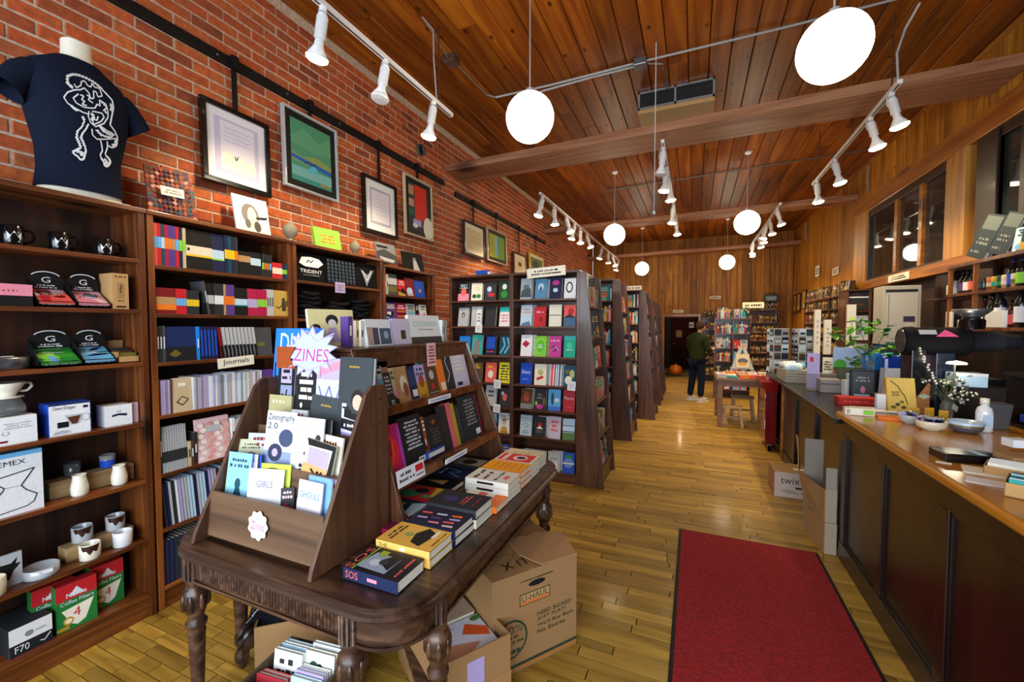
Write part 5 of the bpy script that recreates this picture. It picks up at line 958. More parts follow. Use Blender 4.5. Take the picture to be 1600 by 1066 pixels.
rackrow(1.248, -1.37, [
 (1.53, .15, .265, .02, 'turquoise', 'f', [('r', 0, 0, 1, 1, 'a8d4dc'), ('r', .15, 0, 1, .78, 'a878c8'), ('l', .2, .82, .9, .92, 1, 'teal')], 'aqua and violet tall booklet', 0),
 (1.63, .04, .25, .02, 'pale_blue', 'f', None, 'pale green folder edge', 0),
 (1.675, .06, .17, .02, 'charcoal', 'f', bc(5), 'charcoal paperback back cover', 0), (1.72, .03, .19, .02, 'beige', 'f', None, 'beige paperback sliver', 0),
 (1.795, .1, .19, .02, 'tan', 'f', [('c', .5, .5, .3, .25, 'cream'), ('c', .6, .35, .2, .2, '8a4a3a')], 'tan portrait paperback', 0), (1.87, .07, .185, .02, 'navy', 'f', [('r', .3, .1, .9, .3, 'white'), ('r', .1, .4, .9, .9, '1c3c6c')], 'navy paperback with white label', 0),
 (1.95, .09, .185, .02, 'lavender', 'f', None, 'lavender paperback', 0), (2.055, .12, .195, .02, 'brown', 'f', [('c', .5, .6, .2, .14, 'light_grey'), ('c', .45, .25, .12, .1, 'red'), ('r', .1, .05, .9, .1, 'grey')], 'dark brown paperback with grey pattern', 0),
 (2.15, .08, .2, .02, 'orange', 'f', [('r', .3, .06, .9, .3, 'ivory')], 'orange paperback with white label', 0), (2.24, .1, .26, .02, 'charcoal', 'f', [('k', [(.2, .2), (.6, .4), (.3, .7), (.7, .9)], .004, 'light_grey')], 'charcoal art book with grey swirls', 0),
 (2.38, .18, .275, .02, 'lavender', 'f', [('r', 0, 0, 1, 1, 'd4d0e8'), ('l', .15, .4, .8, .85, 5, 'ivory'), ('r', .15, .06, .5, .14, 'navy')], 'tall pale violet book back', 0)], SG, 'books on the upper sloped shelf')
rackrow(1.25, -1.43, [(2.1, .2, .25, .02, 'pale_blue', 'f', [('r', 0, .6, 1, .9, 'turquoise')], 'wide pale blue booklet behind orange paperback', 0), (2.34, .13, .285, .015, 'light_grey', 'f', None, 'tall grey booklet behind pale violet book', 0)], SG, 'books on the upper sloped shelf', 8)
SG = 'lower shelf of the sloped rack'
bk = [('r', 0, 0, 1, 1, '1c1e24')]+bc(8)
rackrow(.945, -1.255, [
 (1.56, .16, .24, .02, 'magenta', 'f', [('r', 0, 0, 1, 1, 'c8206c'), ('c', .5, .5, .3, .32, 'e82840'), ('c', .5, .55, .16, .17, 'a01828'), ('k', [(.4, .2), (.55, .4), (.6, .7)], .008, 'ff5040'), ('r', .88, .1, 1, .95, 'b048c0')], 'magenta hardback with glowing red face', 0),
 (1.735, .165, .255, .02, 'charcoal', 'f', bk, 'black paperback back cover full of grey print', 0), (1.83, .025, .23, .02, 'rust', 'f', None, 'rust coloured sliver between black back covers', 0),
 (1.925, .14, .22, .03, 'charcoal', 'f', [('r', 0, 0, 1, 1, '221c20'), ('l', .2, .3, .8, .7, 5, 'dark_grey'), ('r', .25, .08, .75, .2, 'white'), ('p', [(.3, .85), (.6, .9), (.5, .76)], 'rust')], 'black paperback with white barcode label', 0), (2.03, .07, .255, .02, 'charcoal', 'f', [('r', 0, 0, 1, 1, '2a2428')], 'narrow plain charcoal book', 0),
 (2.09, .055, .26, .04, 'coral', 'f', [('r', 0, 0, 1, 1, 'd86470')], 'coral red spine', 0), (2.135, .03, .25, .02, 'yellow', 'f', [('r', 0, 0, 1, 1, 'a8a014')], 'thin yellow spine', 0), (2.18, .05, .23, .02, 'charcoal', 'f', [('l', .2, .2, .8, .9, 6, 'dark_grey')], 'narrow black book with faint print', 0),
 (2.33, .2, .27, .02, 'charcoal', 'f', [('r', 0, 0, 1, 1, '26282e'), ('l', .15, .3, .8, .92, 8, 'grey'), ('r', .6, .05, .88, .18, 'white'), ('r', .95, 0, 1, 1, 'crimson')], 'big black paperback back cover with barcode, far end', 0)], SG, 'books on the lower sloped shelf')
o = MB().box(-.1, 0, 0, .1, .002, .075, 'white').art([('l', .05, .2, .6, .85, 2, 'charcoal'), ('r', .65, .45, .95, .85, 'red'), ('l', .65, .15, .95, .35, 1, 'dark_red')], -.1, 0, .2, .075).build('shelf_card', 'paint'); o.location = (-1.172, 1.57, .935); o.rotation_euler = (R_(-10), 0, R_(90)); tag(o, 'white shelf card with red box below magenta hardback', 'sign')
for k_, (yy, zz, xx) in enumerate(((1.98, 1.245, -1.288), (1.95, .945, -1.165))):
    o = MB().box(-.11, 0, 0, .11, .004, .026, 'white').art([('l', .1, .3, .9, .7, 1, 'blue')], -.11, 0, .22, .026).build('shelf_strip', 'paint'); o.location = (xx, yy, zz-.015); o.rotation_euler = (0, 0, R_(90)); tag(o, ('white shelf edge strip with blue print, upper sloped shelf', 'white shelf edge strip with blue print, lower sloped shelf')[k_], 'sign')
book('flat', .16, .22, .03, 'blue', (-1.245, 1.88, .99), 90, 0, art=[('l', .2, .3, .8, .7, 2, 'navy')], label='blue book lying flat on the lower sloped shelf', group=None)
# books on the rack top
r = Row((-1.5, 1.575, 1.542), 90, 'on top of the sloped rack', 'zine rack', 'large books on top of the sloped rack')
book('f', .25, .19, .02, 'cream', (-1.70, 1.63, 1.542), 78, 8, art=[('r', 0, 0, 1, 1, 'e8dca0'), ('c', .5, .7, .14, .16, '20242c'), ('c', .5, .62, .09, .11, 'e8dcd8'), ('c', .14, .5, .1, .1, '1c1c24'), ('c', .15, .46, .05, .06, 'lavender'), ('p', [(.72, .45), (.9, .58), (.98, .4), (.8, .3)], '20242c'), ('p', [(.35, .1), (.65, .1), (.58, .5), (.42, .5)], 'lavender')], label='cream comic book with cartoon figures at the rack top corner')
r.spine('purple', .03, .15, .05, inset=.05); r.spine('beige', .02, .13, .06, inset=.03); r.spine('ivory', .02, .13, .07, inset=.02); r.skip(.01)
r.face('white', .19, .14, .03, 10, [('r', 0, .72, 1, 1, 'white'), ('r', .02, .05, .2, .7, 'b89888'), ('r', .22, .05, .45, .68, '504858'), ('r', .5, .05, .95, .66, '44586c'), ('c', .75, .4, .1, .16, '90a8c0')], desc='white photo book with small pictures')
r.face('lavender', .14, .145, .02, 8, [('r', 0, 0, 1, 1, 'd0c8e0'), ('r', .45, .2, .75, .55, '3c3a18')], desc='lavender book with dark square')
r.face('white', .32, .17, .02, 10, [('r', 0, 0, 1, 1, 'e8eef0'), ('t', 'COLORADO', .12, .6, .9, .78, '88c0c0'), ('l', .25, .45, .75, .52, 1, 'grey'), ('r', 0, 0, 1, .22, '3c3c38')], desc='white book titled COLORADO', gap=.0)
for c in ('white', 'light_grey', 'grey', 'beige'): r.spine(c, .014, .14, .17)
o = MB().box(-.045, 0, 0, .045, .0015, .135, 'pale_pink').art([('l', .12, .1, .88, .92, 6, 'rust')], -.045, 0, .09, .135).build('notice_card', 'paint'); o.location = (-1.408, 2.08, 1.41); o.rotation_euler = (R_(-3), 0, R_(90)); tag(o, 'pink handwritten notice card on sloped rack top edge', 'card')
MB().box(-1.54, 1.49, 1.3, -1.42, 1.7, 1.47, 'b07a58').build('kraft_panel', 'card', ar)
# ---- flat books on the table
def lying(y, x, w_, h, t, c, art, label, z, rz=90, spine=None, grp='paperbacks lying on the table edge', seed=0):
    return book('flat', w_, h, t, c, (x+h/2, y, z+t), rz, 0, art=art, spine=spine, label=label, group=grp, seed=seed)
E0 = TZ+.003
# x = centre of the book along its long axis; title end points to the rack
def stackb(n, y, x, w_, h, t, c, art, label, spine=None, seed=0, rz=90, jit=.004, z=E0, low=None):
    for i in range(n):
        top = i == n-1
        col = c if (top or not low) else low
        lying(y+(0 if top else jit*((-1)**i)), x, w_, h, t, col, art if top or not low else None, label if top else label+f', {ORD[n-2-i]} below the top copy', z+i*(t+.001), rz+(0 if top else rng.uniform(-1.5, 1.5)), spine, seed=seed+i)
stackb(1, 1.17, -1.0, .15, .235, .042, 'navy', [('r', 0, 0, 1, 1, '16161c'), ('p', [(.12, .3), (.75, .3), (.8, .78), (.15, .85)], '98a4b8'), ('p', [(.25, .32), (.5, .6), (.85, .45), (.9, .3)], '1c1c20'), ('c', .42, .62, .14, .1, 'c4ccd8'), ('c', .5, .5, .12, .08, '30343c'), ('l', .1, .08, .9, .16, 1, 'coral'), ('t', 'SOS', .0, .86, .9, .98, 'coral'), ('r', 0, .82, 1, .84, 'lime'), ('r', .68, .58, .9, .72, '98a830')], 'thick navy paperback titled SOS at the table corner', spine=[('t', 'SOS', .2, .72, .8, .95, 'coral', -1), ('l', .35, .3, .65, .62, 1, 'pink')])
yel = [('r', 0, 0, 1, 1, 'e8b04c'), ('p', [(.1, .25), (.75, .18), (.95, .4), (.6, .52), (.2, .45)], '1c1814'), ('c', .5, .6, .1, .08, '90a060'), ('l', .12, .76, .88, .92, 2, '2a2010'), ('r', .55, .16, .9, .22, 'ivory'), ('l', .2, .04, .9, .09, 1, 'brown')]
stackb(2, 1.335, -.99, .155, .245, .032, 'mustard', yel, 'yellow ochre hardback with black figure', spine=[('r', 0, 0, 1, 1, 'e8b85c'), ('t', 'THE', .25, .78, .75, .95, '2a2010', -1), ('c', .5, .5, .2, .06, 'ivory')], seed=3)
stackb(2, 1.5, -.98, .15, .235, .033, 'navy', [('r', 0, 0, 1, 1, '1c1c34')]+[('p', [(a, b), (a+.1, b+.02), (a+.05, b+.22), (a-.03, b+.2)], cc) for a, b, cc in ((.1, .1, 'pale_pink'), (.3, .15, 'coral'), (.5, .1, 'lavender'), (.7, .12, 'orange'), (.15, .4, 'pink'), (.4, .45, 'purple'), (.65, .42, 'pale_blue'), (.3, .7, 'lavender'), (.6, .72, 'coral'))], 'navy paperback patterned with pastel plumes', seed=9)
stackb(2, 1.67, -.985, .165, .255, .04, 'charcoal', [('r', 0, 0, 1, 1, '24242c'), ('c', .45, .66, .2, .12, '40308c'), ('c', .45, .66, .16, .09, '24242c'), ('k', [(.3, .66), (.6, .66)], .003, '5040a0'), ('k', [(.45, .56), (.45, .76)], .003, '5040a0'), ('t', 'ALL THE', .75, .1, .83, .42, 'coral', 1)][:-1]+[('l', .2, .3, .8, .44, 2, 'coral'), ('l', .2, .12, .8, .17, 1, 'crimson')], 'black hardback with violet circle and red lettering', seed=15, low='ivory')
stackb(1, 1.83, -.95, .14, .22, .03, 'orange', [('r', 0, .3, 1, 1, 'ivory'), ('r', 0, .5, 1, .7, 'coral')], 'orange and cream paperback low between taller stacks', seed=20)
stackb(3, 1.985, -.965, .16, .245, .03, 'ivory', [('r', 0, 0, 1, 1, 'dcd8cc'), ('l', .1, .74, .9, .9, 1, 'black'), ('l', .1, .52, .8, .68, 1, 'black'), ('l', .1, .28, .9, .42, 1, 'charcoal'), ('r', .3, .12, .6, .22, 'coral')], 'cream paperback with heavy black title', seed=24, spine=[('r', 0, 0, 1, 1, 'd8d4c8'), ('l', .3, .2, .7, .9, 1, 'black')])
stackb(3, 2.15, -.965, .155, .24, .03, 'orange', [('r', 0, 0, 1, 1, 'f0a020')]+[('k', [(.2, .15+.15*i), (.85, .15+.15*i)], .002, 'rust') for i in range(5)], 'bright orange paperback with rust print lines', seed=30, spine=[])
stackb(3, 2.31, -.965, .15, .23, .03, 'ivory', [('r', .05, .05, .95, .95, 'd84038'), ('c', .5, .4, .3, .2, 'f0c8c8'), ('c', .5, .38, .16, .12, '40202c'), ('r', .1, .72, .9, .84, 'pale_pink')], 'red and white paperback near the table end', seed=36)
stackb(2, 2.47, -.985, .15, .25, .035, 'cream', [('r', 0, 0, 1, 1, 'd8ccac'), ('l', .2, .3, .8, .8, 3, 'beige')], 'pale cream book at the far table end', seed=40)
inner = [(1.47, 'crimson', [('r', 0, 0, 1, 1, '7c1c44'), ('c', .3, .5, .2, .15, 'coral'), ('c', .7, .6, .18, .12, '3c8c50')], 'plum patterned book under sloped rack'), (1.6, 'dark_teal', [('r', 0, 0, 1, 1, '0e3a50'), ('l', .15, .4, .85, .85, 3, 'mustard'), ('p', [(0, 0), (1, 0), (.8, .3), (.2, .2)], 'pale_blue')], 'deep teal book with yellow lettering'),
 (1.78, 'red', [('r', 0, 0, 1, 1, 'c83828'), ('p', [(0, .6), (.4, .4), (.6, .8), (.2, 1)], '3c9c68'), ('c', .6, .5, .2, .16, '20182c'), ('p', [(0, 0), (1, 0), (1, .3), (.4, .2)], 'e8b840'), ('c', .25, .25, .12, .1, '54a878')], 'red green and yellow patterned book'), (1.94, 'black', [('p', [(.3, .3), (.5, .8), (.7, .3)], 'tan')], 'black book with tan triangle'),
 (2.1, 'navy', [('r', 0, 0, 1, 1, '182848'), ('k', [(.1, .2), (.4, .6), (.6, .3), (.9, .8)], .006, '6080b0'), ('l', .2, .7, .8, .85, 1, 'pale_blue')], 'dark blue book with pale streaks'), (2.3, 'charcoal', [('r', .1, .1, .9, .9, 'b0a48c'), ('c', .5, .5, .3, .2, '3c2c24')], 'grey photograph book')]
for i, (y, c, a_, lb) in enumerate(inner): lying(y, -1.28, .155, .24, .028, c, a_, lb+', inner row on the table', E0, 90, seed=50+i)
o = MB().box(-1.98, 1.13, E0, -1.93, 1.2, E0+.02, '70d870').build('sticky_notes', 'paint', bevel=.001); tag(o, 'small green sticky note pad on the table corner', 'note pad')
# ---------------------------------------------------------------- cartons under the table
def carton(A, B, depth, h, name, label, flaps=(), t=.006, col='kraft', inner_='brown', closed=False, cat='cardboard box'):
    A = Vector(A); B = Vector(B); u = (B-A); W = u.length; r = empty(name, (A.x, A.y, 0), math.degrees(math.atan2(u.y, u.x)), label, cat)
    for nm_, q in (('front_wall', (0, 0, W, t)), ('back_wall', (0, depth-t, W, depth)), ('end_wall', (0, t, t, depth-t)), ('end_wall', (W-t, t, W, depth-t))):
        MB().box(q[0], q[1], .004, q[2], q[3], h, col).build(nm_, 'card', r)
    MB().box(0, 0, .0, W, depth, .006, col).build('bottom', 'card', r)
    for e, L, ang in flaps:      # edge, length, angle from horizontal (outwards)
        m = MB().box(0, -L, 0, (W if e in 'fb' else depth), 0, .004, col)
        o = m.build('flap', 'card', r)
        if e == 'f': o.location = (0, 0, h); o.rotation_euler = (R_(ang), 0, 0)
        if e == 'b': o.location = (W, depth, h); o.rotation_euler = (R_(ang), 0, R_(180))
        if e == 'l': o.location = (0, depth, h); o.rotation_euler = (R_(ang), 0, R_(-90))
        if e == 'r': o.location = (W, 0, h); o.rotation_euler = (R_(ang), 0, R_(90))
    return r, W
# big moving box
mvb, W = carton((-.83, 1.69, 0), (-.54, 2.09, 0), .49, .47, 'moving_box', 'large closed kraft moving box beside the table leg', flaps=[('f', .0001, 0)])
MB().box(.004, .004, .462, W-.004, .486, .468, 'kraft').build('inner_flap', 'card', mvb)
MB().hexa([(0, 0, .470), (W, 0, .470), (W, .25, .475), (0, .25, .475)], [(0, 0, .474), (W, 0, .474), (W, .25, .479), (0, .25, .479)], 'a07850').build('flap', 'card', mvb)
MB().hexa([(0, .255, .475), (W, .255, .475), (W, .49, .470), (0, .49, .470)], [(0, .255, .479), (W, .255, .479), (W, .49, .474), (0, .49, .474)], 'a07850').build('flap', 'card', mvb)
MB().prism([(.27, -.01), (.48, -.02), (.55, .20), (.42, .28), (.36, .26), (.24, .30), (.22, .12)], 'z', .484, .489, 'ac825a').build('end_flap', 'card', mvb)
pr = MB(); G2 = '20402c'
art_ = [('r', 0, .055, 1, .085, G2), ('r', 0, .03, 1, .05, 'c06c34'), ('p', [(.30, .66), (.66, .66), (.66, .78), (.30, .78)], G2), ('r', .31, .668, .65, .772, 'tan'), ('r', .31, .668, .65, .7, 'd0743c'), ('t', 'U-HAUL', .325, .70, .635, .76, G2), ('c', .5, .86, .1, .03, '101820'), ('l', .3, .9, .7, .925, 1, G2),
        ('c', .2, .36, .19, .2, G2), ('c', .2, .36, .17, .18, 'a07850'), ('t', '100%', .05, .42, .34, .5, G2), ('l', .05, .3, .35, .41, 2, G2), ('l', .07, .2, .33, .27, 1, G2),
        ('t', 'NEED BOXES?', .5, .5, .92, .54, G2), ('t', 'JUST FLAT!', .5, .44, .85, .48, G2), ('t', "We'll Buy Back", .5, .37, .95, .415, G2), ('t', 'No Extras', .5, .31, .84, .35, G2)]
pr.art(art_, 0, 0, W, .47, y=-.0012); pr.M = Matrix.Translation((0, .0, .4795)) @ Matrix.Rotation(R_(-90), 4, 'X'); 
pr.art([('c', .25, .55, .16, .13, '8c6a42'), ('c', .25, .55, .14, .11, 'a07850')], 0, .0, W, .25, y=-.0004); pr.M = None
pr.build('box_print', 'paint', mvb)['kind'] = 'stuff'
mk = MB(); mk.M = Matrix.Translation((.1, .04, .481)) @ Matrix.Rotation(R_(-90), 4, 'X')
mk.art([('k', [(.0, .0), (.5, 1)], .004, '302018'), ('k', [(.5, 0), (.0, .9)], .004, '302018'), ('k', [(.9, 0), (.95, .9)], .004, '302018'), ('k', [(1.3, .0), (1.35, .9)], .004, '302018'), ('k', [(1.1, .8), (1.5, .9)], .003, '302018')], 0, 0, .09, .06, y=0); mk.build('marker_scrawl', 'paint', mvb)
# carton of large paperbacks
cb_, W = carton((-.90, 1.37, 0), (-.72, 1.65, 0), .5, .3, 'open_carton', 'open kraft carton of large art books in front of the moving box', flaps=[])
o = MB().box(.12, -.0012, .15, .2, -.0005, .26, 'lavender').build('paper_tag', 'paint', cb_)
MB().box(-.002, -.004, .0, W+.002, 0, .14, 'a87c50').build('lower_flap', 'card', cb_); 
cang = cb_.rotation_euler.z; cm = Matrix.Translation(cb_.location) @ Matrix.Rotation(cang, 4, 'Z')
def incarton(lx, ly, z, w_, h, t, c, a_, lb, rz=0, rx=-90): 
    p = cm @ Vector((lx, ly, z)); o = book('flat', w_, h, t, c, p, math.degrees(cang)+rz, 0, art=a_, label=lb, group='art books in the open carton'); return o
for i in range(7): incarton(W/2, .03, .03+i*.03, .26, .21, .028, ('white', 'beige', 'light_grey', 'navy')[i % 4], None, f'large paperback inside the open carton, {ORD[6-i]} below the top one of the front pile')
for i in range(7): incarton(W/2, .25, .03+i*.03, .27, .22, .028, ('ivory', 'tan', 'grey', 'white')[i % 4], None, f'large paperback inside the open carton, {ORD[6-i]} below the top one of the back pile')
incarton(W/2, .03, .255, .27, .22, .03, 'white', [('r', 0, 0, 1, 1, 'e0dcec'), ('p', [(.0, .0), (.4, .0), (.75, .25), (.3, .45), (0, .4)], 'd08c70'), ('p', [(0, .35), (.18, .6), (.1, .7), (0, .6)], '201814'), ('p', [(.55, .6), (.95, .3), (1, .55), (.7, .85)], 'e85c28'), ('r', .05, .82, .5, .86, 'lavender'), ('c', .92, .9, .1, .08, '48843c')], 'white magazine with reclining face and orange title')
incarton(W/2, .265, .262, .27, .215, .035, 'beige', [('r', 0, 0, 1, 1, 'b8a088'), ('c', .3, .7, .1, .07, '4c8c4c'), ('c', .5, .6, .1, .06, 'd8a838'), ('c', .75, .75, .12, .08, '9a4ab0'), ('c', .2, .5, .08, .05, '3c6c3c')], 'tan book with coloured flower sprigs in open carton')
# carton with shirts
sb_, W = carton((-1.86, 1.28, 0), (-1.52, 1.58, 0), .4, .24, 'open_carton', 'open brown carton of black shirts under the zine rack', flaps=[])
shb = MB(); n = 16; vs = []
for i in range(n+1):
    for j in range(n+1):
        u, v = i/n, j/n; vs.append((-.08+u*(W+.02), .02+v*.34, .262+.085*math.sin(u*3.1)*math.sin(v*3.0+.2)+.012*math.sin(u*17+v*9)-(.10*max(0, (.18-u))/.18)))
shb.add(vs, [(i*(n+1)+j, (i+1)*(n+1)+j, (i+1)*(n+1)+j+1, i*(n+1)+j+1) for i in range(n) for j in range(n)], '0e1016', smooth=True)
shb.add([(x, y, z-.05) for x, y, z in vs], [(i*(n+1)+j, i*(n+1)+j+1, (i+1)*(n+1)+j+1, (i+1)*(n+1)+j) for i in range(n) for j in range(n)], '0e1016', smooth=True)
s1 = shb.build('black_shirt', 'cloth'); s1.location = sb_.location; s1.rotation_euler = sb_.rotation_euler; tag(s1, 'crumpled black shirt with white scrawled print spilling from carton', 't-shirt')
pt = MB(); hz = lambda u, v: (-.08+u*(W+.02), .02+v*.34, .272+.085*math.sin(u*3.1)*math.sin(v*3.0+.2)+.012*math.sin(u*17+v*9)-(.10*max(0, (.18-u))/.18))
for s_ in range(26):
    u, v = rng.uniform(.12, .9), rng.uniform(.1, .5); P = [hz(min(.97, max(.03, u+rng.uniform(-.09, .09))), min(.9, max(.03, v+rng.uniform(-.06, .06)))) for _ in range(4)]
    pt.tube(P, .0018, 4, 'light_grey')
pt.build('shirt_print', 'paint', s1); p = hz(.35, .62); MB().box(p[0]-.02, p[1]-.01, p[2], p[0]+.025, p[1]+.03, p[2]+.003, 'light_grey').build('neck_tag', 'paint', s1)
# wooden crate of zines
cr2, W = carton((-1.6, 1.02, 0), (-1.27, 1.06, 0), .28, .26, 'book_crate', 'open dark crate of paperbacks on the floor under table', col='5a4a38', t=.012, cat='crate')
cang = cr2.rotation_euler.z; cm = Matrix.Translation(cr2.location) @ Matrix.Rotation(cang, 4, 'Z')
for i, (lx, ly, c, w_, h, ls) in enumerate([(.09, .03, 'dark_red', .14, .25, -12), (.09, .055, 'coral', .14, .24, -12), (.1, .12, 'white', .14, .29, -8), (.1, .14, 'sky_blue', .14, .285, -8), (.1, .16, 'white', .14, .285, -8), (.1, .18, 'pale_blue', .14, .28, -8), (.24, .06, 'pale_blue', .13, .26, -8), (.24, .085, 'lavender', .13, .265, -8), (.24, .11, 'white', .13, .26, -8), (.24, .15, 'ivory', .14, .3, -6), (.24, .19, 'white', .14, .3, -6)]):
    p = cm @ Vector((lx, ly, .012)); a_ = [('r', 0, 0, 1, 1, 'a82430'), ('l', .08, .78, .92, .92, 1, 'black')] if i == 0 else ([('r', 0, 0, 1, 1, 'e4e8dc'), ('c', .3, .8, .15, .08, '2c4c34'), ('c', .6, .75, .15, .08, '203428'), ('k', [(.2, .7), (.5, .85), (.8, .7)], .006, '182c20')] if i == 9 else None)
    book('f', w_, h, .018, c, p, math.degrees(cang), ls*-1+0, art=a_, label=f'{nm(c)} paperback in the dark crate, '+('front row' if ly < .1 else 'rear row')+f', {ORD[i]} from the front corner', group='paperbacks in the dark crate', seed=60+i)
# ================================================================ aisle bookcases with slanted end displays
def unit(k, X0, X1, Y0, Y1, H, zs, label, mids=(), end=True):
    r = empty('aisle_bookcase', (X0, Y0, 0), 0, label, 'bookcase', 'double sided bookcases between brick wall and aisle'); W = X1-X0; D = Y1-Y0
    MB().box(0, 0, 0, .03, D, H).build('side_panel', 'unit_v', r, bevel=.002); MB().box(W-.03, 0, 0, W, D, H).build('side_panel', 'unit_v', r, bevel=.002)
    for x in mids: MB().box(x-X0-.022, -.004, 0, x-X0+.022, D/2, H-.02).build('divider', 'unit_v', r, bevel=.002)
    MB().box(-.004, -.01, H-.025, W+.004, D, H).build('top_board', 'unit', r, bevel=.002); MB().box(.03, D/2-.006, .0, W-.03, D/2+.006, H-.03).build('back_panel', 'unit', r)
    for z in zs: MB().box(.03, .0, z-.02, W-.03, D/2-.006, z).build('shelf', 'unit', r, bevel=.002)
    MB().box(.03, .01, 0, W-.03, .03, zs[0]-.02).build('plinth', 'unit', r)
    if end:      # slanted end display facing the aisle
        e = empty('end_display', (X1, Y0, 0), 0, label=None); e.parent = r; e.location = (W, 0, 0)
        for y in (-.0, D-.025): MB().prism([(0, 0), (.26, 0), (.07, H-.02), (0, H-.02)], 'y', y, y+.025).build('end_side', 'unit_v', r, bevel=.002).location = (W, 0, 0)
        bpy.data.objects.remove(e)
        for z in (.18, .52, .86, 1.2, 1.52, 1.84): 
            d = .26-.19*z/H; MB().box(W, .025, z-.02, W+d-.01, D-.025, z).build('end_shelf', 'unit', r, bevel=.002)
        MB().box(W+.2, .03, 0, W+.225, D-.03, .16).build('end_plinth', 'unit', r)
    return r
UZ = [.10, .45, .745, 1.01, 1.315, 1.635, 1.925]
unit(1, -2.6, -1.07, 4.2, 4.86, 2.21, UZ, 'first aisle bookcase with cover-out books facing the shop front', [-1.82])
unit(2, -2.6, -1.05, 6.12, 6.78, 2.31, [z*1.04 for z in UZ], 'second aisle bookcase, right behind the first one')
unit(3, -2.6, -.86, 7.65, 8.3, 2.26, [z*1.02 for z in UZ], 'third aisle bookcase, behind the second one'); unit(4, -2.6, -.86, 9.1, 9.75, 2.2, UZ, 'fourth aisle bookcase, behind the third one'); unit(5, -2.6, -.88, 10.5, 11.1, 2.2, UZ, 'fifth and last aisle bookcase before the back wall')
RWN = ['lowest', 'sixth', 'fifth', 'fourth', 'third', 'second', 'top']
pale = {'t': 'title'}
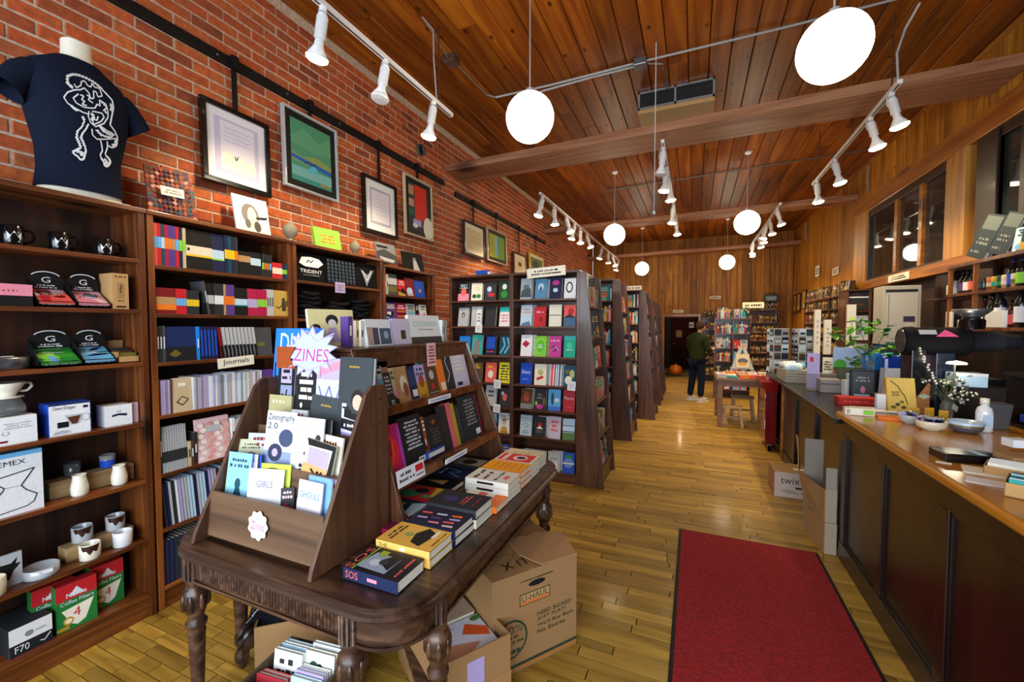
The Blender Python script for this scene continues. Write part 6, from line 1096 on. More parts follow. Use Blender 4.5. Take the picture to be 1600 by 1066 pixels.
D1 = {  # shelf -> (right bay books); each: colour, art or None, w, h, gap before, back stack colour
 6: [('light_grey', [('r', 0, .0, 1, 1, 'a8b4bc'), ('p', [(0, .1), (1, .1), (.9, .5), (.5, .6), (.1, .4)], '4a5660'), ('c', .5, .6, .3, .1, '66727c')]), ('sky_blue', [('r', 0, 0, 1, 1, '5a90b4'), ('c', .5, .6, .25, .2, 'pale_blue'), ('c', .5, .5, .1, .12, '285070')]), ('navy', [('c', .5, .75, .3, .12, 'magenta'), ('c', .5, .4, .2, .1, 'pale_blue')]), ('white', [('c', .45, .55, .3, .28, 'charcoal'), ('c', .45, .55, .2, .2, 'white')])],
 5: [('pale_blue', [('r', 0, .5, 1, .9, 'd0ccd8'), ('l', .1, .6, .9, .85, 2, 'grey'), ('p', [(.0, .0), (1, .0), (.8, .25), (.2, .15)], '607890')]), ('red', [('c', .6, .35, .12, .12, 'dark_red'), ('l', .2, .65, .8, .8, 1, 'pale_pink')]), ('ivory', [('r', .05, .5, .95, .53, 'charcoal')]), ('coral', [('r', 0, 0, 1, .45, '4a6888'), ('c', .6, .7, .25, .15, 'red'), ('p', [(0, .4), (.5, .6), (1, .4)], 'charcoal')])],
 4: [('white', [('p', [(.1, .55), (.5, .4), (.8, .6), (.4, .75)], 'crimson'), ('l', .2, .85, .8, .92, 1, 'grey')]), ('lime', [('c', .5, .5, .4, .36, '8ce858'), ('c', .5, .5, .36, .32, '5cc030'), ('l', .25, .4, .75, .6, 2, 'white')]), ('magenta', [('l', .15, .7, .85, .85, 1, 'pale_pink'), ('c', .45, .4, .25, .15, '8c2070'), ('k', [(.2, .3), (.6, .5), (.8, .3)], .003, 'pale_pink')]), ('turquoise', [('r', 0, 0, 1, .8, '1cb090'), ('c', .5, .55, .25, .15, '4cd0a0'), ('l', .2, .3, .8, .4, 1, 'white')])],
 3: [('blue', [('r', 0, 0, 1, 1, '1848c8'), ('t', 'Diary', .15, .45, .9, .65, 'white'), ('l', .2, .2, .8, .28, 1, 'sky_blue')]), ('ivory', [('c', .5, .6, .25, .15, 'b8bc70'), ('p', [(.2, .2), (.8, .35), (.7, .45), (.2, .35)], 'red')]), ('white', [('r', .1, 0, .3, 1, 'coral'), ('r', .4, 0, .5, 1, 'crimson'), ('r', .6, 0, .7, 1, 'sky_blue'), ('r', .8, 0, .9, 1, 'navy')]), ('dark_teal', [('c', .4, .3, .3, .2, 'ivory'), ('c', .7, .6, .2, .2, 'c8b878'), ('c', .3, .7, .2, .1, 'olive')])],
 2: [('brown', [('c', .5, .6, .25, .25, 'rust'), ('r', 0, .0, 1, .25, 'grey')]), ('charcoal', [('c', .5, .15, .3, .12, 'magenta'), ('l', .2, .5, .8, .8, 2, 'grey'), ('c', .2, .3, .1, .1, 'lime'), ('c', .85, .4, .1, .2, 'olive')]), ('bright_blue', [('r', 0, 0, 1, 1, '58a8e0'), ('c', .35, .55, .12, .3, 'dark_teal'), ('c', .7, .5, .2, .1, 'pale_blue'), ('r', 0, 0, 1, .2, '3c6cd0')]), ('dark_red', [('r', 0, 0, 1, 1, 'b02030'), ('t', 'Flores', .1, .55, .9, .7, 'pale_pink'), ('l', .2, .2, .8, .25, 1, 'coral')])],
 1: [('pale_blue', [('l', .15, .8, .85, .9, 1, 'grey'), ('k', [(.2, .5), (.5, .6), (.8, .5), (.4, .4)], .003, 'olive'), ('l', .2, .1, .8, .3, 2, 'grey')]), ('charcoal', [('c', .5, .6, .15, .12, 'red'), ('p', [(.2, .4), (.8, .4), (.5, .55)], 'ivory'), ('l', .2, .2, .8, .35, 2, 'grey')]), ('pale_pink', [('r', 0, 0, 1, 1, 'd4c8dc'), ('l', .2, .3, .8, .85, 3, 'coral')]), ('pale_blue', [('r', 0, 0, 1, .35, '58783c'), ('r', 0, .65, 1, .7, 'grey'), ('r', 0, .38, 1, .42, 'charcoal')])],
 0: [('sky_blue', [('l', .2, .7, .8, .8, 1, 'navy')]), ('light_grey', [('l', .2, .5, .8, .9, 3, 'grey')]), ('light_grey', [('l', .2, .6, .8, .7, 1, 'charcoal'), ('c', .5, .3, .3, .2, 'white')]), ('blue', [('c', .5, .5, .4, .25, '6c8cc8'), ('r', 0, .45, 1, .5, 'ivory'), ('c', .5, .8, .3, .1, 'green')])]}
g = random.Random(31)
for k in range(7):
    r = Row((-1.765, 4.235, UZ[k]), 0, f'{RWN[k]} shelf of aisle-end bay', 'the bay divider', 'books in the aisle-end bay')
    for i, (c, a_) in enumerate(D1[k]):
        wd = .132 if i < 3 else .125; hh = (.222 if k != 0 else .2)+g.uniform(-.012, .012)
        r.x = .03+i*.162+g.uniform(-.006, .006); th = g.choice((.015, .03, .045)); r.face(c, wd, hh, th, 9, a_, inset=.0, dy=g.uniform(-6, 6))
        if g.random() < .6 and i < 3: book('f', wd, hh-.004, .02, g.choice(['white', 'light_grey', c]), (r.p.x+r.x-.05, 4.235+.055, UZ[k]), 0, 6, art=[('l', .2, .6, .8, .8, 2, 'grey')], label=f'spare {nm(c)} copy behind {ORD[i]} face-out book, {RWN[k]} shelf of aisle-end bay', group='spare copies behind the face-out books', seed=k*9+i)
D0 = {6: [('black', None), ('ivory', [('c', .3, .25, .2, .12, 'dark_grey'), ('c', .7, .25, .2, .12, 'green'), ('l', .2, .6, .8, .8, 2, 'beige')]), ('charcoal', [('c', .4, .6, .2, .15, 'pale_blue'), ('c', .6, .3, .3, .12, 'red'), ('c', .3, .4, .1, .1, 'blue')]), ('dark_green', [('c', .5, .7, .2, .15, 'white'), ('c', .5, .3, .3, .2, 'green')])],
 5: [('light_grey', [('c', .5, .6, .15, .15, 'charcoal'), ('c', .5, .58, .08, .1, 'beige')]), ('light_grey', [('r', .5, .1, .9, .9, 'white'), ('l', .55, .2, .85, .7, 3, 'grey')]), ('charcoal', []), ('white', [('r', 0, .75, 1, 1, 'turquoise'), ('l', .15, .2, .85, .65, 3, 'pink')])],
 4: [('bright_blue', [('c', .6, .3, .3, .2, 'sky_blue')]), ('turquoise', [('c', .5, .3, .35, .5, 'grey')]), ('navy', [('r', .1, .3, .9, .9, 'blue'), ('l', .2, .1, .8, .25, 1, 'coral')]), ('dark_teal', [('k', [(.1, .1), (.5, .5), (.3, .9)], .01, 'sky_blue'), ('k', [(.5, .1), (.9, .5), (.7, .9)], .01, 'sky_blue')])],
 3: [('olive', None), ('brown', None), ('coral', [('c', .5, .4, .25, .2, 'ivory'), ('l', .2, .7, .8, .9, 1, 'yellow')]), ('yellow', [('r', 0, 0, 1, 1, 'e8dc20'), ('l', .1, .1, .9, .9, 6, 'charcoal')])],
 2: [('beige', None), ('tan', None), ('light_grey', [('l', .2, .4, .8, .8, 2, 'charcoal')]), ('charcoal', [('c', .5, .5, .2, .2, 'coral'), ('c', .3, .7, .1, .1, 'white')])],
 1: [('white', None), ('beige', None), ('sky_blue', None), ('white', None)], 0: [('navy', None), ('white', None), ('beige', None), ('blue', None)]}
for k in range(7):
    r = Row((-2.56, 4.235, UZ[k]), 0, f'{RWN[k]} shelf of brick-side bay', 'the brick side', 'books in the brick-side bay of the first aisle bookcase')
    for i, (c, a_) in enumerate(D0[k]):
        r.x = .05+i*.172+g.uniform(-.006, .006); r.face(c, .135, .218+g.uniform(-.015, .01), g.choice((.015, .03, .045)), 9, a_, dy=g.uniform(-5, 5))
# end display books facing the aisle
def endbooks(u, X1, Y0, Y1, H, big=()):
    for k, z in enumerate((.18, .52, .86, 1.2, 1.52, 1.84)):
        d = .26-.19*z/H; r = Row((X1+d-.035-.012*(k < 2), Y0+.035, z), 90, f'{("lowest", "second lowest", "third lowest", "fourth", "fifth", "top")[k]} end shelf, {ORD[u-1]} aisle bookcase', 'near side', f'end display books of the {ORD[u-1]} aisle bookcase', lod=0 if u > 1 else 1)
        while r.x < (Y1-Y0)-.22:
            if g.random() < .55: r.face(g.choice(['white', 'coral', 'teal', 'beige', 'yellow', 'light_grey', 'charcoal', 'pale_blue', 'ivory', 'dark_green', 'cream', 'tan']), g.uniform(.14, .17), g.uniform(.21, .25), .02, 6)
            else: [r.spine(g.choice(RC), g.uniform(.015, .03), g.uniform(.18, .23), max(.05, min(.12, d-.06))) for _ in range(4)]
endbooks(1, -1.07, 4.2, 4.86, 2.21); endbooks(2, -1.05, 6.12, 6.78, 2.31); endbooks(3, -.86, 7.65, 8.3, 2.26); endbooks(4, -.86, 9.1, 9.75, 2.2); endbooks(5, -.88, 10.5, 11.1, 2.2)
for u, X0, X1, Y0, zz in ((2, -1.5, -1.09, 6.15, [z*1.04 for z in UZ]), (3, -1.3, -.9, 7.68, [z*1.02 for z in UZ]), (4, -1.1, -.9, 9.13, UZ), (5, -1.05, -.92, 10.53, UZ)):
    for k in range(7):
        Row((X0, Y0, zz[k]), 0, f'{RWN[k]} front shelf, {ORD[u-1]} aisle bookcase', 'the brick side', f'front books of the {ORD[u-1]} aisle bookcase', lod=0).fill(X1-X0, g, face=.3, cols=['red', 'coral', 'cream', 'yellow', 'white', 'pale_pink', 'charcoal', 'teal', 'beige', 'navy', 'sky_blue', 'pale_blue'])
def signb(W, H, txt, loc, rz, label, col='ivory', ink='2c2418', rx=0, name='section_sign', lines=None):
    m = MB().box(-W/2, 0, 0, W/2, .006, H, col)
    if txt: m.text(txt, -W*.42, H*.28, W*.42, H*.74, ink, -.001)
    else: m.art([('l', .1, .2, .9, .8, lines or 2, ink)], -W/2, 0, W, H)
    o = m.build(name, 'paint'); o.location = loc; o.rotation_euler = (R_(rx), 0, R_(rz)); return tag(o, label, 'sign')
signb(.42, .10, None, (-1.42, 4.18, 2.15), 0, 'cream section sign standing on the first aisle bookcase top'); bpy.data.objects['section_sign'].rotation_euler = (0, R_(-3), 0)
signb(.26, .07, None, (-.98, 7.62, 2.26), 0, 'cream section sign on top of the third aisle bookcase', lines=1)
signb(.3, .09, None, (-.47, YF-.03, 2.02), 0, 'small cream sign above the back doorway', lines=1)
for (px, py, yy, lb) in ((748, 513, 4.19, 'white price card hanging at brick-side bay third shelf'), (777, 600, 4.19, 'white price card hanging at brick-side bay fourth shelf'), (776, 638, 4.19, 'white price card hanging at brick-side bay fifth shelf'), (893, 603, 4.19, 'white price card hanging at aisle-end bay fourth shelf')):
    p = wy(px, py, yy); o = MB().box(-.042, 0, -.05, .042, .0015, .045, 'white').art([('l', .15, .2, .85, .8, 3, 'light_grey')], -.042, -.05, .084, .095).build('price_card', 'paint'); o.location = p; o.rotation_euler = (0, R_(4), R_(3)); tag(o, lb, 'card')
o = MB().box(-.09, -.04, 0, .06, .06, .07, 'blue').box(.06, -.04, 0, .1, .06, .05, 'ivory').build('tape_box', 'paint', bevel=.004); o.location = (-2.25, 4.4, 2.212); tag(o, 'small blue box with white end on first aisle bookcase', 'box')
# ================================================================ far end: shelves, table, stools
g = random.Random(77)
OLD = ['5c2c1c', 'brown', 'dark_red', '6c5034', '8c7c5c', '4c4a20', 'charcoal', '14182c', 'dark_green', '7c6020', 'brown', '5c1428', '9c9070', '8c4418', 'dark_grey', '7c3028', 'charcoal', 'brown']
for _h, _n in (('5c2c1c', 'rust brown'), ('6c5034', 'dull brown'), ('8c7c5c', 'drab'), ('4c4a20', 'dark olive'), ('14182c', 'dark navy'), ('7c6020', 'dark mustard'), ('5c1428', 'maroon'), ('9c9070', 'faded cream'), ('8c4418', 'burnt orange'), ('7c3028', 'brick red')): PAL[_n] = _h
OLD = [{'5c2c1c': 'rust brown', '6c5034': 'dull brown', '8c7c5c': 'drab', '4c4a20': 'dark olive', '14182c': 'dark navy', '7c6020': 'dark mustard', '5c1428': 'maroon', '9c9070': 'faded cream', '8c4418': 'burnt orange', '7c3028': 'brick red'}.get(_c, _c) for _c in OLD]
def shelfset(name, label, loc, rz, W, H, D, zs, hr, place, mids=(), topb=True, fill0=0, fc=.12, cols=OLD, **k):
    bookcase(name, label, loc, rz, W, H, D, zs, ('unit', 'unit_v', 'unit'), .02, .025, mid=mids, group='rear bookcases')
    d = Vector((math.cos(R_(rz)), math.sin(R_(rz)), 0))
    for i, z in enumerate(zs+([H+.027] if topb else [])):
        nmr = 'top of' if i == len(zs) else f'{ORD[len(zs)-1-i]} shelf in'
        eds = [.03]+[v for m_ in mids for v in (m_-.015, m_+.015)]+[W-.03]; anc = 'doorway side' if rz == 0 else 'far end'
        for q, (a, b) in enumerate(zip(eds[::2], eds[1::2])):
            pl = f'{nmr} {place}' + (('', ' second bay', ' third bay')[q] if mids else '')
            Row(Vector(loc)+d*a+Vector((0, 0, z)), rz, pl, anc, f'books in the {place}', lod=0).fill(b-a, g, face=fc, cols=cols, hr=hr, spines=(4, 9), tr=(.02, .042), depth=min(.16, D-.04))
F1 = [.2, .53, .84, 1.16, 1.51]; 
shelfset('bookcase', 'dark rear bookcase beside the back doorway', (.2, 13.6, 0), 0, .53, 1.83, .26, F1, (.17, .24), 'doorway bookcase')
shelfset('bookcase', 'dark rear bookcase at the pine corner on back wall', (1.33, 13.6, 0), 0, .81, 2.04, .26, [.2, .53, .86, 1.2, 1.43, 1.71], (.16, .22), 'pine corner bookcase')
shelfset('bookcase', 'grey brown free standing bookcase in front of back wall', (.42, 10.6, 0), 0, .72, 1.77, .3, [.2, .52, .83, 1.13, 1.46], (.18, .25), 'free rear bookcase', mids=(.37,), fc=.4, cols=['coral', 'red', 'teal', 'white', 'charcoal', 'light_grey', 'sky_blue', 'rust', 'purple', 'grey'])
signb(.42, .13, None, (1.2, 10.85, 2.03), 0, 'larger cream section sign above the free standing rear bookcase', lines=1, col='cream'); signb(.3, .09, None, (.55, YF-.03, 2.42), 0, 'pale cream paper sign on back wall beside the sign cluster', lines=1, col='cream')
MB().box(1.0, 10.85, 1.95, 1.3, 10.86, 2.05, 'cream').build('sign_tail', 'paint', bpy.data.objects['section_sign.002'] if False else None) if False else None
t = empty('radio', (1.95, 13.7, 2.3), 0, 'old dark metal radio box on the pine corner bookcase', 'radio'); MB().box(-.17, 0, 0, .17, .15, .2, 'dark_grey').build('case', 'metal', t, bevel=.01); MB().box(-.12, -.005, .04, .12, 0, .15, 'grey').build('grille', 'metal', t); MB().tube([(-.12, .07, .2), (-.12, .07, .24), (.12, .07, .24), (.12, .07, .2)], .008, 6, 'charcoal').build('handle', 'metal', t)
# bookcases along the pine wall
RB = [.2, .5, .83, 1.15, 1.43, 1.68, 1.93]
X_ = 2.2
for i, (ya, yb) in enumerate(((8.3, 9.2), (9.22, 10.12), (10.14, 11.04))):
    shelfset('bookcase', ('dark bookcase on pine wall nearest the window end', 'middle dark bookcase along the pine wall', 'dark bookcase on pine wall farthest from window')[i], (X_, yb, 0), -90, yb-ya, 2.12, .27, RB, (.16, .23), ('pine wall bookcase by the window', 'middle pine wall bookcase', 'last pine wall bookcase')[i], fc=.15)
# tall end unit facing the shop front with framed photo and white binders
eu = bookcase('display_cabinet', 'dark cabinet end facing the shop with framed photo and white sheets', (2.06, 7.72, 0), 0, .3, 2.15, .4, [.9, 1.28, 1.42, 1.86], ('unit', 'unit_v', 'unit'), group=None)
for z, h, W_, c, a_, lb in ((1.43, .36, .26, 'white', [('r', .1, .1, .9, .9, 'pale_blue'), ('c', .5, .5, .25, .3, 'grey')], 'white framed photo standing on cabinet end shelf'), (1.87, .2, .24, 'charcoal', [('r', 0, .9, 1, 1, 'white'), ('c', .6, .4, .2, .1, 'brown')], 'charcoal board with white top strip in cabinet'), (1.29, .1, .26, 'white', [('l', .2, .3, .8, .7, 1, 'light_grey')], 'white sheet below the framed photo in cabinet end')):
    book('f', W_, h, .015, c, (2.21, 7.74, z), 0, 5, art=a_, label=lb, name='framed_card', cat='picture')
# stacked white binders visible in front of the pine wall cases
for i, (px, py, h) in enumerate(((1315, 500, .28), (1273, 520, .3), (1288, 505, .26))):
    p = wy(px, py, (7.0, 7.25, 7.4)[i])
# framed small pictures on pine wall
for i, (yy, zz, lb) in enumerate(((13.4, 2.22, 'small dark framed yellow picture on pine wall near corner'), (13.0, 2.24, 'small dark framed ochre picture on pine wall, middle of three'), (12.4, 2.27, 'small framed olive picture next to pine wall bookcase'))):
    o = MB().box(-.15, 0, -.24, .15, .03, .24, '3c2814').art([('r', .12, .08, .88, .92, 'c09c48'), ('c', .5, .5, .2, .2, '7c5c28')], -.15, -.24, .3, .48).build('small_picture', 'paint'); o.location = (XR-.04, yy, zz); o.rotation_euler = (0, 0, R_(-90)); tag(o, lb, 'picture')
for i, (px, py, w_, h_, lb) in enumerate(((1277, 424, .34, .24, 'white paper sheet pinned on the pine wall boards'), (1305, 424, .4, .14, 'cream strip sign tilted on the pine wall'), (1242, 452, .3, .24, 'tan paper sign pinned near pine wall corner'))):
    p = wx(px, py, XR-.02); s_ = MB().box(-w_/2, 0, -h_/2, w_/2, .003, h_/2, 'ivory' if i < 2 else 'tan').art([('l', .15, .2, .85, .8, 3, 'brown')], -w_/2, -h_/2, w_, h_).build('paper_sign', 'paint'); s_.location = p; s_.rotation_euler = (0, 0, R_(-90)); tag(s_, lb, 'sign')
# rear table
rt = empty('display_table', (0, 0, 0), 0, 'brown wooden book table with two stools beneath, rear aisle', 'table')
tx0, tx1, ty0, ty1, tz = .33, 1.15, 7.5, 8.6, .8
MB().box(tx0, ty0, tz-.035, tx1, ty1, tz).build('tabletop', 'table', rt, bevel=.004); MB().box(tx0+.05, ty0+.05, tz-.13, tx1-.05, ty0+.075, tz-.035).box(tx0+.05, ty1-.075, tz-.13, tx1-.05, ty1-.05, tz-.035).box(tx0+.05, ty0+.05, tz-.13, tx0+.075, ty1-.05, tz-.035).box(tx1-.075, ty0+.05, tz-.13, tx1-.05, ty1-.05, tz-.035).build('apron', 'table', rt)
for x, y in ((tx0+.03, ty0+.03), (tx1-.1, ty0+.03), (tx0+.03, ty1-.1), (tx1-.1, ty1-.1)): MB().box(x, y, 0, x+.07, y+.07, tz-.035).build('leg', 'table', rt, bevel=.003)
def stool(x, y, h, w_, d_, label):
    s = empty('step_stool', (x, y, 0), 0, label, 'stool', 'low stools under the rear table'); MB().box(-w_/2, -d_/2, h-.03, w_/2, d_/2, h).build('seat', 'lightwood', s, bevel=.004)
    for sx in (-1, 1):
        for sy in (-1, 1): MB().hexa([(sx*(w_/2)-.02, sy*(d_/2)-.02, 0), (sx*(w_/2)+.02, sy*(d_/2)-.02, 0), (sx*(w_/2)+.02, sy*(d_/2)+.02, 0), (sx*(w_/2)-.02, sy*(d_/2)+.02, 0)], [(sx*(w_/2-.04)-.02, sy*(d_/2-.03)-.02, h-.03), (sx*(w_/2-.04)+.02, sy*(d_/2-.03)-.02, h-.03), (sx*(w_/2-.04)+.02, sy*(d_/2-.03)+.02, h-.03), (sx*(w_/2-.04)-.02, sy*(d_/2-.03)+.02, h-.03)]).build('leg', 'lightwood', s)
    MB().box(-w_/2+.03, -.012, h*.4, w_/2-.03, .012, h*.4+.03).build('stretcher', 'lightwood', s)
stool(.58, 7.72, .33, .3, .2, 'lower light wood stool at front under the rear table'); stool(.78, 8.25, .42, .34, .24, 'taller light wood stool deeper under the rear table')
g = random.Random(5); n_ = 0
for iy in range(3):
    for ix in range(5):
        c = g.choice(['white', 'crimson', 'beige', 'orange', 'pale_blue', 'coral', 'ivory', 'yellow', 'teal', 'light_grey']); x = tx0+.09+ix*.16; y = ty0+.03+iy*.24
        for q in range(g.choice((1, 2, 2))): book('flat', .13, .2, .025, c, (x, y, tz+.003+(q+1)*.026), g.uniform(-3, 3), 0, lod=0, label=f'{nm(c)} book on the rear table, {ORD[iy]} row, {ORD[ix]} along' + (', upper copy' if q else ''), group='books lying on the rear table', seed=n_); n_ += 1
# A-frame book easel on the rear table
ea = empty('book_easel', (.78, 8.35, tz+.003), 0, 'white A-shaped easel holding a book on the rear table', 'easel')
for sx in (-1, 1): MB().hexa([(sx*.17-.03, 0, 0), (sx*.17+.03, 0, 0), (sx*.17+.03, .03, 0), (sx*.17-.03, .03, 0)], [(sx*.02-.03, .05, .46), (sx*.02+.03, .05, .46), (sx*.02+.03, .08, .46), (sx*.02-.03, .08, .46)], 'light_grey').build('easel_leg', 'paint', ea)
MB().box(-.16, -.03, .08, .16, .05, .1, 'light_grey').build('ledge', 'paint', ea)
book('f', .2, .24, .02, 'cream', (.78, 8.31, tz+.105), 0, 10, art=[('r', 0, 0, 1, 1, 'd8c8a0'), ('c', .5, .5, .4, .2, '5a5c6c'), ('c', .5, .3, .3, .12, 'gold')], label='cream book with grey oval standing on the white easel')
# person
def skin(name, V, E, Rr, col, mat='cloth', parent=None, root=0, sub=2):
    me = bpy.data.meshes.new(name); me.from_pydata(V, E, []); o = bpy.data.objects.new(name, me); C.objects.link(o)
    o.modifiers.new('s', 'SKIN'); 
    for i, r in enumerate(Rr): me.skin_vertices[0].data[i].radius = (r if isinstance(r, tuple) else (r, r)); me.skin_vertices[0].data[i].use_root = (i == root)
    sb = o.modifiers.new('u', 'SUBSURF'); sb.levels = sub; sb.render_levels = sub
    dg = bpy.context.evaluated_depsgraph_get(); dg.update(); ev = bpy.data.meshes.new_from_object(o.evaluated_get(dg)); bpy.data.objects.remove(o)
    m = MB(); m.add([v.co for v in ev.vertices], [list(p.vertices) for p in ev.polygons], col, smooth=True); return m.build(name, mat, parent)
pe = empty('person', (.06, 10.0, 0), -40, 'person in dark green jacket and jeans, back turned, looking down at book', 'person')
head = 1.56
body_V = [(0, 0, .93), (0, .0, 1.15), (0, .02, 1.36), (0, .05, 1.45), (0, .1, 1.53), (.19, .02, 1.37), (.23, .04, 1.1), (.13, .27, 1.12), (-.19, .02, 1.37), (-.23, .04, 1.1), (-.10, .27, 1.12), (.09, 0, .88), (.11, .02, .48), (.12, -.02, .1), (-.09, 0, .88), (-.12, .01, .48), (-.15, -.03, .1), (.12, .12, .05), (-.15, .1, .05)]
body_E = [(0, 1), (1, 2), (2, 3), (3, 4), (2, 5), (5, 6), (6, 7), (2, 8), (8, 9), (9, 10), (0, 11), (11, 12), (12, 13), (0, 14), (14, 15), (15, 16), (13, 17), (16, 18)]
skin('body', body_V, body_E, [.12, .12, .12, .055, .06, .06, .045, .03, .06, .045, .03, .085, .06, .045, .085, .06, .045, .035, .035], 'c89478', 'paint', pe)
skin('jacket', [(0, 0, .84), (0, .0, 1.0), (0, .0, 1.2), (0, .01, 1.36), (0, .05, 1.50), (.2, .01, 1.36), (.25, .03, 1.1), (.15, .24, 1.11), (-.2, .01, 1.36), (-.25, .03, 1.1), (-.12, .24, 1.11)], [(0, 1), (1, 2), (2, 3), (3, 4), (3, 5), (5, 6), (6, 7), (3, 8), (8, 9), (9, 10)], [(.2, .15), (.2, .145), (.2, .145), (.17, .125), .075, .09, .065, .05, .075, .065, .05], '2c3218', 'cloth', pe)
skin('jeans', [(0, 0, .92), (.09, 0, .84), (.11, .02, .48), (.12, -.02, .09), (-.09, 0, .84), (-.12, .01, .48), (-.15, -.03, .09)], [(0, 1), (1, 2), (2, 3), (0, 4), (4, 5), (5, 6)], [(.15, .11), .1, .078, .065, .1, .078, .065], '141c30', 'cloth', pe)
MB().ball((0, .12, 1.6), .085, 'c89478', n=16, k=12, sz=1.25, sy=1.1).ball((.085, .11, 1.6), .018, 'c08068', n=8, k=6).ball((-.085, .11, 1.6), .018, 'c08068', n=8, k=6).cyl((0, .21, 1.6), (0, .235, 1.57), .014, .006, 8, 'c89478').build('head', 'paint', pe)
MB().box(-.045, .19, 1.615, -.02, .207, 1.625, '201814').box(.02, .19, 1.615, .045, .207, 1.625, '201814').box(-.025, .19, 1.535, .025, .203, 1.543, 'a05848').build('face_features', 'paint', pe)
MB().ball((0, .095, 1.635), .094, '4a3424', n=16, k=12, sz=1.05, sy=1.1).build('hair', 'cloth', pe)
for sx in (.12, -.15):
    MB().ball((sx, .05, .045), .055, 'light_grey', n=14, k=8, sz=.8, sy=2.5).box(sx-.05, -.085, 0, sx+.05, .185, .022, 'white').build('shoe', 'paint', pe)
for sx in (.14, -.105):
    m = MB(); m.ball((sx, .28, 1.12), .036, 'c89478', n=10, k=7, sy=1.2)
    for q in range(4): m.tube([(sx-.025+q*.017, .305, 1.12), (sx-.02+q*.016, .345-.005*abs(q-1.5), 1.13), (sx-.018+q*.014, .352-.006*abs(q-1.5), 1.155)], .0085, 6, 'c89478')
    m.tube([(sx-.03*(1 if sx > 0 else -1), .28, 1.13), (sx-.05*(1 if sx > 0 else -1), .3, 1.15)], .01, 6, 'c89478'); m.build('hand', 'paint', pe)
book('f', .2, .2, .02, 'brown', (.27, 10.27, 1.13), -40, -35, label='open brown book held by the standing person')
# rear misc
o = MB().ball((-.55, 14.6, .2), .22, 'ee7a20', n=20, k=12, sz=.8).build('pumpkin', 'gloss'); tag(o, 'orange rounded pumpkin on the floor beyond the doorway', 'pumpkin'); MB().cyl((-.55, 14.6, .37), (-.54, 14.6, .43), .02, .014, 8, 'olive').build('stem', 'paint', o)
o = MB().box(-.62, YF+2.86, 1.2, -.42, YF+2.88, 1.45, 'tan').build('notice_sheet', 'paint'); tag(o, 'tan notice sheet on the dark backroom door', 'notice')
signb(.16, .2, None, (-.1, YF+2.7, 1.55), 0, 'bright white sheet glowing pale in the backroom', lines=1, col='white', name='notice_sheet')
# ================================================================ counters
CT = 1.04; CX = .93
fc = empty('sales_counter', (0, 0, 0), 0, 'long panelled dark wooden counter with glossy honey coloured top', 'counter')
y0, y1 = .6, 3.62; x0 = .965; x1 = 1.74
def roundtop(mb, x0, x1, y0, y1, z0, z1, r=.02):
    pr = [(x0+r, z0), (x1, z0), (x1, z1), (x0+r, z1)]+[(x0+r-r*math.sin(a), (z0+z1)/2+(z1-z0)/2*math.cos(a)) for a in [math.pi*i/8 for i in range(1, 8)]]
    mb.prism(pr, 'y', y0, y1)
m = MB(); roundtop(m, CX, x1+.03, y0, y1+.03, CT-.045, CT); m.build('countertop', 'ctop', fc, bevel=.004)
MB().box(x0+.03, y0, .0, x1, y1-.03, CT-.045).build('carcass', 'panel', fc)
m = MB(); m.box(x0, y0, CT-.15, x0+.03, y1, CT-.045); m.box(x0-.005, y0, .0, x0+.03, y1, .13); m.build('front_rail', 'panel', fc, bevel=.004)
ys = [3.55, 2.93, 2.28, 1.62, .96]
for yy in ys: MB().box(x0, yy-.01, .13, x0+.03, yy+.07, CT-.15).build('stile', 'panel', fc, bevel=.004)
for a, b in zip(ys[1:], ys[:-1]):
    MB().box(x0+.018, a+.07, .13, x0+.024, b-.01, CT-.15).build('panel', 'panel', fc)
    m = MB(); q = (a+.07, b-.01, .13, CT-.15); e = .014
    for s_ in ((q[0], q[2], q[0]+e, q[3]), (q[1]-e, q[2], q[1], q[3]), (q[0], q[2], q[1], q[2]+e), (q[0], q[3]-e, q[1], q[3])): m.box(x0+.008, s_[0], s_[1], x0+.02, s_[2], s_[3], 'tan')
    m.build('panel_bead', 'panel', fc, bevel=.002)
MB().box(x0+.03, y1-.03, 0, x1, y1, CT-.045).build('end_panel', 'panel', fc)
bc_ = empty('rear_counter', (0, 0, 0), 0, 'lower dark topped wooden counter continuing behind the glossy one', 'counter')
BT = .98
MB().box(.93, 3.68, BT-.035, 1.9, 6.85, BT, '6c6460').build('countertop', 'panel', bc_, bevel=.005); MB().box(1.02, 3.7, 0, 1.88, 6.78, BT-.035).build('carcass', 'panel', bc_)
for yy in (3.72, 4.5, 5.3, 6.0, 6.7): MB().box(.995, yy, 0, 1.02, yy+.07, BT-.035).build('stile', 'trimwood' if yy > 5.9 else 'panel', bc_, bevel=.003)
MB().box(1.005, 3.7, .0, 1.02, 6.75, .12).box(1.005, 3.7, BT-.12, 1.02, 6.75, BT-.035).build('front_rail', 'panel', bc_, bevel=.003)
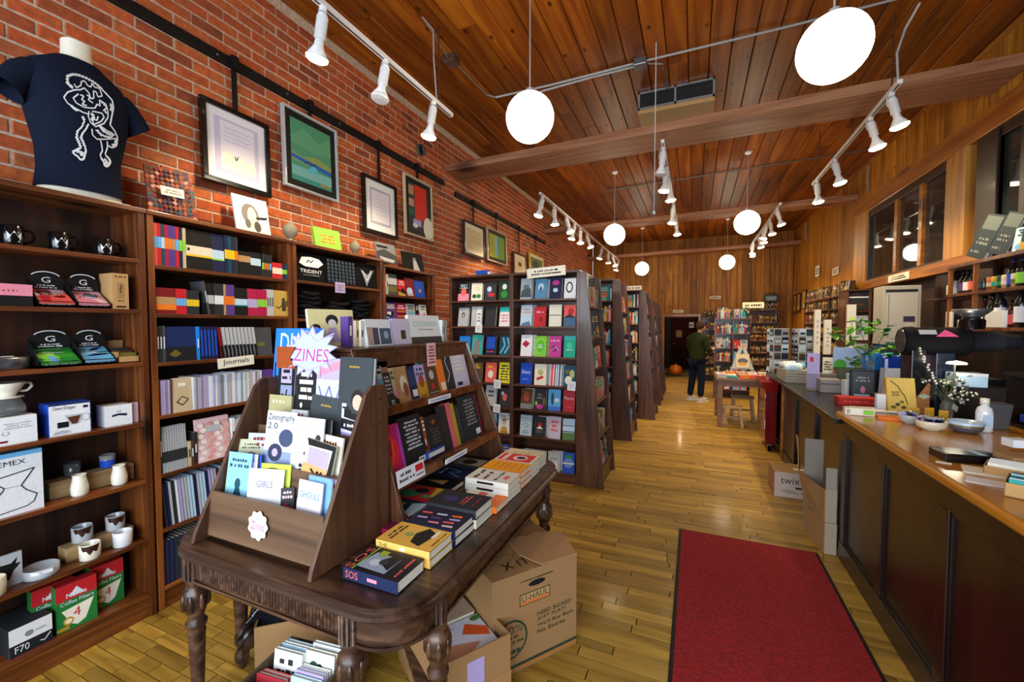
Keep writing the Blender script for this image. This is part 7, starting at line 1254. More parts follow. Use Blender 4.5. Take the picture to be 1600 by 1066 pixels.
# red metal cabinet cart
rc = empty('tool_cart', (0, 0, 0), 0, 'worn dark red metal cart on casters at rear counter end', 'cart')
MB().box(.86, 6.3, .1, .99, 6.85, .78, '6c0c14').build('cabinet_body', 'gloss', rc, bevel=.006); MB().hexa([(.86, 6.28, .78), (.99, 6.28, .78), (.99, 6.87, .78), (.86, 6.87, .78)], [(.8, 6.2, .92), (.99, 6.2, .92), (.99, 6.92, .92), (.8, 6.92, .92)], '8c1018').build('flared_top', 'gloss', rc, bevel=.004)
for y in (6.36, 6.8): MB().cyl((.9, y, .04), (.94, y, .04), .04, n=12, col='charcoal').box(.895, y-.02, .05, .945, y+.02, .1, 'grey').build('caster', 'metal', rc)
MB().box(.853, 6.285, .7, .86, 6.31, .76, 'light_grey').box(.853, 6.295, .3, .86, 6.31, .42, 'ivory').build('worn_edge_trim', 'paint', rc)
# cardboard by the counter
tw, W = carton((.73, 4.7, 0), (1.02, 4.71, 0), .3, .24, 'carton', 'small kraft carton printed twix on the floor by rear counter', closed=True)
MB().hexa([(0, 0, .24), (W, 0, .24), (W, .15, .25), (0, .15, .25)], [(0, 0, .244), (W, 0, .244), (W, .15, .254), (0, .15, .254)], 'kraft').hexa([(0, .15, .25), (W, .15, .25), (W, .3, .24), (0, .3, .24)], [(0, .15, .254), (W, .15, .254), (W, .3, .244), (0, .3, .244)], 'kraft').build('flap', 'card', tw)
MB().art([('r', 0, 0, 1, 1, 'c0aca0'), ('t', 'twix', .18, .55, .72, .8, 'charcoal'), ('r', .6, .36, .9, .44, 'charcoal'), ('c', .4, .25, .2, .08, 'a89488'), ('l', .3, .15, .85, .25, 1, 'grey')], 0, 0, W, .24, y=-.001).build('box_print', 'paint', tw); MB().box(W-.12, .06, .252, W-.02, .1, .256, 'ivory').build('paper_slip', 'paint', tw)
fb = empty('flattened_carton', (0, 0, 0), 0, 'tall opened kraft cartons nested upright against the counter end', 'cardboard box')
P0 = wz(1262, 790, .28); 
def sheet(a, b, z0, z1, col, name, top=None):
    a = Vector(a); b = Vector(b); q = (b-a).normalized(); nn = Vector((-q.y, q.x, 0))*.006; ta, tb_ = top or (a, b); ta = Vector(ta); tb_ = Vector(tb_)
    MB().hexa([(a.x, a.y, z0), (b.x, b.y, z0), (b.x+nn.x, b.y+nn.y, z0), (a.x+nn.x, a.y+nn.y, z0)], [(ta.x, ta.y, z1), (tb_.x, tb_.y, z1), (tb_.x+nn.x, tb_.y+nn.y, z1), (ta.x+nn.x, ta.y+nn.y, z1)], col).build(name, 'card', fb)
sheet((.885, 3.64, 0), (.955, 3.64, 0), 0, .225, 'a89884', 'end_panel'); sheet((.885, 3.64, 0), (.83, 3.95, 0), 0, .225, 'kraft', 'side_panel'); sheet((.888, 3.66, 0), (.84, 4.0, 0), .215, .46, 'kraft', 'side_panel', ((.888, 3.66, 0), (.80, 4.05, 0)))
sheet((.888, 3.655, 0), (.955, 3.655, 0), .22, .47, 'a89884', 'end_panel'); sheet((.89, 3.665, 0), (.955, 3.665, 0), .465, .62, '9c9084', 'end_flap'); sheet((.83, 4.02, 0), (.955, 4.02, 0), .0, .74, '8c8278', 'end_flap'); sheet((.80, 4.05, 0), (.84, 4.2, 0), .45, .74, 'kraft', 'side_flap', ((.79, 4.06, 0), (.79, 4.14, 0)))
# ---------------------------------------------------------------- on the glossy counter
Zc = CT+.001
def at(px, py, z=Zc): return wz(px, py, z)
def thing(mb, name, mat, px, py, label, cat, rz=0, z=Zc, group=None, bevel=0):
    p = at(px, py, z); o = mb.build(name, mat, bevel=bevel); o.location = p; o.rotation_euler = (0, 0, R_(rz)); return tag(o, label, cat, group)
bowlp = lambda r, h: [(.001, .0), (r*.55, .0), (r*.6, .008), (r*.95, h*.35), (r, h*.8), (r*.98, h), (r*.93, h), (r*.9, h*.4), (.001, .012)]
b1 = thing(MB().lathe(bowlp(.055, .055), 22, col='light_grey', cap=False), 'bowl', 'gloss', 1422, 662, 'small grey speckled bowl of dark packets on the counter', 'bowl')
b2 = thing(MB().lathe(bowlp(.07, .055), 26, col='cream', cap=False), 'bowl', 'gloss', 1455, 672, 'larger cream glazed bowl of purple packets on the counter', 'bowl')
b3 = thing(MB().lathe([(.001, 0), (.045, 0), (.065, .012), (.074, .03), (.075, .034), (.001, .034)], 26, col='5a5a6a', cap=False).lathe([(.073, .034), (.075, .045), (.001, .045)], 26, col='7a6a30', cap=False).lathe([(.075, .045), (.076, .06), (.072, .063), (.066, .05), (.001, .046)], 26, col='pale_blue', cap=False), 'dish_stack', 'gloss', 1508, 675, 'stack of shallow banded ceramic dishes beside the spray bottle', 'dish')
for o_, r_, n_, z_, lbx in ((b1, .036, 5, .045, 'grey bowl'), (b2, .052, 12, .046, 'cream bowl')):
    for i in range(n_):
        a = 2*math.pi*i/n_+.3; rr = r_*(.4+.6*((i*7) % 5)/5); c = ('purple', 'navy', 'lavender', 'charcoal')[i % 4]
        k_ = MB().box(-.018, -.004, -.012, .018, .004, .03, c).box(-.018, -.0045, .022, .018, .0045, .03, 'light_grey').build('sugar_packet', 'gloss'); k_.location = o_.location+Vector((rr*math.cos(a), rr*math.sin(a), z_)); k_.rotation_euler = (R_(20*math.sin(i*2.)), R_(25*math.cos(i*3.)), a); tag(k_, f'small {c} sugar packet among those heaped in the {lbx}', 'packet', f'packets in the {lbx}')
for i, (px, py) in enumerate(((1425, 640), (1448, 640), (1470, 645))):
    thing(MB().box(-.022, 0, 0, .022, .006, .085, 'gold').box(-.018, -.001, .04, .018, .0, .07, 'mustard'), 'snack_bar', 'gloss', px+4, py+18, f'gold wrapped bar standing behind the bowls, {("beside grey bowl", "between the bowls", "at the dish stack side")[i]}', 'snack bar')
sb = empty('spray_bottle', at(1537, 674), 0, 'white plastic dispenser bottle beside the dish stack', 'bottle')
MB().lathe([(.001, 0), (.034, 0), (.036, .01), (.036, .11), (.03, .135), (.014, .15), (.014, .155)], 20, col='white', cap=False).build('bottle_body', 'gloss', sb); MB().lathe([(.0, .155), (.02, .155), (.02, .19), (.0, .192)], 16, col='ivory', cap=False).build('cap', 'gloss', sb); MB().box(-.02, -.0375, .03, .02, -.034, .1, 'pale_blue').build('label_patch', 'paint', sb)
thing(MB().prism([(-.05, 0), (.03, 0), (.05, .15), (-.06, .15)], 'y', 0, .09, 'grey'), 'metal_bin', 'metal', 1565, 672, 'grey brushed metal tapered container behind white bottle', 'container', bevel=.004)
tbk = thing(MB().box(0, 0, 0, .2, .13, .035, 'black').box(.008, .006, .035, .192, .124, .037, '20242c'), 'tablet', 'gloss', 1478, 722, 'black glossy tablet device lying on the counter', 'tablet', 4, bevel=.003); MB().box(.12, .02, .0372, .15, .11, .0378, 'pale_blue').build('painted_screen_reflex', 'paint', tbk)  # pale blue strip is a reflection painted onto the tablet screen
thing(MB().box(0, 0, 0, .16, .12, .004, 'ivory').art([], 0, 0, 1, 1), 'leaflet_pile', 'paint', 1505, 738, 'white leaflets fanned in front of the tablet, upper ones', 'leaflet', -20)
thing(MB().box(0, 0, 0, .17, .09, .002, 'white'), 'leaflet', 'paint', 1508, 752, 'white leaflet near the counter front edge', 'leaflet', -25)
thing(MB().box(0, 0, 0, .05, .02, .002, 'ivory'), 'receipt', 'paint', 1462, 722, 'small white receipt at the tablet corner', 'receipt', -20)
def tray(px, py, w_, d_, h_, rz, label, fillc):
    t = empty('card_tray', at(px, py), rz, label, 'tray')
    MB().box(0, 0, 0, w_, d_, .003, 'kraft').box(0, 0, 0, w_, .003, h_, 'tan').box(0, d_-.003, 0, w_, d_, h_, 'kraft').box(0, 0, 0, .003, d_, h_, 'tan').box(w_-.003, 0, 0, w_, d_, h_, 'kraft').build('tray', 'card', t)
    for i in range(6): MB().box(.01, .01+i*(d_-.02)/6, .004, w_-.01, .01+i*(d_-.02)/6+.004, h_+.012, fillc[i % len(fillc)]).build('card', 'paint', t)
tray(1536, 740, .12, .14, .035, -30, 'shallow kraft tray of cards next to the leaflets', ['ivory', 'white']); tray(1568, 775, .16, .16, .05, -30, 'kraft tray with teal cards at the counter edge', ['teal', 'white', 'dark_teal'])
thing(MB().box(0, 0, 0, .12, .1, .06, 'kraft'), 'kraft_box', 'card', 1583, 738, 'small kraft box under white card stack near the tablet', 'box', 10, bevel=.003); thing(MB().box(0, 0, 0, .07, .06, .035, 'white'), 'card_stack', 'paint', 1583, 700, 'white card stack on top of small kraft box', 'cards', 10, z=Zc+.061)
# far end of the glossy counter: yellow book, cards, small boxes
yb = book('f', .17, .235, .03, 'gold', at(1410, 643)+Vector((0, .0, 0)), 8, 10, art=[('r', 0, 0, 1, 1, 'dcb85c'), ('k', [(.15, .92), (.4, .75), (.5, .6), (.62, .45), (.7, .2)], .003, '302c1c'), ('c', .2, .12, .1, .05, 'olive'), ('c', .35, .2, .08, .05, '40441c'), ('c', .5, .28, .08, .04, 'olive'), ('c', .55, .12, .09, .05, '50541c'), ('l', .15, .45, .45, .6, 3, 'brown')], label='yellow book with black branch cover standing on counter', pages='white')
thing(MB().box(0, 0, 0, .08, .04, .11, 'white'), 'white_cup_box', 'paint', 1370, 640, 'plain white upright card box left of yellow book', 'box', 4, bevel=.004)
thing(MB().box(0, 0, 0, .16, .06, .05, 'cream').art([('r', .2, .1, .6, .9, 'ivory'), ('r', .62, .2, .95, .8, 'lime'), ('l', .05, .2, .18, .8, 3, 'olive')], 0, 0, .16, .05), 'tea_box', 'paint', 1320, 648, 'long cream and green tea box at counter far corner', 'box', -4, bevel=.002)
thing(MB().box(0, 0, 0, .2, .1, .012, 'orange'), 'orange_folder', 'paint', 1372, 655, 'flat amber folder lying below yellow book', 'folder', -10)
# vase of small white flowers
vz = empty('flower_vase', at(1478, 652), 0, 'glass vase with white blossoms and olive green leaves on counter', 'plant'); gr = random.Random(4)
MB().lathe([(.001, 0), (.03, 0), (.035, .02), (.03, .08), (.022, .1), (.024, .11)], 16, col='pale_blue', cap=False).build('glass_vase', 'glass', vz)
st_ = MB(); lf = MB(); fl_ = MB()
for i in range(26):
    a = gr.uniform(0, 6.28); rr = gr.uniform(.03, .13); z = gr.uniform(.13, .27); tip = Vector((rr*math.cos(a), rr*math.sin(a), z)); mid = Vector((tip.x*.3, tip.y*.3, z*.6)); st_.tube([(0, 0, .05), mid, tip], .0018, 4, '3c4430')
    for _ in range(3):
        q = tip+Vector((gr.uniform(-.02, .02), gr.uniform(-.02, .02), gr.uniform(-.03, .02)))
        if i % 3: fl_.ball(q, .0075, 'ivory', n=6, k=4)
        d = Vector((gr.uniform(-1, 1), gr.uniform(-1, 1), gr.uniform(-.3, .8))).normalized()*.035; s_ = d.orthogonal().normalized()*.009; lf.add([q, q+d*.5+s_, q+d, q+d*.5-s_], [(0, 1, 2, 3)], gr.choice(['3c4a34', '54604a', '2a3828']))
for q, d in (((-.08, 0, .13), (-.07, 0, .0)), ((.06, .0, .14), (.03, 0, -.05)), ((.02, -.03, .1), (.02, 0, -.06))):
    q = Vector(q); d = Vector(d); s_ = Vector((-d.z, 0, d.x)).normalized()*.018; lf.add([q, q+d*.5+s_, q+d, q+d*.5-s_], [(0, 1, 2, 3)], '98a890')
st_.tube([(0, 0, .1), (-.08, -.0, .25), (-.13, 0, .36), (-.16, 0, .46)], .002, 5, '3c4430')
for t_ in range(14): fl_.ball((-.05-.115*t_/14+gr.uniform(-.01, .01), gr.uniform(-.01, .01), .22+.25*t_/14), .008, 'ivory', n=6, k=4)
st_.build('stems', 'paint', vz)['kind'] = 'stuff'; lf.build('leaves', 'paint', vz)['kind'] = 'stuff'; fl_.build('blossoms', 'paint', vz)['kind'] = 'stuff'
# ---------------------------------------------------------------- machine with drum on black stand
ms = empty('drum_machine', (0, 0, 0), 0, 'large black horizontal drum machine with steel bowl and pink triangle sticker', 'machine')
yM = 3.95; cz = 1.535
MB().lathe([(.0, 1.38), (.09, 1.38), (.102, 1.40), (.105, 1.44), (.098, 1.46), (.098, 1.73), (.094, 1.74)], 30, (0, yM, cz), 'black', axis='x').build('drum', 'card', ms); MB().lathe([(.075, 1.375), (.088, 1.378), (.08, 1.376), (.04, 1.377), (.0, 1.374)], 24, (0, yM, cz), 'dark_grey', axis='x', cap=False).build('drum_rim', 'gloss', ms)
MB().lathe([(.068, 1.74), (.066, 1.9), (.06, 1.92), (.05, 1.93), (.048, 2.0), (.0, 2.005)], 24, (0, yM, cz+.0), 'charcoal', axis='x').build('motor_neck', 'card', ms)
s_ = MB(); 
def ond(x, a): return (x, yM-.0995*math.cos(R_(a)), cz+.0995*math.sin(R_(a)))
for i in range(4): s_.quad(ond(1.44, 30+i*6), ond(1.55, 30+i*6), ond(1.55, 36+i*6), ond(1.44, 36+i*6), 'light_grey')
for i in range(5): w0 = .06*(1-i/5); w1 = .06*(1-(i+1)/5); s_.quad(ond(1.6-w0, 20+i*7), ond(1.6+w0, 20+i*7), ond(1.6+w1, 27+i*7), ond(1.6-w1, 27+i*7), 'e85888')
s_.build('stickers', 'paint', ms)
MB().lathe([(.07, cz+.085), (.07, cz+.15), (.045, cz+.16), (.04, cz+.17)], 20, (1.76, yM, 0), 'black').build('collar', 'gloss', ms); MB().lathe([(.04, cz+.165), (.075, cz+.19), (.1, cz+.215), (.1, cz+.225), (.09, cz+.218), (.03, cz+.18)], 24, (1.76, yM, 0), 'light_grey', cap=False).build('steel_bowl', 'metal', ms)
MB().box(1.42, yM-.08, BT, 1.5, yM+.1, cz-.05, 'black').box(1.56, yM-.06, BT, 1.66, yM+.08, cz-.08, '1c2436').build('stand', 'gloss', ms, bevel=.004)
dl = empty('desk_lamp', (1.585, 3.70, 0), 0, 'small lit round desk lamp under the drum machine', 'lamp'); MB().lathe([(.0, 1.415), (.045, 1.405), (.05, 1.395), (.0, 1.39)], 20, col='white', cap=False).build('lit_disc', 'lamp', dl); MB().cyl((0, .02, BT), (0, .02, 1.4), .006, n=8, col='charcoal').lathe([(.0, BT+.0), (.05, BT+.0), (.05, BT+.012), (.0, BT+.014)], 16, (0, .02, 0), 'charcoal', cap=False).build('stem', 'metal', dl)
def small(name, x0, y0, z0, x1, y1, z1, col, label, cat, mat='paint', art=None, bevel=.003, group=None):
    o = MB().box(0, 0, 0, x1-x0, y1-y0, z1-z0, col)
    if art: o.art(art, 0, 0, x1-x0, z1-z0)
    o = o.build(name, mat, bevel=bevel); o.location = (x0, y0, z0); return tag(o, label, cat, group)
small('printer', 1.60, 3.74, 1.24, 1.76, 3.87, 1.33, 'pale_blue', 'pale blue boxy printer with white lid below the desk lamp', 'printer', art=[('r', 0, .8, 1, 1, 'white')]); small('printer_stand', 1.58, 3.74, BT+.001, 1.85, 3.88, 1.239, '20140e', 'dark wooden stand carrying the pale printer', 'stand')
# back bar along the right wall
bb = empty('back_bar', (0, 0, 0), 0, 'dark wooden back counter along window wall below the bottle shelves', 'counter'); MB().box(1.95, 1.6, .93, 2.46, 5.4, .97).build('bar_top', 'panel', bb, bevel=.004); MB().box(1.99, 1.6, 0, 2.46, 5.4, .93).build('carcass', 'panel', bb); MB().box(2.0, 2.2, 1.3, 2.33, 4.1, 1.325).build('riser_shelf', 'panel', bb)
for y in (2.2, 3.1, 4.07): MB().box(2.02, y, .97, 2.33, y+.03, 1.3).build('riser_upright', 'panel', bb)
small('loudspeaker', 2.02, 3.62, 1.327, 2.22, 3.82, 1.56, '24262a', 'dark grey speaker box on back bar riser', 'speaker', bevel=.006, art=[('c', .5, .35, .3, .26, '101012'), ('c', .5, .78, .14, .12, '101012')])
small('crate_box', 2.0, 3.0, .972, 2.2, 3.2, 1.08, 'tan', 'tan patterned box on the back bar by the cables', 'box', art=[('l', .1, .1, .9, .9, 4, 'brown')]); small('blue_bin', 2.02, 3.75, 1.0, 2.2, 3.95, 1.05, 'blue', 'flat blue bin under the riser shelf', 'bin')
tag(MB().tube([(2.05, 3.3, 1.42), (1.98, 3.3, 1.4), (1.93, 3.32, 1.33), (1.9, 3.34, 1.2), (1.9, 3.36, 1.05)], .005, 6, 'light_grey').tube([(2.05, 3.3, 1.42), (1.95, 3.28, 1.38), (1.92, 3.27, 1.25), (1.91, 3.3, 1.0)], .005, 6, 'lavender').build('charging_cables', 'paint'), 'bundle of pale cables hanging from the back bar riser', 'cable')
tag(MB().tube([(1.98, 3.4, 1.38), (1.85, 3.42, 1.32), (1.82, 3.44, 1.27), (1.84, 3.46, 1.2)], .004, 6, 'grey').build('cable', 'paint'), 'single grey cable curving left of the cable bundle', 'cable')
for i, (x, y, z, h, c) in enumerate(((2.05, 4.3, .972, .2, 'black'), (2.1, 4.55, .972, .25, 'charcoal'), (2.05, 4.8, .972, .18, 'brown'), (2.1, 3.9, 1.327, .16, 'charcoal'), (2.1, 3.5, 1.327, .1, 'brown'), (2.1, 2.7, 1.327, .14, 'navy'))):
    small('equipment_box', x, y, z, x+.16, y+.16, z+h, c, f'{c} equipment box on the back bar, {ORD[i]} one in the dark clutter', 'box', group='dark equipment on the back bar')
# ---------------------------------------------------------------- bottle shelves
SX = 2.1
ws = empty('wall_shelf', (0, 0, 0), 0, 'dark wooden wall shelves of bottles and cans beside window', 'shelf')
Y1_, Y0_ = 5.12, 2.6
for z, t_ in ((2.18, .03), (1.925, .025), (1.63, .025)): MB().box(SX, Y0_, z-t_, XR-.002, Y1_, z).build('shelf_board', 'shelf_v', ws, bevel=.002)
for y in (Y1_-.025, 4.72, 4.0): MB().box(SX+.01, y, 1.61, SX+.04, y+.02, 2.15, 'd0b0a0').build('post', 'post', ws)
MB().box(XR-.02, Y0_, 1.6, XR-.003, Y1_, 2.15, '805030').build('back_board', 'shelf_v', ws)
def can(y, z, r, h, c, lb, bands=(), x=SX+.06, cat='can'):
    m = MB().lathe([(.001, 0), (r, 0), (r, h), (r*.85, h+.004), (.001, h+.004)], 14, col=c, cap=False)
    for a, b, cc in bands: m.lathe([(r*1.01, h*a), (r*1.01, h*b)], 14, col=cc, cap=False)
    o = m.build(cat, 'gloss'); o.location = (x, y, z); return tag(o, lb, cat, 'cans and bottles on the wall shelves')
def bottle(y, z, r, h, c, lb, lab='ivory', cap='black', x=SX+.07, cap_c=None):
    o = MB().lathe([(.001, 0), (r, 0), (r, h*.55), (r*.85, h*.64), (r*.38, h*.74), (r*.36, h*.94), (.001, h*.94)], 14, col=c, cap=False).build('bottle', 'gloss'); o.location = (x, y, z)
    MB().lathe([(r*1.015, h*.12), (r*1.015, h*.48)], 14, col=lab, cap=False).build('paper_label', 'paint', o); MB().lathe([(r*.42, h*.86), (r*.42, h), (.001, h)], 12, col=cap, cap=False).build('cap', 'gloss', o); return tag(o, lb, 'bottle', 'cans and bottles on the wall shelves')
yat = lambda px, py: wx(px, py, SX+.07).y
L = 'on the upper bottle shelf'
can(yat(1492, 455), 1.926, .03, .12, 'light_grey', f'pale green can {L}, nearest the shelf end', [(0, .5, 'c8d8c0')])
for px, c, l_, q in ((1505, 'black', 'purple', 'purple labelled'), (1512, '1c1214', 'ivory', 'cream labelled'), (1521, 'black', 'coral', 'coral labelled')): bottle(yat(px, 452), 1.926, .03, .2, c, f'{q} dark bottle in the group of three {L}', l_)
for px, c, bnd, q in ((1532, 'navy', 'pale_blue', 'navy and pale blue'), (1540, 'charcoal', 'dark_teal', 'charcoal'), (1551, 'b0602c', 'beige', 'orange and beige'), (1559, 'mustard', 'teal', 'mustard'), (1567, 'dark_green', 'green', 'dark green'), (1575, 'beige', 'pale_pink', 'beige'), (1590, 'beige', 'olive', 'beige and olive')): can(yat(px, 448), 1.926, .026, .1, c, f'{q} can {L}', [(.3, .6, bnd)])
for px, l_, q in ((1583, 'blue', 'blue labelled'), (1597, 'lime', 'lime labelled')): bottle(yat(px, 446), 1.926, .033, .22, '141014', f'tall dark {q} bottle {L}', l_, 'navy')
L = 'on the lower bottle shelf'
for px, c, l_, h, q in ((1537, '40181c', 'rust', .26, 'rust labelled'), (1549, '1c3420', 'light_grey', .27, 'green glass'), (1562, '101820', 'white', .32, 'tall navy'), (1594, '101418', 'white', .32, 'tall black white-labelled'), (1581, '401418', 'coral', .2, 'short red')): bottle(yat(px, 512), 1.631, .035, h, c, f'{q} wine bottle {L}', l_)
for px, c, q in ((1543, 'light_grey', 'pale grey'), (1556, 'white', 'white'), (1573, 'crimson', 'crimson and white')):
    y = yat(px, 512); small('bottle_carton', SX+.02, y-.07, 1.631, SX+.04, y+.06, 1.76, 'white', f'{q} small framed carton {L}', 'carton', art=None)
y = yat(1493, 512); small('house_card', SX+.02, y-.05, 1.631, SX+.035, y+.05, 1.77, 'ivory', 'cream pointed card with red emblem on lower bottle shelf', 'card')
# record and book pile leaning on the top shelf
for i, (yy, c, w_, lb) in enumerate(((4.85, 'dark_teal', .34, 'large black book with white lettering leaning on top shelf'), (4.66, 'charcoal', .3, 'black edged white paged book leaning behind the large one'), (4.55, 'navy', .3, 'navy white paged book leaning third on top shelf'))):
    book('f', w_*.52, .36 if i == 0 else .33, .03, c, (SX+.07+.04*i, yy+.02, 2.183+.036), -80, 10, tilt=20, art=[('r', 0, 0, 1, 1, '28343a'), ('r', .06, .66, .94, .96, '5c6862'), ('l', .15, .3, .85, .5, 2, '8c9088'), ('l', .1, .1, .6, .2, 1, 'grey')], label=lb, pages='white')
for i, (yy, c, lb) in enumerate(((4.38, 'pale_blue', 'thin pale record sleeve on the top shelf'), (4.3, 'dark_green', 'green record sleeve on the top shelf'), (4.2, 'charcoal', 'charcoal record sleeve on the top shelf'))): book('f', .2, .2, .02, c, (SX+.12, yy, 2.183), -80, 8, label=lb, seed=i+3)
signb(.6, .09, None, (XR-.1, 7.0, ZS(2.185)), -90, 'cream hand lettered sign on the orange sill beam')
small('blue_picture_card', 2.16, 5.25, 1.92, 2.34, 5.26, 2.02, 'ivory', 'small pale blue picture card beside the bottle shelves', 'card', art=[('r', .05, .05, .95, .95, 'a8d0e8')])
small('side_ledge', 2.1, 5.26, 1.88, 2.34, 5.48, 1.905, '3c1c0e', 'short dark ledge board holding the blue picture card', 'shelf')
# grey metal cabinet, dark bin below
gc = empty('metal_cabinet', (0, 0, 0), 0, 'tall light grey metal cabinet with small display under sill beam', 'cabinet')
MB().box(2.0, 6.2, 1.42, 2.34, 6.5, 2.1, 'a8a498').build('cabinet_body', 'paint', gc, bevel=.008); MB().box(2.03, 6.185, 1.45, 2.31, 6.2, 2.02, 'b4b0a4').build('door_panel', 'paint', gc, bevel=.006); MB().box(2.02, 6.182, 2.03, 2.3, 6.2, 2.055, '14120e').build('vent_slot', 'paint', gc)
MB().box(2.18, 6.178, 1.69, 2.28, 6.186, 1.75, '3c3450').build('display', 'gloss', gc); MB().box(2.2, 6.178, 1.62, 2.26, 6.186, 1.67, 'c0bcb8').build('keypad', 'paint', gc); MB().box(2.04, 6.18, 1.5, 2.05, 6.186, 2.0, '88857c').build('hinge_strip', 'paint', gc)
small('dark_bin', 1.96, 6.15, 0, 2.34, 6.5, 1.4, '1c2233', 'tall dark blue bin standing under the grey cabinet', 'bin', bevel=.01)
# ---------------------------------------------------------------- on the rear counter
ZB = BT+.001
def onb(px, py): return wz(px, py, ZB)
bk_ = empty('woven_basket', (1.0, 5.75, ZB), 0, 'grey woven basket heaped with pale cloths at counter corner', 'basket')
m = MB(); 
for k_ in range(9):
    z = k_*.016; q = .004*(k_ % 2); m.box(-.02-q, -.02-q, z, .26+q, .56+q, z+.0145, 'a09c90' if k_ % 2 else '88847a')
m.build('weave_bands', 'card', bk_)
for i in range(5): o = heap_shirt(0, 0, 0, .15, .13, .07, i*35, '', i); me = o.data; bpy.data.objects.remove(o); mb = MB(); mb.add([v.co for v in me.vertices], [list(p.vertices) for p in me.polygons], ('pale_blue', 'white', 'sky_blue', 'light_grey', 'white')[i], smooth=True); q = mb.build('folded_cloth', 'cloth'); q.location = (1.0+.05+.05*(i % 3), 5.83+.1*i, ZB+.14); tag(q, f'{("pale blue", "white", "sky blue", "light grey", "crumpled white")[i]} cloth heaped in the grey basket', 'cloth')
cs = empty('card_box', (1.16, 5.05, ZB), 0, 'grey slotted box with cards behind the white leaflet holder', 'box'); MB().box(0, 0, 0, .17, .16, .13, '948c88').build('box_body', 'paint', cs, bevel=.003); MB().box(-.01, -.006, .08, .18, .0, .095, '686060').build('rim', 'paint', cs)
lh = empty('leaflet_holder', (1.07, 5.2, ZB), 0, 'tall lavender leaflet with red stamp standing in holder', 'leaflet'); MB().box(0, 0, .0, .12, .03, .17, 'glass' if 0 else 'pale_blue').build('holder', 'glass', lh); MB().box(.005, .012, .02, .115, .018, .38, 'lavender').box(.03, .011, .29, .06, .0125, .34, 'red').build('leaflet_sheet', 'paint', lh)
small('cream_card', 1.24, 5.35, ZB+.16, 1.33, 5.36, ZB+.33, 'cream', 'cream printed card standing behind leaflet holder', 'card', art=[('l', .1, .2, .9, .8, 4, 'brown')]); small('card_riser', 1.22, 5.3, ZB, 1.36, 5.45, ZB+.16, '70685e', 'grey riser box under the cream printed card', 'box')
for i, (x, y, w_, h_, c, lb) in enumerate(((1.36, 4.95, .1, .2, 'pale_blue', 'pale blue tissue packet standing by card box'), (1.3, 4.85, .06, .15, 'white', 'white narrow carton standing by card box'))): small('packet', x, y, ZB, x+w_, y+.1, ZB+h_, c, lb, 'packet', art=[('r', 0, .35, 1, .42, 'navy')] if i == 0 else None)
small('red_box', 1.12, 4.32, ZB, 1.42, 4.45, ZB+.065, 'c02820', 'flat red box lying on the rear counter', 'box', art=[('l', .1, .3, .9, .7, 1, 'coral')])
lt = empty('open_binder', (1.14, 3.95, ZB), 3, 'open white binder standing ajar on rear counter corner', 'binder'); MB().box(0, 0, 0, .26, .2, .018, 'light_grey').box(.01, .01, .018, .25, .19, .024, 'white').build('base_leaf', 'paint', lt, bevel=.002); MB().hexa([(.24, 0, .018), (.26, 0, .018), (.26, .2, .018), (.24, .2, .018)], [(.31, 0, .23), (.33, 0, .23), (.33, .2, .23), (.31, .2, .23)], 'ivory').build('raised_leaf', 'paint', lt)
lt2 = small('framed_poster', 1.29, 4.66, ZB, 1.47, 4.7, ZB+.27, '30343c', 'dark framed poster with pink mark on rear counter', 'picture', art=[('r', .08, .06, .92, .94, '50585c'), ('l', .2, .6, .8, .8, 2, 'light_grey'), ('c', .5, .35, .1, .12, 'pink'), ('r', .15, .08, .85, .2, 'pale_blue')])
fsh = small('picture_board', 1.32, 5.3, ZB+.22, 1.6, 5.33, ZB+.44, 'pale_blue', 'landscape board picturing green plants and blue sky', 'picture', art=[('r', 0, 0, 1, 1, '9cb4dc'), ('c', .2, .2, .2, .25, '4c9c34'), ('c', .8, .25, .2, .3, '5c8c2c'), ('c', .85, .2, .07, .1, 'orange'), ('r', 0, 0, 1, .08, '3c5c28')]); small('board_riser', 1.36, 5.28, ZB, 1.6, 5.4, ZB+.22, '5a5c4c', 'low olive box under the landscape board', 'box')
for i, (x, y, c, h_) in enumerate(((1.5, 5.05, 'bright_blue', .19), (1.6, 4.9, 'blue', .17), (1.67, 5.12, 'turquoise', .18))): small('blue_bag', x, y, ZB+.22, x+.14, y+.12, ZB+.22+h_, c, f'{nm(c)} glossy bag on rear counter behind glass vase, {ORD[i]} of three', 'bag', 'gloss', bevel=.03); small('bag_tray', x, y, ZB, x+.13, y+.11, ZB+.218, 'charcoal', f'charcoal crate beneath the {nm(c)} glossy bag', 'tray')
for i in range(3): book('f', .16, .22, .03, ('light_grey', 'white', 'pale_blue')[i], (1.47+.05*i, 4.35, ZB+.1), -30, 14, art=[('r', 0, 0, .2, 1, 'grey')], label=f'{("light grey", "white", "pale blue")[i]} binder leaning on rear counter near the machine', seed=i)
small('binder_stand', 1.38, 4.22, ZB, 1.68, 4.5, ZB+.098, 'charcoal', 'low charcoal box under the leaning binders', 'box'); k_ = MB().prism([(0, 0), (.16, 0), (.16, .26), (.15, .26)], 'y', 0, .006, 'a0683c').build('cardboard_wedge', 'card'); k_.location = (1.36, 3.86, ZB); tag(k_, 'brown triangular cardboard wedge behind the yellow book', 'cardboard'); small('monitor', 1.86, 5.35, ZB, 1.9, 5.7, ZB+.35, '14161c', 'dark slim monitor seen edge-on at wall end of rear counter', 'monitor')
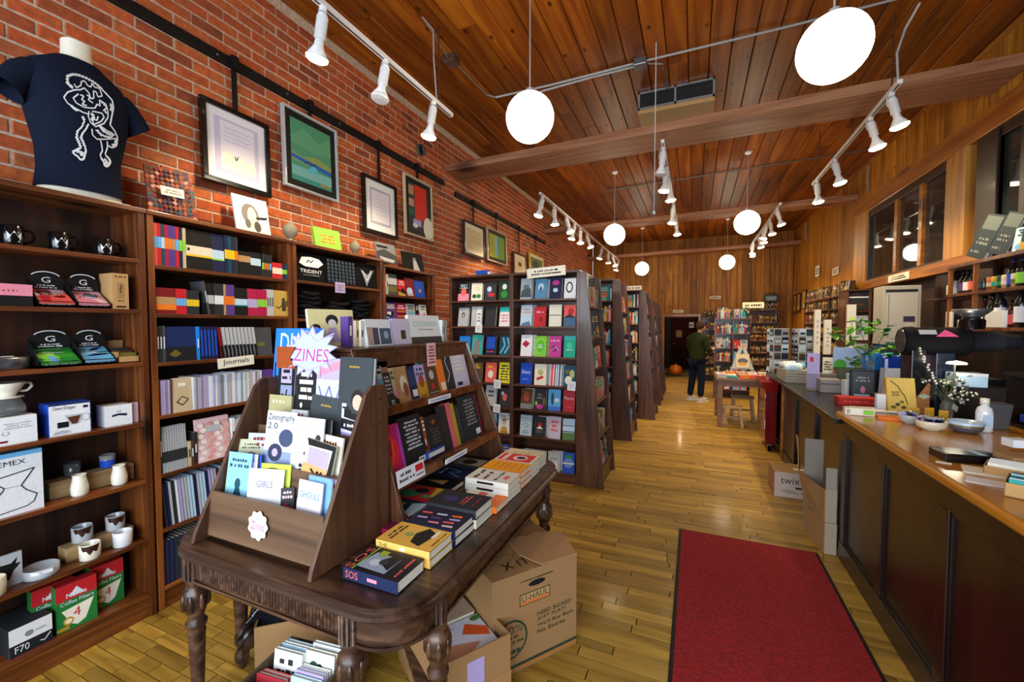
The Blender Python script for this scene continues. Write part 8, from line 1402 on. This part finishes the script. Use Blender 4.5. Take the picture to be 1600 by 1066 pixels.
# glass vase with leafy branch
pv = empty('branch_vase', onb(1358, 622), 0, 'tall narrow glass vase with leafy green branches', 'plant'); gr = random.Random(8)
MB().lathe([(.001, 0), (.035, 0), (.036, .01), (.03, .2), (.034, .34)], 18, col='white', cap=False).build('glass_vase', 'glass', pv)
st_ = MB(); lf = MB(); tips = [(-.28, .05, .62), (-.18, -.08, .52), (-.1, .1, .72), (.02, 0, .7), (.14, .05, .66), (.24, .0, .56), (.2, -.1, .48), (-.14, 0, .36), (.08, -.1, .5), (-.02, .12, .46)]
for t_ in tips:
    t_ = Vector(t_); mid = Vector((t_.x*.35, t_.y*.35, t_.z*.72)); st_.tube([(0, 0, .05), (0, 0, .3), mid, t_], .0028, 5, '4c5a2c')
    for k_ in range(13):
        f_ = gr.uniform(.45, 1.1); q = mid+(t_-mid)*f_+Vector((gr.uniform(-.03, .03), gr.uniform(-.03, .03), gr.uniform(-.025, .025))); d = Vector((gr.uniform(-1, 1), gr.uniform(-1, 1), gr.uniform(-.6, .4))).normalized()*gr.uniform(.06, .1); s_ = d.cross(Vector((gr.uniform(-.4, .4), gr.uniform(-.4, .4), 1))).normalized()*.026
        lf.add([q, q+d*.35+s_, q+d*.7+s_*.8, q+d, q+d*.7-s_*.8, q+d*.35-s_], [(0, 1, 2, 3, 4, 5)], gr.choice(['4c9c2c', '6cb43c', '3c7c24', '88b848']))
st_.build('branch', 'paint', pv)['kind'] = 'stuff'; lf.build('leaves', 'gloss', pv)['kind'] = 'stuff'
# postcard racks behind rear counter
def spinner(x, y, w_, label, z0=0, z1=1.62, n=3):
    r = empty('postcard_spinner', (x, y, 0), 15, label, 'rack', 'wire postcard racks by the rear counter'); MB().cyl((0, 0, .02), (0, 0, z1), .012, n=8, col='light_grey').lathe([(0, 0), (.16, 0), (.16, .02), (0, .03)], 20, col='light_grey', cap=False).build('pole', 'metal', r)
    g3 = random.Random(int(x*100))
    for f_ in range(4):
        a = f_*math.pi/2; Mx = Matrix.Rotation(a, 4, 'Z')
        m = MB(); m.M = Mx; m.box(-w_/2, -w_/2-.002, .55, w_/2, -w_/2+.002, z1, 'light_grey'); m.build('wire_face', 'paint', r)
        if f_ in (0, 3, 1):
            for k_ in range(9):
                for j in range(2):
                    m = MB(); m.M = Mx; xx = -w_/2+.006+j*(w_/2); m.box(xx, -w_/2-.012, .58+k_*.115, xx+w_/2-.012, -w_/2-.006, .58+k_*.115+.09, g3.choice(['navy', 'dark_grey', 'grey', 'pale_blue', 'brown', 'charcoal', 'light_grey'])); m.art([('r', .1, .15, .9, .5, g3.choice(['light_grey', 'charcoal', 'dark_teal', 'navy']))], xx, .58+k_*.115, w_/2-.012, .09, y=-w_/2-.0125); m.build('postcard', 'paint', r)
spinner(1.13, 7.25, .2, 'white wire rack of dark postcards nearest the rear table', z1=1.6); spinner(1.42, 7.2, .18, 'white wire rack of brown postcards beside the pine wall shelves', z1=1.6)
# white binders standing on boxes near the pine wall bookcases
for i, (x, y, z0, z1, w_) in enumerate(((1.52, 7.0, .0, 1.86, .07), (1.62, 6.95, 0, 1.72, .08), (1.86, 6.9, 0, 1.92, .09))):
    small('rolled_poster_box', x, y, 1.25, x+w_, y+.06, z1, 'ivory', f'upright white carton on tall dark stand by the pine wall, {ORD[i]} from aisle', 'carton', art=[('l', .3, .2, .7, .8, 5, 'light_grey')]); small('dark_stand', x-.02, y-.02, 0, x+w_+.02, y+.1, 1.249, '24140c', f'slim dark stand carrying {ORD[i]} upright white carton', 'stand')
# ================================================================ keep the 300 largest books in view as things, join the rest
bpy.context.view_layer.update(); dg = bpy.context.evaluated_depsgraph_get(); eye = Vector((0, 0, CH))
def seen(o, w, h, t, mode):
    M_ = o.matrix_world; hit = 0; c = M_ @ Vector((0 if mode != 's' else t/2, 0, h/2))
    v = c-eye; z = v.dot(_F)
    if z < .3 or abs(v.dot(_R)/z) > 1.24 or abs(v.dot(_U)/z) > .83: return 0
    xs = (-w*.35, 0, w*.35) if mode != 's' else (t*.5,)
    for x in xs:
        for zz in (h*.2, h*.5, h*.93):
            p = M_ @ Vector((x, -.004, zz)); d = p-eye; L = d.length
            ok, loc, n_, i_, ob, _m = sc.ray_cast(dg, eye, d.normalized(), distance=L+.02)
            if (not ok) or ob is o or (ob is not None and ob.parent is o) or (loc-eye).length > L-.012: hit += 1
    f = hit/(3*len(xs)); nrm = (M_.to_3x3() @ Vector((0, -1, 0))).normalized(); cs = abs(nrm.dot((eye-c).normalized()))
    return f*(w if mode != 's' else t)*h*max(cs, .15)/(z*z)
rank = []; kept = 0
for q in BOOKS:
    o, b, pg, w_, h_, t_, mode = q
    if not o.name.startswith('book'): continue
    rank.append((seen(o, w_, h_, t_, mode), len(rank), q))
rank.sort(key=lambda r: -r[0])
pile = MB()
for k, (s_, _i, (o, b, pg, w_, h_, t_, mode)) in enumerate(rank):
    if k < 300 and s_ > 0: continue
    for src in ([b, pg] if pg else [b]):
        mw = o.matrix_world; n0 = len(pile.v); pile.v += [tuple(mw @ Vector(v)) for v in src.v]; pile.f += [[i+n0 for i in f] for f in src.f]; pile.c += src.c; pile.m += src.m; pile.sm += src.sm
    for ch in list(o.children): bpy.data.objects.remove(ch)
    bpy.data.objects.remove(o)
tag(pile.build('shelved_books', 'paint'), 'remaining small or half hidden books filling the shelves and piles', 'books', kind='stuff')
# plain suffixes after the joining: book, book.001, ...
ks = sorted([o for o in bpy.data.objects if o.name.split('.')[0] == 'book'], key=lambda o: o.name)
for i, o in enumerate(ks): o.name = 'tmp_%d' % i
for o in ks: o.name = 'book'
